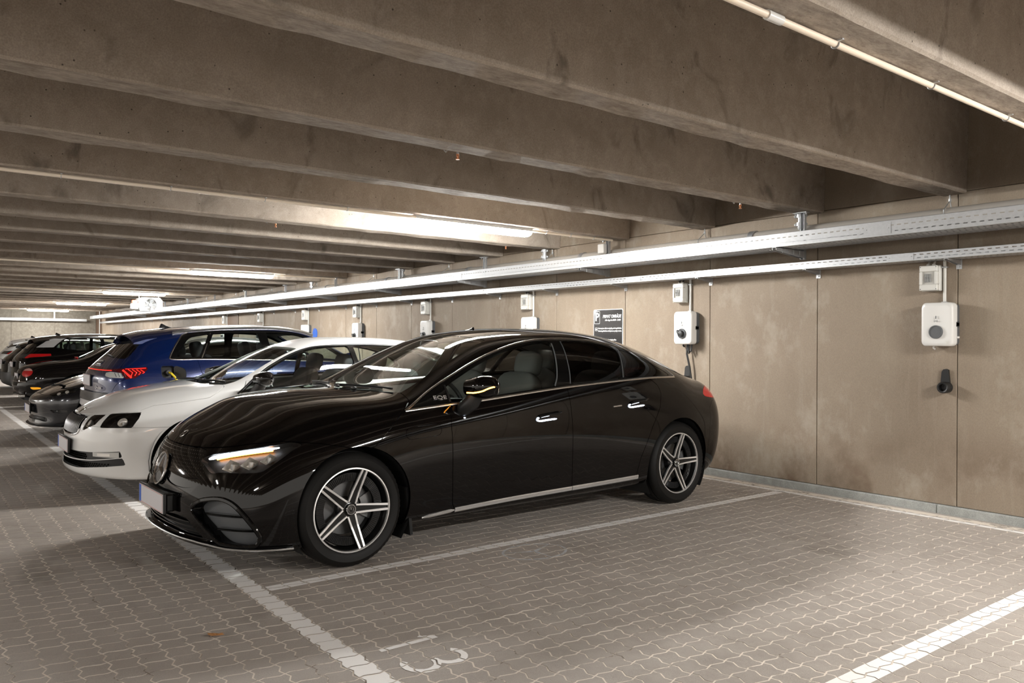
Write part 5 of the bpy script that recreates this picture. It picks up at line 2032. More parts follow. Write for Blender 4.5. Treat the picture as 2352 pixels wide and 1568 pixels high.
# front fascia
gp = smooth_poly([(-.2, .726, 0), (0, .726), (.257, .725), (.405, .722), (.448, .695), (.474, .655), (.552, .600), (.552, .578), (.51, .545), (.472, .506), (.41, .458), (.36, .441), (.2, .437), (0, .437), (-.2, .437, 0)], 5)
gr = H.carve('F', gp, .001, xmax(.5))
sp_ = smooth_poly([(.10, .578), (.2, .562), (.36, .556), (.49, .560), (.50, .545), (.43, .508), (.3, .497), (.16, .512), (.10, .545)], 4)
sens, gr = H.cut(gr, 'F', sp_, .001)
grille = H.one('grille_panel', gr, M['gloss_black'], off=-.003, flange=.015)
for half in H.sides(sens):
    panel('sensor_panel', half, M['gloss_black'], grille, .008, -.010)
b = MB()
for j in range(15):
    z = .452 + j * .0185
    for i in range(-22, 23):
        y = i * .0225 + (.01125 if j % 2 else 0)
        if sdf_poly(np.array([(abs(y), z)]), gp)[0] > -.012 or sdf_poly(np.array([(abs(y), z)]), sp_)[0] < .008 or math.hypot(y, z - .578) < .115:
            continue
        if abs(y) < .30 and z < .47:
            continue
        p_, n_ = H.front(y, z)
        c = p_ - n_ * .003
        u = Vector((0, 1, 0))
        q = n_.cross(u)
        s_ = .0022
        b.add([c + u * s_, c + q * s_, c - u * s_, c - q * s_, c + n_ * .0016], [(0, 1, 4), (1, 2, 4), (2, 3, 4), (3, 0, 4)])
b.build('grille_star', M['satin_chrome'], grille, kind='stuff')
# emblems
p_, n_ = H.front(0, .575)
root = bpy.data.objects.new('front_emblem', None)
root.location = p_ + n_ * .004
link(root, H.root)
ey = Vector((0, 1, 0))
ez_ = n_.cross(ey)
if ez_.z < 0:
    ez_ = -ez_
b = MB()
star_badge(b, (0, 0, 0), ey, ez_, n_, .098, .016)
b.tube([(ey * math.cos(a) + ez_ * math.sin(a)) * .100 for a in np.linspace(0, 2 * PI, 41)[:-1]], .0085, 8, close=True)
b.build('star', M['chrome'], root)
MB().add([(ey * math.cos(a) + ez_ * math.sin(a)) * .095 - n_ * .002 for a in np.linspace(0, 2 * PI, 33)[:-1]], [tuple(range(32))]).build('emblem_disc', M['emblem_disc'], root)
p_, n_ = H.top(.152, 0)
ex_ = (Vector((1, 0, 0)) - n_ * n_.x).normalized()
b = MB()
star_badge(b, p_ + n_ * .003, Vector((0, 1, 0)), ex_, n_, .024, .002)
b.tube([p_ + n_ * .002 + (Vector((0, 1, 0)) * math.cos(a) + ex_ * math.sin(a)) * .031 for a in np.linspace(0, 2 * PI, 25)[:-1]], .0028, 6, close=True)
b.build('bonnet_emblem', M['chrome'], H.root)
# bumper intakes
ip3 = [(.056, .463, .391), (.079, .519, .435), (.115, .596, .457), (.159, .675, .462), (.198, .737, .440), (.233, .785, .394), (.270, .822, .336), (.306, .845, .276), (.318, .845, .236), (.294, .821, .200), (.182, .702, .200), (.144, .649, .218), (.101, .579, .28), (.061, .48, .355)]
ipoly = smooth_poly([tuple(q) for q in P3('D', ip3)], 4)
ik = H.carve('D', ipoly, 0, lambda V: np.maximum(V[:, 0] - .48, .3 - np.abs(V[:, 1])))
lp_ = smooth_poly([(-.2, .238, 0), (0, .238), (.3, .230), (.46, .226), (.552, .228), (.515, .250), (.46, .293), (.41, .323), (.33, .333), (.19, .327), (0, .322), (-.2, .322, 0)], 5)
lk = H.carve('F', lp_, 0, xmax(.4))
def recess(name, Msh, depth, mat_in, parent, rim_mat=None):
    V_, T_ = Msh
    be = boundary(T_)
    o = len(be)
    A, B = V_[be[:, 0]], V_[be[:, 1]]
    # walls run straight back along +x, keeping the mouth's outline
    d = np.array([depth, 0, 0])
    W_ = np.concatenate([A[:, :3], B[:, :3], B[:, :3] + d, A[:, :3] + d])
    i_ = np.arange(o)
    ob = bpy.data.objects.new(name, mesh_np(name, W_, np.stack([i_, i_ + o, i_ + 2 * o, i_ + 3 * o], 1), rim_mat or M['gloss_black']))
    link(ob, parent)
    fl2 = V_.copy()
    fl2[:, :3] += d
    panel('intake_mesh', (fl2, T_), mat_in, ob, 0)
    return ob
for sg, half in zip((1, -1), H.sides(ik)):
    io = recess('bumper_intake', half, .07, M['mid_plastic'], H.root)
    for z, y0, y1 in ((.365, .545, .80), (.285, .625, .835)):
        pts = [H.front(sg * (y0 + (y1 - y0) * k / 10), z) for k in range(11)]
        b = MB()
        v, f = [], []
        for p_, n_ in pts:
            for dx, dz_ in ((.022, .007), (.030, .0), (.022, -.006), (.06, -.004), (.06, .006)):
                v.append((p_.x + dx, p_.y, p_.z + dz_))
        for i in range(10):
            f += [(i * 5 + q, i * 5 + (q + 1) % 5, (i + 1) * 5 + (q + 1) % 5, (i + 1) * 5 + q) for q in range(5)]
        b.add(v, f)
        b.build('slat', M['gloss_black'], io, smooth='auto')
    # frame around the intake
    ring_pts = []
    n_p = len(ip3)
    sm = smooth_poly([(q[1], q[2]) for q in ip3], 4)
    for y, z in sm:
        p_, n_ = H.front(sg * y, z)
        ring_pts.append((p_, n_))
    H.strip('intake_frame', ring_pts + ring_pts[:1], .026, .012, 'gloss_black', parent=io)
lo_ = recess('lower_intake', lk, .09, M['satin_black'], H.root)
for z in (.252, .275, .300):
    yy = .50 - (z - .25) * 1.6
    pts = [H.front(-yy + 2 * yy * k / 24, z) for k in range(25)]
    b = MB()
    v, f = [], []
    for p_, n_ in pts:
        for dx, dz_ in ((.010, .0035), (.010, -.0035), (.05, -.003), (.05, .003)):
            v.append((p_.x + dx, p_.y, p_.z + dz_))
    for i in range(24):
        f += [(i * 4 + q, i * 4 + (q + 1) % 4, (i + 1) * 4 + (q + 1) % 4, (i + 1) * 4 + q) for q in range(4)]
    b.add(v, f)
    b.build('slat', M['gloss_black'], lo_, smooth='auto')
lipw = [(.0, .207), (.30, .205), (.50, .203), (.60, .196), (.70, .183), (.80, .178), (.86, .176), (.895, .172)]
lip = []
for sg in (1, -1):
    run = []
    for k in range(len(lipw)):
        y, z = lipw[k]
        p_, n_ = H.front(sg * y, z)
        if y > .88:
            p_, n_ = H.side(.50, z, sg)
        run.append((p_, n_))
    lip = run[::-1] + lip[1:] if sg == 1 else lip + run[1:]
pp = smooth_poly([tuple(a[0])[:2] for a in lip], 5, False)
zz = np.interp(np.linspace(0, 1, len(pp)), np.linspace(0, 1, len(lip)), [a[0].z for a in lip])
tk = [Vector((x, y, z)) for (x, y), z in zip(pp, zz)]
b = MB()
v, f = [], []
for i, q in enumerate(tk):
    t = (tk[min(i + 1, len(tk) - 1)] - tk[max(i - 1, 0)]).normalized()
    nn = t.cross(Vector((0, 0, 1))).normalized()
    if nn.dot(q - Vector((1.2, 0, q.z))) < 0:
        nn = -nn
    for dn, dz_ in ((-.05, .012), (.012, .012), (.026, .005), (.026, -.004), (.012, -.010), (-.05, -.010)):
        v.append(q + nn * dn + Vector((0, 0, dz_)))
for i in range(len(tk) - 1):
    f += [(i * 6 + q, i * 6 + (q + 1) % 6, (i + 1) * 6 + (q + 1) % 6, (i + 1) * 6 + q) for q in range(6)]
f += [tuple(range(6)), tuple((len(tk) - 1) * 6 + q for q in range(6))]
b.add(v, f)
b.build('front_lip', M['gloss_black'], H.root, smooth='auto')
b = MB()
b.tube([Vector(v[i * 6 + 3]) + Vector((0, 0, .004)) for i in range(len(tk))], .0055, 6)
b.build('lip_moulding', M['lip_chrome'], H.root, smooth='auto')
number_plate(H, (-.052, 0, .392), -1, .52, .115)
MB().box(-.03, .05, -.25, .25, .338, .446, .01).build('plate_carrier', M['satin_black'], H.root)
# bonnet, doors, bumper
hood = [(.05, .724), (.103, .7265), (.123, .7265), (.167, .732), (.239, .748), (.331, .771), (.468, .787), (.556, .779), (.66, .768), (.80, .742), (.95, .70), (1.016, .733), (1.13, .829), (1.252, .936), (1.325, .990), (1.335, 1.03), (1.36, 1.3), (-.2, 1.3), (-.2, .724)]
H.one('bonnet', H.carve('S', hood, .0022, lambda V: V[:, 0] - 1.45), H.paint, flange=.02)
fd = [(1.597, .99), (1.587, .79), (1.600, .508), (1.615, .30), (1.63, .262), (2.722, .288), (2.705, .5), (2.684, .852), (2.676, 1.10)]
rd = [(2.676, 1.10), (2.684, .852), (2.705, .5), (2.722, .288), (3.44, .298), (3.475, .443), (3.597, .695), (3.70, .85), (3.738, .96), (3.725, 1.02), (3.60, 1.12)]
for nm, pl in (('front_door', fd), ('rear_door', rd)):
    H.pair(nm, H.carve('S', pl, .0022, ymin(.5)), H.paint, flange=.02)
flap = rounded_rect(.27, .075, .034, 5)
flap = [(x * 1.0 + 1.372, z + .795 + x * .06) for x, z in flap]
for half in H.sides(H.carve('S', flap, .0014, ymin(.5))):
    panel('charging_flap', half, H.paint, H.root, .01)
bp = [(-.3, 0), (.85, 0), (.85, .742), (.80, .742), (.66, .768), (.556, .778), (.468, .786), (.331, .77), (.2, .74), (-.3, .73)]
H.one('front_bumper', H.carve('S', bp, .0008), H.paint, flange=.02)
bp2 = [(4.36, 0), (4.36, .30), (4.40, .60), (4.43, .80), (4.52, .86), (5.2, .86), (5.2, 0)]
H.one('rear_bumper', H.carve('S', bp2, .0008), H.paint, flange=.02)
H.one('body', H.body, H.paint, flange=.022)
# mouldings
def spath(pts, n, sg):
    q = smooth_poly(pts, n, False)
    return [H.side(x, z, sg) for x, z in q]
for sg in (-1, 1):
    H.strip('window_moulding', spath([(1.262, .931), (1.597, .957), (1.832, .972), (2.682, 1.041), (3.593, 1.084), (4.025, 1.082)], 8, sg), .017, .006, 'satin_chrome')
    H.strip('window_moulding', spath([(4.03, 1.088), (3.917, 1.190), (3.644, 1.305), (3.303, 1.380), (2.967, 1.407), (2.725, 1.407), (2.475, 1.386), (2.249, 1.341), (2.004, 1.266), (1.698, 1.139), (1.483, 1.041), (1.262, .931)], 8, sg), .0155, .006, 'satin_chrome')
    H.strip('sill_moulding', spath([(1.385, .226), (1.55, .240), (1.638, .247)], 6, sg), .026, .006, 'lip_chrome', taper=.3)
    H.strip('sill_moulding', spath([(1.642, .247), (2.137, .263), (2.722, .272)], 10, sg), .033, .007, 'lip_chrome')
    H.strip('sill_moulding', spath([(2.727, .272), (3.1, .277), (3.463, .283)], 10, sg), .035, .007, 'lip_chrome')
    H.strip('window_seal', spath([(2.563, 1.052), (2.61, 1.12), (2.665, 1.25), (2.705, 1.37)], 6, sg), .010, .003, 'mid_plastic')
    H.strip('window_seal', spath([(2.722, 1.065), (2.755, 1.16), (2.815, 1.385)], 6, sg), .008, .004, 'mid_plastic')
    H.strip('window_seal', spath([(3.320, 1.098), (3.375, 1.21), (3.432, 1.318)], 6, sg), .008, .003, 'mid_plastic')
    H.strip('window_seal', spath([(1.612, .975), (1.615, 1.03), (1.62, 1.082)], 4, sg), .014, .004, 'satin_black')
    for rear, up_ in ((0, [(2.345, .834), (2.38, .843), (2.47, .853), (2.585, .860)]), (1, [(3.325, .885), (3.36, .896), (3.45, .906), (3.566, .914)])):
        hd = bpy.data.objects.new('door_handle', None)
        link(hd, H.root)
        pts = spath(up_, 5, sg)
        b = MB()
        v, f = [], []
        for i, (p_, n_) in enumerate(pts):
            e_ = min(1, .45 + min(i, len(pts) - 1 - i) * .3)
            for dn, dz_ in ((-.004, .012), (.012, .010), (.018, .0), (.012, -.012), (-.004, -.014)):
                v.append(p_ + n_ * dn * e_ + Vector((0, 0, dz_ * e_)))
        for i in range(len(pts) - 1):
            f += [(i * 5 + q, i * 5 + (q + 1) % 5, (i + 1) * 5 + (q + 1) % 5, (i + 1) * 5 + q) for q in range(5)]
        f += [tuple(range(5)), tuple((len(pts) - 1) * 5 + q for q in range(5))]
        b.add(v, f)
        b.build('handle_bar', M['gloss_black'], hd, smooth='auto')
        lo = [(2.525, .813), (2.43, .809), (2.365, .806), (2.337, .813), (2.343, .827), (2.38, .835), (2.46, .843)] if not rear else [(3.498, .868), (3.40, .862), (3.338, .859), (3.316, .866), (3.323, .879), (3.36, .887), (3.44, .896)]
        b = MB()
        b.tube([p_ + n_ * .004 for p_, n_ in spath(lo, 5, sg)], [.0035] + [.0065] * (len(lo) * 5 - 6) + [.003], 6)
        b.build('handle_light', M['handle_lit'], hd, smooth='auto')
    pts = spath([(3.14, .874), (3.18, .876), (3.235, .879)], 4, sg)
    H.strip('handle_tip', pts, .011, .004, 'chrome')
    mirror(H, 1.765, .985, sg, M['black_paint'], True, size=(.18, .25, .155), fold=sg > 0)
    b = MB()
    p_, n_ = H.side(1.555, 1.003, sg)
    q_, _ = H.side(1.60, 1.003, sg)
    exx = (q_ - p_).normalized() * (1 if sg < 0 else -1)
    n_ = n_.normalized()
    place_text(b, 'EQE', .040, p_ + n_ * .003 + Vector((-.012, 0, 0)), exx, n_.cross(exx), .0015, 0, .0003, width=.098)
    build_letters(b, M['machined'], H.root)
    p_, n_ = H.side(1.70, .865, sg)
    b = MB()
    soft_block(b, tuple(p_ + n_ * .001), (.014, .006, .008))
    b.build('puddle_lamp', M['handle_lit'], H.root)
antenna(H, 2.42, 'gloss_black', .55)
for y0, y1, x0, x1 in ((-.62, -.05, 1.30, 1.165), (.10, .58, 1.19, 1.29)):
    wiper(H, [H.top(x0 + (x1 - x0) * k / 6 + .02, y0 + (y1 - y0) * k / 6) for k in range(7)])
for y in (-.32, -.10):
    p_, n_ = H.top(1.165 + abs(y) * .08, y)
    b = MB()
    soft_block(b, tuple(p_ + n_ * .008), (.03, .05, .018), .3)
    b.build('washer_jet', M['satin_black'], H.root, smooth=True)
for i, (x, z) in enumerate(HW):
    for sg in (-1, 1):
        make_wheel(H, x, sg * .812, z, sg, .352, .257, .235, 'star', (-2 if i == 0 else 3) * (1 if sg < 0 else -1))
wheel_wells(H, [.893, 3.965], .350, .405)
under(H, .25, 4.7, .72, .165, wheels=(.893, 3.965), wr_=.44)
for sg in (-1, 1):
    MB().prism([(1.262, .44), (1.285, .44), (1.315, .13), (1.296, .125)], 'y', sg * .60 if sg > 0 else -.895, .895 if sg > 0 else -.60).build('arch_flap', M['underbody'], H.root)
cabin(H, 2.34, 3.20, .92, 'seat', -.37, 1.40, .945, .70, 1.0, 1.95)
b = MB()
soft_block(b, (2.02, 0, 1.36), (.05, .22, .06), .2)
b.build('rear_view_mirror', M['satin_black'], H.root, smooth=True)
MB().prism([(3.5, -.84), (4.0, -.80), (4.35, -.745), (4.6, -.68), (4.6, .68), (4.35, .745), (4.0, .80), (3.5, .84)], 'z', .985, 1.0).box(3.5, 3.52, -.75, .75, .4, 1.0).build('parcel_shelf', M['trim_dark'], H.root)
lining(H, 1.35, 4.2, .30, [('S', circle(3.965, .350, .42), ymin(.45)), ('S', dlo, ymin(.56)), ('P', wsp, ws_mask), ('P', rwp, rw_mask)])

# ------------------------------------------------------------------ shapes of the other cars
def gen_lines(p):
    fac = p.get('fac', [.84, .955, .98, .992, 1.0, 1.0, .985])
    frac = p.get('frac', [0, .005, .08, .24, .44, .64, .85])
    belt, cant, top, W_ = p['belt'], p['cant'], p['top'], p['W']
    z0 = p.get('z0', .17)
    xF, xR = p.get('xF', .5), p['xR']
    out = []
    for k in range(7):
        xs = [xF] + [x for x, *_ in W_ if xF + .1 < x < xR - .1] + [xR]
        wy = interp_keys(W_, xs)[0]
        bz = interp_keys(belt, xs)[1]
        keys = [(x, y * fac[k], z0 + frac[k] * (b - z0)) for x, y, b in zip(xs, wy, bz)]
        out.append(dict(nose=p['nose'][k], keys=keys, tail=p['tail'][k], n=p.get('n', 2.3), m=p.get('m', 2.5)))
    out.append(dict(nose=p['nose'][7], keys=belt, tail=p['tail'][7], n=p.get('n7', 2.1), m=p.get('m', 2.5)))
    def mid(xs):
        b, c = interp_keys(belt, xs), interp_keys(cant, xs)
        return b, c, interp_keys(top, xs)[0]
    cx = [x for x, *_ in cant]
    b, c, t = mid(cx)
    bl = p.get('bulge', .012)
    out.append(dict(nose=p['nose'][8], keys=[(x, .5 * (b[0][i] + c[0][i]) + bl, .5 * (b[1][i] + c[1][i])) for i, x in enumerate(cx)], tail=p['tail'][8], n=2.0, m=p.get('m8', 2.3)))
    out.append(dict(nose=p['nose'][9], keys=cant, tail=p['tail'][9], n=2.0, m=p.get('m8', 2.3)))
    tx = [x for x, *_ in top]
    b, c, t = mid(tx)
    for fr, k in ((.72, 10), (.36, 11)):
        out.append(dict(nose=p['nose'][k], keys=[(x, fr * c[0][i], t[i] - (t[i] - c[1][i]) * fr ** 2.6) for i, x in enumerate(tx)], tail=p['tail'][k], n=2.0, m=p.get('m8', 2.3)))
    out.append(dict(nose=p['nose'][12], keys=[(x, 0.0, t[i] + .003) for i, x in enumerate(tx)], tail=p['tail'][12], n=2.0, m=p.get('m8', 2.3)))
    return out
white_lines = gen_lines(dict(
    z0=.165, xF=.52, xR=4.25,
    W=[(.5, .87), (.9, .905), (1.5, .905), (3.0, .91), (3.6, .91), (4.2, .87)],
    belt=[(.52, .765, .795), (.95, .835, .875), (1.35, .855, .92), (1.8, .865, .945), (2.8, .865, .985), (3.6, .84, 1.01), (4.2, .78, 1.02)],
    cant=[(.5, .54, .865), (.95, .60, .945), (1.3, .65, .98), (1.47, .685, 1.035), (1.9, .67, 1.215), (2.3, .62, 1.355), (2.8, .60, 1.37), (3.4, .59, 1.34), (3.8, .57, 1.26), (4.1, .54, 1.16), (4.28, .52, 1.08)],
    top=[(.5, .895), (.95, .97), (1.24, .995), (1.37, 1.045), (1.6, 1.165), (2.0, 1.345), (2.35, 1.42), (2.8, 1.425), (3.3, 1.405), (3.7, 1.34), (4.05, 1.23), (4.28, 1.10)],
    nose=[(.10, .20), (.02, .205), (-.015, .235), (.0, .33), (.0, .45), (.01, .555), (.035, .655), (.075, .695), (.115, .72), (.14, .74), (.16, .75), (.175, .755), (.18, .756)],
    tail=[(4.45, .24), (4.52, .26), (4.60, .32), (4.66, .45), (4.67, .6), (4.66, .75), (4.64, .9), (4.61, 1.0), (4.59, 1.02), (4.57, 1.035), (4.56, 1.04), (4.55, 1.045), (4.55, 1.046)]))
blue_lines = gen_lines(dict(
    z0=.20, xF=.48, xR=4.22, m8=2.6, m=2.7,
    W=[(.5, .90), (.9, .93), (1.5, .92), (3.0, .925), (3.65, .94), (4.2, .90)],
    belt=[(.48, .80, .93), (.9, .87, 1.0), (1.3, .88, 1.02), (1.8, .885, 1.03), (2.8, .885, 1.05), (3.6, .87, 1.075), (4.2, .82, 1.085)],
    cant=[(.48, .56, 1.0), (.9, .62, 1.06), (1.15, .66, 1.08), (1.35, .69, 1.13), (1.7, .68, 1.30), (2.05, .65, 1.47), (2.5, .64, 1.53), (3.1, .63, 1.52), (3.6, .615, 1.475), (3.95, .60, 1.41)],
    top=[(.48, 1.02), (.9, 1.085), (1.15, 1.11), (1.3, 1.15), (1.5, 1.25), (1.85, 1.44), (2.15, 1.545), (2.6, 1.59), (3.1, 1.575), (3.6, 1.545), (3.95, 1.50)],
    nose=[(.08, .2), (.03, .21), (.0, .26), (-.01, .4), (-.01, .55), (.0, .68), (.03, .80), (.07, .87), (.10, .90), (.12, .91), (.14, .92), (.15, .925), (.15, .925)],
    tail=[(4.40, .25), (4.50, .28), (4.56, .34), (4.59, .45), (4.585, .62), (4.56, .78), (4.575, .92), (4.53, 1.01), (4.46, 1.09), (4.31, 1.23), (4.17, 1.36), (4.05, 1.465), (4.02, 1.49)]))
grey_lines = gen_lines(dict(
    z0=.16, xF=.5, xR=4.2,
    W=[(.5, .87), (.85, .92), (1.5, .915), (3.0, .92), (3.7, .925), (4.2, .88)],
    belt=[(.5, .76, .735), (.85, .855, .845), (1.3, .87, .885), (1.8, .87, .92), (2.8, .87, .97), (3.6, .84, .99), (4.15, .78, .98)],
    cant=[(.5, .52, .745), (.85, .60, .845), (1.2, .65, .90), (1.4, .69, .96), (1.8, .68, 1.14), (2.2, .62, 1.32), (2.7, .60, 1.38), (3.3, .58, 1.34), (3.7, .56, 1.23), (4.0, .53, 1.10), (4.2, .50, 1.03)],
    top=[(.5, .735), (.85, .84), (1.2, .91), (1.35, .955), (1.5, 1.03), (1.9, 1.24), (2.3, 1.40), (2.7, 1.44), (3.2, 1.42), (3.65, 1.32), (4.0, 1.15), (4.2, 1.06)],
    nose=[(.09, .155), (.0, .16), (-.01, .19), (.02, .30), (.01, .42), (.0, .475), (.01, .52), (.04, .555), (.08, .575), (.11, .588), (.13, .595), (.15, .60), (.15, .60)],
    tail=[(4.45, .25), (4.54, .28), (4.62, .34), (4.68, .46), (4.69, .6), (4.68, .75), (4.67, .87), (4.62, .97), (4.58, .99), (4.54, 1.0), (4.52, 1.005), (4.5, 1.01), (4.5, 1.011)]))
sedan_lines = gen_lines(dict(
    z0=.19, xF=.5, xR=4.36, m=2.1, m8=2.0,
    fac=[.80, .90, .95, .985, 1.0, 1.0, .955], frac=[0, .01, .12, .30, .50, .70, .90],
    W=[(.5, .84), (1.0, .90), (1.5, .89), (3.0, .90), (3.7, .91), (4.35, .83)],
    belt=[(.5, .68, .74), (1.0, .80, .84), (1.5, .82, .90), (2.0, .83, .94), (2.8, .83, .975), (3.4, .81, 1.0), (3.9, .75, 1.0), (4.36, .66, .965)],
    cant=[(.5, .48, .78), (1.0, .56, .88), (1.5, .64, .95), (1.75, .66, 1.03), (2.05, .64, 1.20), (2.4, .58, 1.36), (2.8, .57, 1.385), (3.1, .56, 1.33), (3.4, .55, 1.20), (3.7, .57, 1.07), (4.0, .56, 1.03), (4.36, .48, .99)],
    top=[(.5, .80), (1.0, .90), (1.5, .97), (1.7, 1.04), (2.0, 1.24), (2.35, 1.41), (2.7, 1.45), (3.05, 1.41), (3.35, 1.28), (3.62, 1.11), (3.80, 1.06), (4.05, 1.045), (4.36, 1.005)],
    nose=[(.12, .17), (.06, .18), (.03, .24), (.0, .34), (.0, .44), (.02, .56), (.05, .63), (.09, .67), (.12, .69), (.14, .70), (.16, .705), (.17, .71), (.17, .71)],
    tail=[(4.62, .26), (4.72, .30), (4.82, .37), (4.86, .46), (4.86, .55), (4.82, .66), (4.78, .80), (4.73, .87), (4.70, .90), (4.67, .915), (4.65, .925), (4.64, .93), (4.64, .932)]))
suv_lines = gen_lines(dict(
    z0=.20, xF=.48, xR=4.22, m8=2.5, m=2.6,
    W=[(.5, .88), (.9, .925), (1.5, .915), (3.0, .92), (3.65, .93), (4.2, .89)],
    belt=[(.48, .80, .90), (.9, .86, .97), (1.3, .875, 1.0), (1.8, .88, 1.015), (2.8, .88, 1.04), (3.6, .865, 1.085), (4.2, .81, 1.115)],
    cant=[(.48, .56, .97), (.9, .62, 1.04), (1.15, .66, 1.07), (1.35, .69, 1.12), (1.7, .68, 1.30), (2.05, .65, 1.47), (2.5, .63, 1.55), (3.1, .62, 1.555), (3.6, .605, 1.515), (3.95, .585, 1.455)],
    top=[(.48, 1.0), (.9, 1.07), (1.15, 1.10), (1.3, 1.14), (1.5, 1.24), (1.85, 1.45), (2.15, 1.57), (2.6, 1.62), (3.1, 1.62), (3.6, 1.59), (3.95, 1.545)],
    nose=[(.08, .2), (.03, .21), (.0, .26), (-.01, .4), (-.01, .55), (.0, .68), (.03, .80), (.07, .87), (.10, .90), (.12, .91), (.14, .92), (.15, .925), (.15, .925)],
    tail=[(4.40, .25), (4.50, .28), (4.56, .34), (4.58, .47), (4.57, .64), (4.55, .80), (4.56, .95), (4.50, 1.06), (4.40, 1.17), (4.27, 1.30), (4.17, 1.40), (4.08, 1.48), (4.05, 1.51)]))
def z_scaled(lines, k):
    return [dict(nose=(l['nose'][0], l['nose'][1] * k), keys=[(x, y, z * k) for x, y, z in l['keys']], tail=(l['tail'][0], l['tail'][1] * k), n=l['n'], m=l['m']) for l in lines]
sedan_lines = z_scaled(sedan_lines, .925)
suv_lines = z_scaled(suv_lines, .936)

def simple_wheels(c, xs, z, y, rad, rim=.215, width=.205, style='ten'):
    for x in xs:
        for sg in (-1, 1):
            make_wheel(c, x, sg * y, z, sg, rad, rim, width, style, 10, 40)

# ------------------------------------------------------------------ white saloon in the second bay
W = Car('car', white_lines, (-8.14, 1.17, 0), R(90), 'white liftback saloon with black mirrors beside the black saloon', 'white_paint', (6, 22, 6, 7, 7))
for x in (.895, 3.58):
    W.carve('S', circle(x, .325, .372), mask=ymin(.45))
wf = smooth_poly([(1.335, .925, 0), (1.506, 1.030), (1.702, 1.143), (1.939, 1.255), (2.146, 1.312), (2.454, 1.333), (2.475, 1.333, 0), (2.50, .995, 0), (1.875, .968)], 5)
wr2 = smooth_poly([(2.545, .998, 0), (2.535, 1.333, 0), (2.9, 1.330), (3.30, 1.295), (3.62, 1.20), (3.78, 1.10), (3.74, 1.04, 0), (3.2, 1.018)], 5)
wdl = smooth_poly([(1.27, .895, 0), (1.49, 1.037), (1.69, 1.153), (1.935, 1.268), (2.14, 1.327), (2.5, 1.348), (2.9, 1.346), (3.32, 1.312), (3.65, 1.213), (3.84, 1.09), (3.80, 1.03, 0), (3.2, 1.004), (2.5, .982), (1.875, .953)], 5)
dm = W.carve('S', wdl, .001, ymin(.5))
for nm, pl in (('front_window', wf), ('rear_window', wr2)):
    g_, dm = W.cut(dm, 'S', pl, .0015)
    W.pair(nm, g_, M['glass'], flange=.004, off=-.003)
W.pair('window_pillar', dm, M['gloss_black'], flange=.02)
wws = smooth_poly([(1.055, -.15, 0), (1.055, 0), (1.068, .30), (1.10, .52), (1.21, .645, 0), (1.325, .628), (1.461, .575), (1.656, .510), (1.898, .475), (1.99, .462, 0), (1.945, .2), (1.935, 0), (1.935, -.15, 0)], 6)
wm = lambda V: .9 - V[:, 2]
W.one('windscreen', W.carve('P', wws, .0015, wm), M['glass'], flange=.004, off=-.002)
wrw = smooth_poly([(3.55, -.15, 0), (3.55, 0), (3.57, .40, 0), (4.15, .38, 0), (4.2, 0), (4.2, -.15, 0)], 5)
W.one('rear_windscreen', W.carve('P', wrw, .0015, lambda V: 1.0 - V[:, 2]), M['glass_dark'], flange=.004, off=-.002)
gp2 = smooth_poly([(-.2, .706, 0), (.0, .706), (.12, .712), (.366, .716, 0), (.372, .60), (.345, .566), (.25, .545), (.1, .538), (0, .537), (-.2, .537, 0)], 5)
g_ = W.carve('F', gp2, .001, xmax(.4))
def grille_ribs(car, Msh, ys, z0, z1, depth, parent):
    ro = recess('grille_recess', Msh, depth, M['satin_black'], parent, M['chrome'])
    for y in ys:
        pts = [car.front(y, z0 + (z1 - z0) * k / 6) for k in range(7)]
        def bar_(prof, name, mat, par):
            m = len(prof)
            v = [(p_.x + dx, p_.y + dy, p_.z) for p_, n_ in pts for dx, dy in prof]
            f = [(i * m + q, i * m + (q + 1) % m, (i + 1) * m + (q + 1) % m, (i + 1) * m + q) for i in range(6) for q in range(m)]
            return MB().add(v, f).build(name, mat, par, smooth='auto')
        rb_ = bar_(((.000, .005), (.016, .0045), (.016, -.0045), (.000, -.005)), 'grille_rib', M['gloss_black'], ro)
        bar_(((-.0075, 0), (-.002, .0045), (.001, .0045), (.001, -.0045), (-.002, -.0045)), 'rib_edge', M['grille_rib'], rb_)
    return ro
gro = grille_ribs(W, g_, [(-.33 + .0347 * k) for k in range(20)], .556, .700, .05, W.root)
rim_pts = [W.front(y, z) for y, z in smooth_poly([(-.372, .60), (-.345, .566), (-.25, .543), (-.1, .535), (0, .534), (.1, .535), (.25, .543), (.345, .566), (.372, .60)], 4, False)]
W.strip('grille_trim', rim_pts, .014, .008, 'chrome', parent=gro)
inn3 = [(.165, .395, .722), (.236, .569, .734), (.145, .577, .652), (.062, .404, .580), (.085, .430, .638)]
out3 = [(.165, .637, .628), (.245, .615, .742), (.32, .665, .748), (.47, .781, .756), (.437, .818, .705), (.383, .831, .632), (.26, .745, .630)]
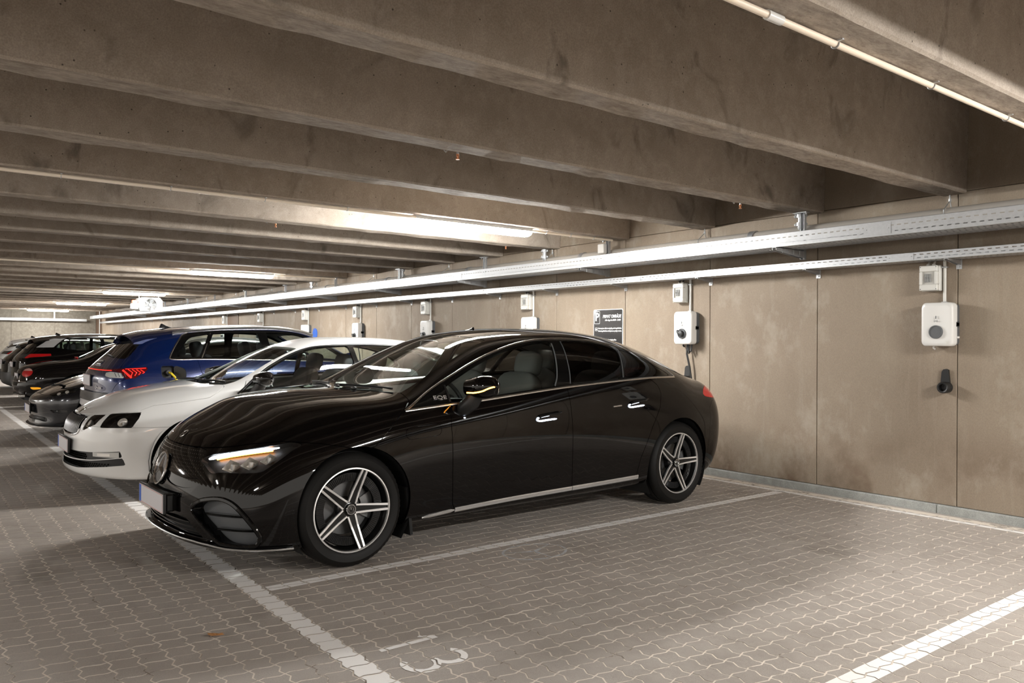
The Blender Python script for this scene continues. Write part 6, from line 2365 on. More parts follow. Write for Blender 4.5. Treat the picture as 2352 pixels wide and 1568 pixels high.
def lamp_unit(car, pts3, name, kind='D', mask=None, depth=.05, refl=(), rm='reflector'):
    pl = smooth_poly([tuple(q) + (0,) for q in P3(kind, pts3)], 3)
    Msh = car.carve(kind, pl, .001, mask)
    for sg, half in zip((1, -1), car.sides(Msh)):
        if not len(half[1]):
            continue
        hr = bpy.data.objects.new(name, None)
        link(hr, car.root)
        panel('lamp_cover', half, M['glass_clear'], hr, .003, -.001)
        panel('lamp_housing', offset(half, depth), M['satin_black'], hr, 0)
        V_, T_ = half
        be = boundary(T_)
        o = len(be)
        A_, B_ = V_[be[:, 0]], V_[be[:, 1]]
        W_ = np.concatenate([A_[:, :3] - A_[:, 3:] * .003, B_[:, :3] - B_[:, 3:] * .003, B_[:, :3] - B_[:, 3:] * depth, A_[:, :3] - A_[:, 3:] * depth])
        i_ = np.arange(o)
        link(bpy.data.objects.new('lamp_bezel', mesh_np('lamp_bezel', W_, np.stack([i_, i_ + o, i_ + 2 * o, i_ + 3 * o], 1), M['gloss_black'])), hr)
        for y, z, ry, rz in refl:
            p_, n_ = car.front(sg * y, z)
            c = p_ - n_ * (depth * .8)
            b = MB()
            ex_ = Vector((0, 1, 0)) - n_ * n_.y
            ex_.normalize()
            ez_ = n_.cross(ex_)
            v, f = [], []
            rings = [(.0, 1.0, .032), (.0, .93, .012), (.0, .7, .002), (.0, .35, -.004)]
            n = 16
            for _, k, dn in rings:
                for q in range(n):
                    a = 2 * PI * q / n
                    v.append(c + ex_ * (math.cos(a) * ry * k) + ez_ * (math.sin(a) * rz * k) + n_ * dn)
            for i in range(3):
                f += [(i * n + q, i * n + (q + 1) % n, (i + 1) * n + (q + 1) % n, (i + 1) * n + q) for q in range(n)]
            f.append(tuple(3 * n + q for q in range(n)))
            b.add(v, f)
            b.build('reflector', M[rm], hr, smooth='auto')
            b = MB()
            soft_block(b, tuple(c + n_ * .006), (.022, ry * .8, rz * .8))
            b.build('bulb', M['lens_white'], hr, smooth=True)
fm = lambda V: np.maximum(V[:, 0] - .6, .25 - np.abs(V[:, 1]))
lamp_unit(W, inn3, 'inner_headlight', 'D', fm, .05, ((.47, .662, .020, .030),))
lamp_unit(W, out3, 'headlight', 'D', fm, .085, ((.755, .695, .040, .042),))
up3 = [(.0, -.2, .404), (.0, .0, .404), (.1, .557, .416), (.294, .801, .432), (.31, .808, .380), (.112, .583, .352), (.0, .0, .336), (.0, -.2, .336)]
upo = W.carve('D', list(P3('D', [(-.3, .0, .404), (.0, .0, .404), (.1, .557, .416), (.294, .801, .432), (.312, .808, .380), (.112, .583, .352), (.0, .0, .336), (-.3, .0, .336)])), 0, xmax(.42))
lowo = W.carve('D', list(P3('D', [(-.3, .0, .326), (0, 0, .326), (.044, .387, .336), (.112, .59, .345), (.312, .812, .374), (.335, .818, .312), (.112, .60, .288), (.045, .385, .270), (0, 0, .266), (-.3, 0, .266)])), 0, xmax(.45))
uo = recess('bumper_band', upo, .022, M['satin_black'], W.root, M['satin_black'])
lo2 = recess('bumper_band', lowo, .03, M['satin_black'], W.root, M['satin_black'])
for par, z0, z1, ymx in ((uo, .344, .400, .50), (lo2, .276, .326, .72)):
    b = MB()
    r_ = 0
    for j in range(3):
        z = z0 + (z1 - z0) * (j + .5) / 3
        for i in range(-34, 35):
            y = i * .024 + (.012 if j % 2 else 0)
            if abs(y) > ymx:
                continue
            p_, n_ = W.front(y, z)
            for a in range(6):
                q0, q1 = a * PI / 3, (a + 1) * PI / 3
                c = p_ + Vector((.02, 0, 0))
                P0, P1 = [Vector((0, math.cos(t) * .0125, math.sin(t) * .0095)) for t in (q0, q1)]
                b.add([c + P0, c + P1, c + P1 * .78 + Vector((-.008, 0, 0)), c + P0 * .78 + Vector((-.008, 0, 0))], [(0, 1, 2, 3)])
    b.build('honeycomb', M['gloss_black'], par, kind='stuff')
fog3 = [(.133, .640, .417), (.2, .72, .425), (.294, .790, .428), (.305, .800, .386), (.2, .72, .378), (.154, .675, .374)]
for sg in (-1, 1):
    fr = bpy.data.objects.new('fog_lamp', None)
    link(fr, W.root)
    pts = [W.front(sg * y, .400) for y in np.linspace(.60, .795, 9)]
    b = MB()
    v, f = [], []
    for i, (p_, n_) in enumerate(pts):
        h_ = .022 + .004 * i / 8
        for dn, dz_ in ((.012, -h_), (.001, -h_ * .8), (.000, h_ * .8), (.012, h_)):
            v.append((p_.x + dn, p_.y, p_.z + dz_))
    for i in range(8):
        f += [(i * 4 + q, i * 4 + q + 1, (i + 1) * 4 + q + 1, (i + 1) * 4 + q) for q in range(3)]
    b.add(v, f)
    b.build('lens', M['lens_white'], fr, smooth='auto')
    b = MB()
    v, f = [], []
    for i, (p_, n_) in enumerate(pts[2:7]):
        for dz_ in (-.011, .011):
            v.append((p_.x - .002, p_.y, p_.z + dz_))
    b.add(v, [(2 * i, 2 * i + 1, 2 * i + 3, 2 * i + 2) for i in range(4)])
    b.build('reflector', M['reflector'], fr)
number_plate(W, (-.022, 0, .445), -1, .52, .115)
whood = [(.0, .700), (.10, .712), (.15, .726), (.294, .747), (.448, .762), (.47, .772), (.562, .805), (.80, .834), (1.018, .862), (1.104, .905), (1.20, .955), (1.215, 1.2), (-.1, 1.2), (-.1, .70)]
W.one('bonnet', W.carve('S', whood, .002, lambda V: V[:, 0] - 1.4), W.paint, flange=.02)
W.pair('front_door', W.carve('S', [(1.31, .90), (1.285, .82), (1.27, .35), (1.30, .22), (2.47, .22), (2.47, .5), (2.52, .99), (2.52, 1.01), (1.4, 1.0)], .002, ymin(.5)), W.paint, flange=.02)
W.pair('rear_door', W.carve('S', [(2.52, 1.01), (2.52, .99), (2.47, .5), (2.47, .22), (3.2, .22), (3.3, .5), (3.5, .72), (3.72, .9), (3.8, 1.04), (3.6, 1.06)], .002, ymin(.5)), W.paint, flange=.02)
W.one('front_bumper', W.carve('S', [(-.2, 0), (.80, 0), (.80, .622), (.383, .630), (-.2, .640)], .001), W.paint, flange=.02)
W.one('body', W.body, W.paint, flange=.022)
for sg in (-1, 1):
    W.strip('window_moulding', [W.side(x, z, sg) for x, z in smooth_poly([(1.27, .89), (1.49, 1.03), (1.69, 1.146), (1.935, 1.26), (2.14, 1.32), (2.5, 1.341), (2.9, 1.339), (3.32, 1.305), (3.65, 1.207), (3.84, 1.085)], 6, False)], .018, .005, 'satin_black')
    mirror(W, 1.47, .935, sg, M['gloss_black'], False, size=(.15, .22, .135), fold=sg > 0)
    for x in (2.32, 3.5):
        pts = [W.side(x - .1 + .2 * k / 6, .80, sg) for k in range(7)]
        b = MB()
        b.tube([p_ + n_ * (.03 * math.sin(PI * k / 6) + .004) for k, (p_, n_) in enumerate(pts)], .011, 8)
        b.build('door_handle', W.paint, W.root, smooth='auto')
p_, n_ = W.front(0, .735)
b = MB()
b.lathe([(0, .0), (.036, .001), (.04, .004), (.04, .012)], (0, 0, 0), 'x', 24)
o = b.build('bonnet_emblem', M['chrome'], W.root, smooth='auto')
o.location = p_ + n_ * .006
o.rotation_euler = (0, math.atan2(n_.z, -n_.x), 0)
antenna(W, 3.55, 'gloss_black', .8)
wiper(W, [W.top(1.10 + .14 * k / 6, -.1 - .5 * k / 6) for k in range(7)])
wiper(W, [W.top(1.09 + .05 * k / 6, .5 - .5 * k / 6) for k in range(7)])
simple_wheels(W, (.895, 3.58), .318, .782, .318)
wheel_wells(W, [.895, 3.58], .325, .39, yout=.88)
under(W, .2, 4.5, .78, .175, wheels=(.895, 3.58))
cabin(W, 2.15, 2.98, .86, 'seat_dark', -.37, 1.22, .90, .66, 1, 1.72)
lining(W, 1.2, 4.1, .30, [('S', circle(3.58, .325, .40), ymin(.45)), ('S', wdl, ymin(.5)), ('P', wws, wm), ('P', wrw, lambda V: 1.0 - V[:, 2])])

# ------------------------------------------------------------------ blue electric estate, tail to the lane
B_ = Car('car', blue_lines, (-10.71, 6.35, 0), R(-90), 'dark blue tall hatchback parked nose to the wall with a yellow charging cable', 'blue_paint', (6, 22, 7, 7, 7))
Q = B_
for x in (.87, 3.634):
    Q.carve('S', circle(x, .36, .405), mask=ymin(.45))
bq = smooth_poly([(3.755, 1.195), (3.60, 1.39), (3.545, 1.425), (3.345, 1.462, 0), (3.505, 1.180, 0), (3.72, 1.178)], 5)
br_ = smooth_poly([(3.440, 1.178, 0), (3.285, 1.466, 0), (3.0, 1.478), (2.745, 1.482, 0), (2.68, 1.160, 0)], 5)
bf = smooth_poly([(2.60, 1.155, 0), (2.62, 1.484, 0), (2.24, 1.462), (2.0, 1.385), (1.75, 1.255), (1.55, 1.12, 0), (2.0, 1.135)], 5)
bdl = smooth_poly([(3.835, 1.172), (3.66, 1.42), (3.57, 1.466), (3.30, 1.500), (2.9, 1.510), (2.57, 1.510), (2.22, 1.487), (1.96, 1.402), (1.70, 1.268), (1.45, 1.10, 0), (2.0, 1.118), (2.7, 1.140), (3.5, 1.156), (3.77, 1.158)], 5)
dm = Q.carve('S', bdl, .001, ymin(.5))
for nm, pl, mt in (('quarter_window', bq, 'glass'), ('rear_window', br_, 'glass'), ('front_window', bf, 'glass')):
    g_, dm = Q.cut(dm, 'S', pl, .0015)
    Q.pair(nm, g_, M[mt], flange=.004, off=-.003)
Q.pair('window_pillar', dm, M['gloss_black'], flange=.02)
brw = smooth_poly([(-.2, 1.425, 0), (0, 1.425), (.40, 1.420), (.50, 1.388), (.575, 1.30), (.630, 1.185), (.620, 1.158), (.45, 1.165), (0, 1.180), (-.2, 1.180, 0)], 5)
rwm = lambda V: 3.6 - V[:, 0]
Q.one('rear_windscreen', Q.carve('F', brw, .0015, rwm), M['glass_dark'], flange=.005, off=-.003)
bws = smooth_poly([(1.10, -.15, 0), (1.10, 0), (1.15, .4), (1.32, .66, 0), (1.9, .58), (2.0, .52, 0), (1.97, .2), (1.96, 0), (1.96, -.15, 0)], 5)
bwm = lambda V: 1.0 - V[:, 2]
Q.one('windscreen', Q.carve('P', bws, .0015, bwm), M['glass'], flange=.004, off=-.002)
# tail lamps: full width bar, red corner with chevrons, clear inner field
mtl = lambda V: 3.8 - V[:, 0]
bar = smooth_poly([(-.2, 1.052, 0), (0, 1.052), (.665, 1.044, 0), (.70, 1.016, 0), (.28, 1.012), (0, 1.012), (-.2, 1.012, 0)], 4)
tm = Q.carve('F', bar, .001, mtl)
tb = Q.one('tail_light_bar', tm, M['lens_dark_red'], flange=.004)
b = MB()
for z in (1.024,):
    for sg in (-1, 1):
        b.tube([p_ + n_ * .002 for p_, n_ in [Q.front(sg * y, z, True) for y in np.linspace(.02, .66, 12)]], .0045, 6)
b.build('light_strip', M['red_strip_lit'], tb)
t3 = [(4.417, .667, 1.042), (4.343, .766, 1.051), (4.089, .845, 1.066), (4.11, .862, 1.020), (4.236, .876, .938), (4.326, .855, .934), (4.357, .805, 1.001), (4.423, .698, 1.018)]
tpl = smooth_poly([tuple(q) + (0,) for q in P3('E', t3)], 3)
em = lambda V: np.maximum(3.9 - V[:, 0], .5 - np.abs(V[:, 1]))
tm2 = Q.carve('E', tpl, .001, em)
c3 = [(4.45, .66, 1.012), (4.362, .797, 1.000), (4.332, .847, .940), (4.46, .70, .944), (4.50, .60, .96), (4.50, .60, 1.0)]
cm = Q.carve('E', smooth_poly([tuple(q) + (0,) for q in P3('E', c3)], 3), .001, em)
for sg, (h1, h2) in zip((1, -1), zip(Q.sides(tm2), Q.sides(cm))):
    tr = bpy.data.objects.new('tail_light', None)
    link(tr, Q.root)
    panel('red_lens', h1, M['lens_dark_red'], tr, .004)
    panel('clear_lens', h2, M['lens_white'], tr, .004)
    def on(pts):
        out = []
        for x, z in pts:
            p_, n_ = Q.side(x, z, sg)
            out.append(p_ + n_ * .002)
        return out
    b = MB()
    b.tube(on([(4.345, 1.030), (4.30, .975), (4.27, .945)]), .011, 6)
    for k in range(4):
        x = 4.255 - .042 * k
        b.tube(on([(x + .040, 1.040 - .002 * k), (x, 1.004), (x + .022, .955 + .012 * k)]), .0055, 5)
    b.tube(on([(4.32, 1.043), (4.20, 1.048), (4.11, 1.052)]), .005, 5)
    b.build('chevron_light', M['red_strip_lit'], tr)
    b = MB()
    for k in range(4):
        b.tube(on([(4.42 - .028 * k, .998), (4.41 - .028 * k, .955)]), .0045, 4)
    b.build('lamp_divider', M['mid_plastic'], tr)
number_plate(Q, (4.582, -.06, .895), 1, .44, .13, False)
# tailgate and bumper seams
tg = [(0, 1.50), (.515, 1.400), (.655, 1.155), (.70, 1.10), (.86, .935), (.80, .86), (.75, .77), (0, .77), (-.2, .77), (-.2, 1.50)]
Q.one('tailgate', Q.carve('F', tg, .002, lambda V: 3.95 - V[:, 0]), Q.paint, flange=.02)
bb_ = Q.carve('F', [(-.2, .58), (.99, .58), (.99, .1), (-.2, .1)], .001, lambda V: 4.1 - V[:, 0])
Q.one('bumper_trim', bb_, M['satin_black'], flange=.02, off=.012)
Q.one('bumper_strip', Q.carve('F', [(-.2, .655), (.99, .655), (.99, .58), (-.2, .58)], .001, lambda V: 4.1 - V[:, 0]), M['silver_paint'], flange=.02, off=.03)
Q.one('rear_bumper', Q.carve('F', [(-.2, .765), (.99, .765), (.99, .1), (-.2, .1)], .001, lambda V: 4.05 - V[:, 0]), M['rib_grey'], flange=.04, off=.038)
Q.pair('rear_door', Q.carve('S', [(3.53, 1.15), (3.50, 1.0), (3.36, .75), (3.20, .55), (3.12, .3), (2.62, .3), (2.62, 1.1), (2.66, 1.15)], .002, ymin(.5)), Q.paint, flange=.02)
Q.pair('front_door', Q.carve('S', [(2.66, 1.15), (2.62, 1.1), (2.62, .3), (1.45, .3), (1.40, .6), (1.45, 1.09), (1.5, 1.12)], .002, ymin(.5)), Q.paint, flange=.02)
fp_ = [(x + 3.875, z + 1.008) for x, z in rounded_rect(.15, .14, .03, 4)]
fo_ = Q.carve('S', fp_, 0, lambda V: .3 - V[:, 1])
V_, T_ = fo_
be = boundary(T_)
o_ = len(be)
A_, Bq = V_[be[:, 0]], V_[be[:, 1]]
dd = np.array([0, .045, 0])
W_ = np.concatenate([A_[:, :3], Bq[:, :3], Bq[:, :3] - dd, A_[:, :3] - dd])
i_ = np.arange(o_)
fr = link(bpy.data.objects.new('charging_port', mesh_np('charging_port', W_, np.stack([i_, i_ + o_, i_ + 2 * o_, i_ + 3 * o_], 1), M['satin_black'])), Q.root)
F2 = V_.copy()
F2[:, :3] -= dd
panel('port_floor', (F2, T_), M['satin_black'], fr, 0)
p_, n_ = Q.side(3.87, 1.0, 1)
b = MB()
b.lathe([(.03, -.04), (.036, .01), (.028, .02), (0, .02)], (p_.x, p_.y, p_.z), 'y', 18)
b.build('charge_plug', M['dark_plastic'], fr, smooth='auto')
h0 = Vector((p_.x - .03, p_.y + .005, p_.z))
b = MB()
lid = []
for x, z in rounded_rect(.155, .15, .045, 4):
    lid.append(h0 + Vector((-.02 - .10 * (x + .0775) / .155 - .0, .012 + (x + .0775) * .78, z + .012 - (x + .0775) * .3)))
n_l = len(lid)
b.add(lid + [q + Vector((-.012, -.006, 0)) for q in lid], [tuple(range(n_l)), tuple(range(n_l, 2 * n_l))[::-1]] + [(i, (i + 1) % n_l, n_l + (i + 1) % n_l, n_l + i) for i in range(n_l)])
b.build('port_lid', M['satin_black'], fr)
yc = link(bpy.data.objects.new('charge_cable_holder', None))
yc.name = 'charging_cable'
yc['label'] = 'yellow charging cable hanging from the open port of the blue car'
yc['category'] = 'cable'
yc.location = (-10.71 + p_.y, 6.35 - p_.x, 0)
b = MB()
b.tube([(.03, 0, 1.0), (.08, .01, .99), (.105, .04, .95), (.11, .08, .88), (.13, .2, .6), (.15, .5, .25), (.16, .9, .03), (.16, 1.6, .015), (.16, 2.35, .015)], .012, 8)
o = b.build('cable', M['yellow'], yc, smooth='auto')
Q.one('body', Q.body, Q.paint, flange=.022)
# roof spoiler, rails, antenna, wiper
v, f = [], []
n_s = 16
for i in range(n_s + 1):
    y = -.58 + 1.16 * i / n_s
    e_ = 1 - (abs(y) / .62) ** 4 * .5
    p0, _ = Q.top(3.93, y)
    for x, z in ((3.93, .002), (4.05, .004), (4.17 + .02 * e_, -.012 - .01 * (1 - e_)), (4.18 + .02 * e_, -.030), (4.06, -.05), (3.98, -.03)):
        v.append((x, y, min(p0.z, 1.53) - (x - 3.93) * .16 + z))
for i in range(n_s):
    f += [(i * 6 + q, i * 6 + (q + 1) % 6, (i + 1) * 6 + (q + 1) % 6, (i + 1) * 6 + q) for q in range(6)]
f += [tuple(range(6)), tuple(n_s * 6 + q for q in range(6))]
MB().add(v, f).build('roof_spoiler', Q.paint, Q.root, smooth='auto')
for sg in (-1, 1):
    rp = [Q.top(x, sg * .56) for x in np.linspace(1.95, 3.75, 20)]
    Q.strip('roof_rail', rp, .03, .035, 'satin_chrome', taper=.3)
    Q.strip('window_moulding', [Q.side(x, z, sg) for x, z in smooth_poly([(1.45, 1.095), (2.0, 1.113), (2.7, 1.135), (3.5, 1.150), (3.77, 1.150), (3.838, 1.168), (3.665, 1.424), (3.575, 1.471)], 6, False)], .016, .006, 'satin_chrome')
    Q.strip('window_seal', [Q.side(x, z, sg) for x, z in ((3.475, 1.165), (3.40, 1.31), (3.315, 1.47))], .012, .004, 'satin_chrome')
    mirror(Q, 1.62, 1.06, sg, Q.paint, False)
    for x in (2.45, 3.38):
        pts = [Q.side(x - .11 + .22 * k / 6, .965, sg) for k in range(7)]
        b = MB()
        b.tube([p_ + n_ * (.032 * math.sin(PI * k / 6) + .004) for k, (p_, n_) in enumerate(pts)], .012, 8)
        b.build('door_handle', M['satin_chrome'] if x > 3 else Q.paint, Q.root, smooth='auto')
antenna(Q, 3.66, 'satin_black', 1.25)
wiper(Q, [Q.front(-.02 + .34 * k / 6, 1.195 - .02 * k / 6, True) for k in range(7)])
b = MB()
p_, n_ = Q.front(.47, .822, True)
q_, _ = Q.front(.40, .822, True)
place_text(b, 'Q4 e-tron', .05, p_ + n_ * .004, (p_ - q_), (0, 0, 1), .002, 0, .0004, width=.20)
build_letters(b, M['chrome'], Q.root)
b = MB()
for k in range(4):
    p_, n_ = Q.front(-.10 + .066 * k, 1.10, True)
    u, w_ = Vector((0, 1, 0)), n_.cross(Vector((0, 1, 0)))
    b.tube([p_ + n_ * .005 + (u * math.cos(a) + w_ * math.sin(a)) * .042 for a in np.linspace(0, 2 * PI, 21)[:-1]], .005, 6, close=True)
b.build('emblem', M['chrome'], Q.root)
simple_wheels(Q, (.87, 3.634), .352, .80, .352, .24, .235)
wheel_wells(Q, [.87, 3.634], .36, .42)
under(Q, .2, 4.4, .80, .20, wheels=(.87, 3.634))
cabin(Q, 2.15, 3.02, .98, 'seat_dark', -.37, 1.25, 1.02, .68, 1, 1.75)
lining(Q, 1.25, 4.4, .35, [('S', circle(3.634, .36, .43), ymin(.45)), ('S', bdl, ymin(.5)), ('P', bws, bwm), ('F', brw, rwm), ('S', fp_, lambda V: .3 - V[:, 1])])

# ------------------------------------------------------------------ dark grey saloon, nose out
G = Car('car', grey_lines, (-13.28, 1.45, 0), R(90), 'dark grey saloon with a smooth closed nose between white and black cars', 'grey_paint', (6, 20, 6, 6, 6))
for x in (.84, 3.715):
    G.carve('S', circle(x, .335, .375), mask=ymin(.45))
ghl = [(.201, .535, .625), (.321, .575, .672), (.482, .74, .716), (.498, .809, .688), (.423, .831, .625), (.29, .776, .595), (.214, .688, .592)]
lamp_unit(G, [(.18, .545, .612), (.30, .640, .668), (.44, .760, .706), (.495, .812, .690), (.43, .832, .635), (.31, .785, .600), (.22, .690, .590)], 'headlight', 'D', lambda V: np.maximum(V[:, 0] - .62, .3 - np.abs(V[:, 1])), .05, ((.70, .630, .034, .026), (.765, .655, .032, .026)))
gf3 = [(.165, .672, .402), (.28, .78, .405), (.362, .837, .404), (.366, .837, .368), (.28, .78, .360), (.205, .72, .366)]
lamp_unit(G, gf3, 'fog_lamp', 'D', lambda V: np.maximum(V[:, 0] - .5, .3 - np.abs(V[:, 1])), .03, ((.76, .385, .03, .012),), 'mid_plastic')
gi = smooth_poly([(-.2, .306, 0), (0, .306), (.40, .306), (.62, .290), (.635, .24), (.44, .250), (0, .250), (-.2, .25, 0)], 4)
gio = recess('lower_intake', G.carve('F', gi, 0, xmax(.4)), .05, M['satin_black'], G.root)
for z in (.262, .276, .290):
    pts = [G.front(y, z) for y in np.linspace(-.55, .55, 21)]
    b = MB()
    v, f = [], []
    for p_, n_ in pts:
        for dx, dz_ in ((.008, .0025), (.008, -.0025), (.03, -.0025), (.03, .0025)):
            v.append((p_.x + dx, p_.y, p_.z + dz_))
    for i in range(20):
        f += [(i * 4 + q, i * 4 + (q + 1) % 4, (i + 1) * 4 + (q + 1) % 4, (i + 1) * 4 + q) for q in range(4)]
    b.add(v, f)
    b.build('slat', M['gloss_black'], gio)
number_plate(G, (-.03, 0, .395), -1, .52, .115)
MB().box(-.008, .04, -.22, .22, .352, .435, .01).build('plate_carrier', M['satin_black'], G.root)
gdl = smooth_poly([(1.35, .93, 0), (1.6, 1.06), (1.9, 1.19), (2.3, 1.32), (2.7, 1.35), (3.2, 1.32), (3.6, 1.20), (3.85, 1.03, 0), (3.2, .995), (2.2, .96)], 5)
G.pair('side_window', G.carve('S', gdl, .001, ymin(.5)), M['glass_dark'], flange=.004)
gws = smooth_poly([(1.12, -.15, 0), (1.12, 0), (1.2, .45), (1.36, .66, 0), (2.1, .52, 0), (2.1, 0), (2.1, -.15, 0)], 5)
G.one('windscreen', G.carve('P', gws, .0015, lambda V: .9 - V[:, 2]), M['glass_dark'], flange=.004)
G.one('bonnet', G.carve('S', [(.0, .585), (.2, .63), (.32, .675), (.48, .722), (.7, .775), (1.0, .84), (1.3, .885), (1.34, 1.2), (-.2, 1.2), (-.2, .585)], .002, lambda V: V[:, 0] - 1.35), G.paint, flange=.02)
G.one('front_bumper', G.carve('S', [(-.2, 0), (.6, 0), (.47, .30), (.50, .50), (.52, .66), (.30, .61), (-.2, .57)], .001), G.paint, flange=.02)
G.one('body', G.body, G.paint, flange=.022)
tk = []
for y in np.linspace(-.80, .80, 33):
    p_, n_ = G.front(y, .20)
    tk.append(p_)
b = MB()
v, f = [], []
for q in tk:
    n_ = Vector((q.x - 1.0, q.y, 0)).normalized()
    for dn, dz_ in ((-.06, .012), (.02, .006), (.034, -.004), (.02, -.014), (-.06, -.014)):
        v.append(q + n_ * dn + Vector((0, 0, dz_ - .02)))
for i in range(len(tk) - 1):
    f += [(i * 5 + q, i * 5 + (q + 1) % 5, (i + 1) * 5 + (q + 1) % 5, (i + 1) * 5 + q) for q in range(5)]
b.add(v, f)
b.build('front_lip', M['satin_black'], G.root, smooth='auto')
simple_wheels(G, (.84, 3.715), .333, .80, .333, .22, .22, 'dark')
wheel_wells(G, [.84, 3.715], .335, .39)
under(G, .2, 4.5, .80, .165, wheels=(.84, 3.715))
for sg in (-1, 1):
    mirror(G, 1.55, .93, sg, G.paint)

# ------------------------------------------------------------------ black old saloon with oval tail lamps
S = Car('car', sedan_lines, (-18.42, 6.58, 0), R(-90), 'black older saloon with oval red tail lamps and amber side marker', 'black_paint', (6, 20, 6, 6, 6))
for x in (.95, 3.86):
    S.carve('S', circle(x, .33, .37), mask=ymin(.45))
ell = [(.0 + .135 * math.cos(a), .733 + .082 * math.sin(a)) for a in np.linspace(0, 2 * PI, 29)[:-1]]
cE = P3('E', [(4.660, .530, .733)])[0]
lm = lambda V: np.maximum(4.2 - V[:, 0], .28 - np.abs(V[:, 1]))
tl_ = S.carve('E', [(cE[0] + x * 1.15, z) for x, z in ell], .001, lm)
up_, lo3 = split(tl_, -(tl_[0][:, 2] - .768))
for sg, (h1, h2) in zip((1, -1), zip(S.sides(up_), S.sides(lo3))):
    tr = bpy.data.objects.new('tail_light', None)
    link(tr, S.root)
    panel('clear_lens', h1, M['lens_pink'], tr, .004, .004)
    panel('red_lens', h2, M['lens_red'], tr, .004, .004)
mk = [(4.634, .690, .454), (4.56, .75, .458), (4.479, .795, .452), (4.451, .80, .428), (4.52, .77, .414), (4.60, .715, .414)]
for half in S.sides(S.carve('E', smooth_poly([tuple(q) for q in P3('E', mk)], 3), .001, lambda V: np.maximum(4.2 - V[:, 0], .4 - np.abs(V[:, 1])))):
    panel('side_marker', half, M['lens_amber'], S.root, .004)
sdl = smooth_poly([(1.45, .92, 0), (1.8, 1.06), (2.1, 1.19), (2.5, 1.265), (2.9, 1.26), (3.2, 1.17), (3.42, 1.02), (3.45, .945, 0), (2.8, .935), (2.0, .90)], 5)
S.pair('side_window', S.carve('S', sdl, .001, ymin(.5)), M['glass_dark'], flange=.004)
srw = smooth_poly([(3.10, -.15, 0), (3.10, 0), (3.14, .44, 0), (3.45, .45), (3.62, .43, 0), (3.66, .2), (3.67, 0), (3.67, -.15, 0)], 5)
S.one('rear_windscreen', S.carve('P', srw, .0015, lambda V: .95 - V[:, 2]), M['glass_dark'], flange=.004)
sws = smooth_poly([(1.52, -.15, 0), (1.52, 0), (1.58, .45), (1.72, .62, 0), (2.2, .52, 0), (2.2, 0), (2.2, -.15, 0)], 5)
S.one('windscreen', S.carve('P', sws, .0015, lambda V: .9 - V[:, 2]), M['glass_dark'], flange=.004)
S.one('boot_lid', S.carve('P', [(3.70, -.2), (3.70, .55), (4.2, .56), (4.60, .50), (4.74, .42), (4.74, -.2)], .002, lambda V: .78 - V[:, 2]), S.paint, flange=.02)
S.one('rear_bumper', S.carve('F', [(-.2, .55), (.99, .55), (.99, .1), (-.2, .1)], .002, lambda V: 4.25 - V[:, 0]), S.paint, flange=.02)
S.one('body', S.body, S.paint, flange=.022)
number_plate(S, (4.80, 0, .655), 1, .52, .115, False)
b = MB()
b.tube([p_ + n_ * .004 for p_, n_ in [S.front(y, .557, True) for y in np.linspace(-.62, .62, 25)]], .008, 6)
b.build('bumper_moulding', M['chrome'], S.root, smooth='auto')
p_, n_ = S.top(3.74, .0)
b = MB()
soft_block(b, tuple(p_ + n_ * .012), (.05, .26, .028))
b.build('high_brake_light', M['lens_red'], S.root, smooth=True)
for sg in (-1, 1):
    b = MB()
    b.lathe([(.035, 4.70), (.038, 4.80), (.03, 4.80), (.028, 4.70)], (0, sg * .48, .285), 'x', 14, close=True)
    b.build('exhaust', M['chrome'], S.root, smooth='auto')
    mirror(S, 1.75, .87, sg, S.paint)
simple_wheels(S, (.95, 3.86), .325, .78, .325, .215, .215)
wheel_wells(S, [.95, 3.86], .33, .385, yout=.87)
under(S, .2, 4.7, .78, .20, wheels=(.95, 3.86))

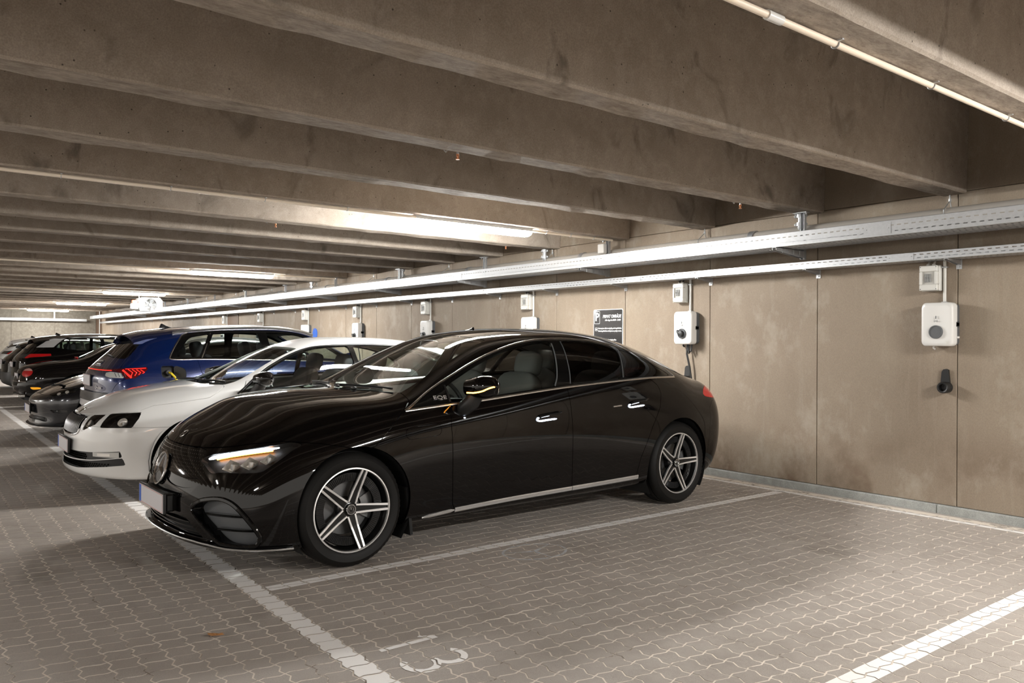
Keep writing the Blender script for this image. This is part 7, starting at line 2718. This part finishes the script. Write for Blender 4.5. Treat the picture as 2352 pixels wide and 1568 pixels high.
# ------------------------------------------------------------------ far black SUV with silver pillar, small black hatchback, white car
def far_suv(lines, loc, ang, label, paint, silver=True, tl_y=(.30, .86), lit='lens_red'):
    c = Car('car', lines, loc, R(ang), label, paint, (6, 20, 7, 5, 6))
    K = .936
    for x in (.87, 3.64):
        c.carve('S', circle(x, .35, .39), mask=ymin(.45))
    dl = smooth_poly([(1.35, 1.04, 0), (1.65, 1.17), (1.95, 1.31), (2.3, 1.415), (2.83, 1.452), (3.35, 1.438), (3.62, 1.405), (3.91, 1.385), (4.03, 1.30), (4.18, 1.195, 0), (3.85, 1.19), (3.35, 1.118), (2.6, 1.085), (2.0, 1.065)] if silver else
                     [(1.35, 1.04, 0), (1.65, 1.17), (1.95, 1.31), (2.3, 1.405), (2.83, 1.435), (3.35, 1.415), (3.62, 1.375), (3.80, 1.27), (3.84, 1.18, 0), (3.35, 1.118), (2.6, 1.085), (2.0, 1.065)], 5)
    dm = c.carve('S', dl, .001, ymin(.45))
    if silver:
        sv = smooth_poly([(4.175, 1.200, 0), (4.05, 1.285), (3.913, 1.372), (3.676, 1.418), (3.35, 1.434), (2.83, 1.447), (2.3, 1.410), (2.31, 1.398), (2.83, 1.433), (3.35, 1.417), (3.589, 1.405), (3.72, 1.32), (3.847, 1.205, 0)], 5)
        s_, dm = c.cut(dm, 'S', sv, .001)
        c.pair('silver_pillar', s_, M['silver_paint'], flange=.01, label='silver trim arching over the side windows')
    for nm, pl in (('quarter_window', [(3.825, 1.203), (3.60, 1.385), (3.515, 1.398), (3.637, 1.175)]), ('rear_window', [(3.605, 1.165), (3.49, 1.396), (2.90, 1.418), (2.88, 1.105)]), ('front_window', [(2.80, 1.10), (2.82, 1.42), (2.3, 1.385), (1.97, 1.29), (1.67, 1.155), (1.48, 1.065)])):
        g_, dm = c.cut(dm, 'S', pl, .002)
        c.pair(nm, g_, M['glass'], flange=.004, off=-.003)
    c.pair('window_pillar', dm, M['gloss_black'], flange=.015)
    rw = smooth_poly([(-.2, 1.38, 0), (0, 1.38), (.45, 1.37), (.55, 1.30), (.60, 1.19, 0), (.3, 1.14), (0, 1.14), (-.2, 1.14, 0)], 4)
    c.one('rear_windscreen', c.carve('F', rw, .0015, lambda V: 3.7 - V[:, 0]), M['glass_dark'], flange=.004)
    ws_ = smooth_poly([(1.10, -.15, 0), (1.10, 0), (1.15, .4), (1.32, .64, 0), (1.95, .52, 0), (1.95, 0), (1.95, -.15, 0)], 5)
    c.one('windscreen', c.carve('P', ws_, .0015, lambda V: .95 - V[:, 2]), M['glass'], flange=.004)
    tp = [(tl_y[0], 1.045), (.74, 1.06), (tl_y[1], 1.065), (.84, .995), (.78, .965), (tl_y[0], .975)]
    for half in c.sides(c.carve('F', tp, .001, lambda V: 3.9 - V[:, 0])):
        red, clr = split(half, np.abs(half[0][:, 1]) * -1 + .72)
        panel('tail_light', red, M[lit], c.root, .004)
        panel('inner_tail_light', clr, M['rib_grey'], c.root, .004)
    c.one('tailgate', c.carve('F', [(-.2, 1.5), (.55, 1.40), (.64, 1.12), (.74, .90), (.70, .74), (-.2, .74)], .002, lambda V: 3.95 - V[:, 0]), c.paint, flange=.02)
    c.one('rear_bumper', c.carve('F', [(-.2, .56), (.99, .56), (.99, .1), (-.2, .1)], .002, lambda V: 4.1 - V[:, 0]), M['satin_black'], flange=.02)
    c.one('body', c.body, c.paint, flange=.022)
    number_plate(c, (4.585, 0, .82), 1, .52, .115, False)
    v, f = [], []
    for i in range(15):
        y = -.57 + 1.14 * i / 14
        p0, _ = c.top(3.90, y)
        for x, z in ((3.90, .002), (4.10, -.004), (4.21, -.030), (4.20, -.042), (4.02, -.05)):
            v.append((x, y, p0.z - (x - 3.90) * .14 + z))
    for i in range(14):
        f += [(i * 5 + q, i * 5 + (q + 1) % 5, (i + 1) * 5 + (q + 1) % 5, (i + 1) * 5 + q) for q in range(5)]
    f += [tuple(range(5)), tuple(70 + q for q in range(5))]
    MB().add(v, f).build('roof_spoiler', c.paint, c.root, smooth='auto')
    antenna(c, 3.62, 'gloss_black', 1.2)
    wiper(c, [c.front(.02 + .32 * k / 6, 1.155, True) for k in range(7)])
    simple_wheels(c, (.87, 3.64), .345, .80, .345, .235, .225)
    wheel_wells(c, [.87, 3.64], .35, .405)
    under(c, .2, 4.4, .80, .20, wheels=(.87, 3.64))
    for sg in (-1, 1):
        mirror(c, 1.62, 1.0, sg, c.paint)
    cabin(c, 2.15, 3.02, .90, 'seat_dark')
    lining(c, 1.25, 4.3, .35, [('S', circle(3.64, .35, .42), ymin(.45)), ('S', dl, ymin(.45)), ('P', ws_, lambda V: .95 - V[:, 2]), ('F', rw, lambda V: 3.7 - V[:, 0])])
    return c
far_suv(suv_lines, (-20.99, 6.52, 0), -90, 'black tall hatchback with a silver trim arch over its side windows', 'black_paint')
far_suv(z_scaled(suv_lines, .91), (-23.75, 6.55, 0), -90, 'small black hatchback with bright red lamps beyond the silver trimmed car', 'black_paint', False, (.45, .87))
far_suv(z_scaled(suv_lines, .965), (-26.6, 6.65, 0), -90, 'white hatchback at the far left, mostly hidden by black cars', 'white_paint', False)
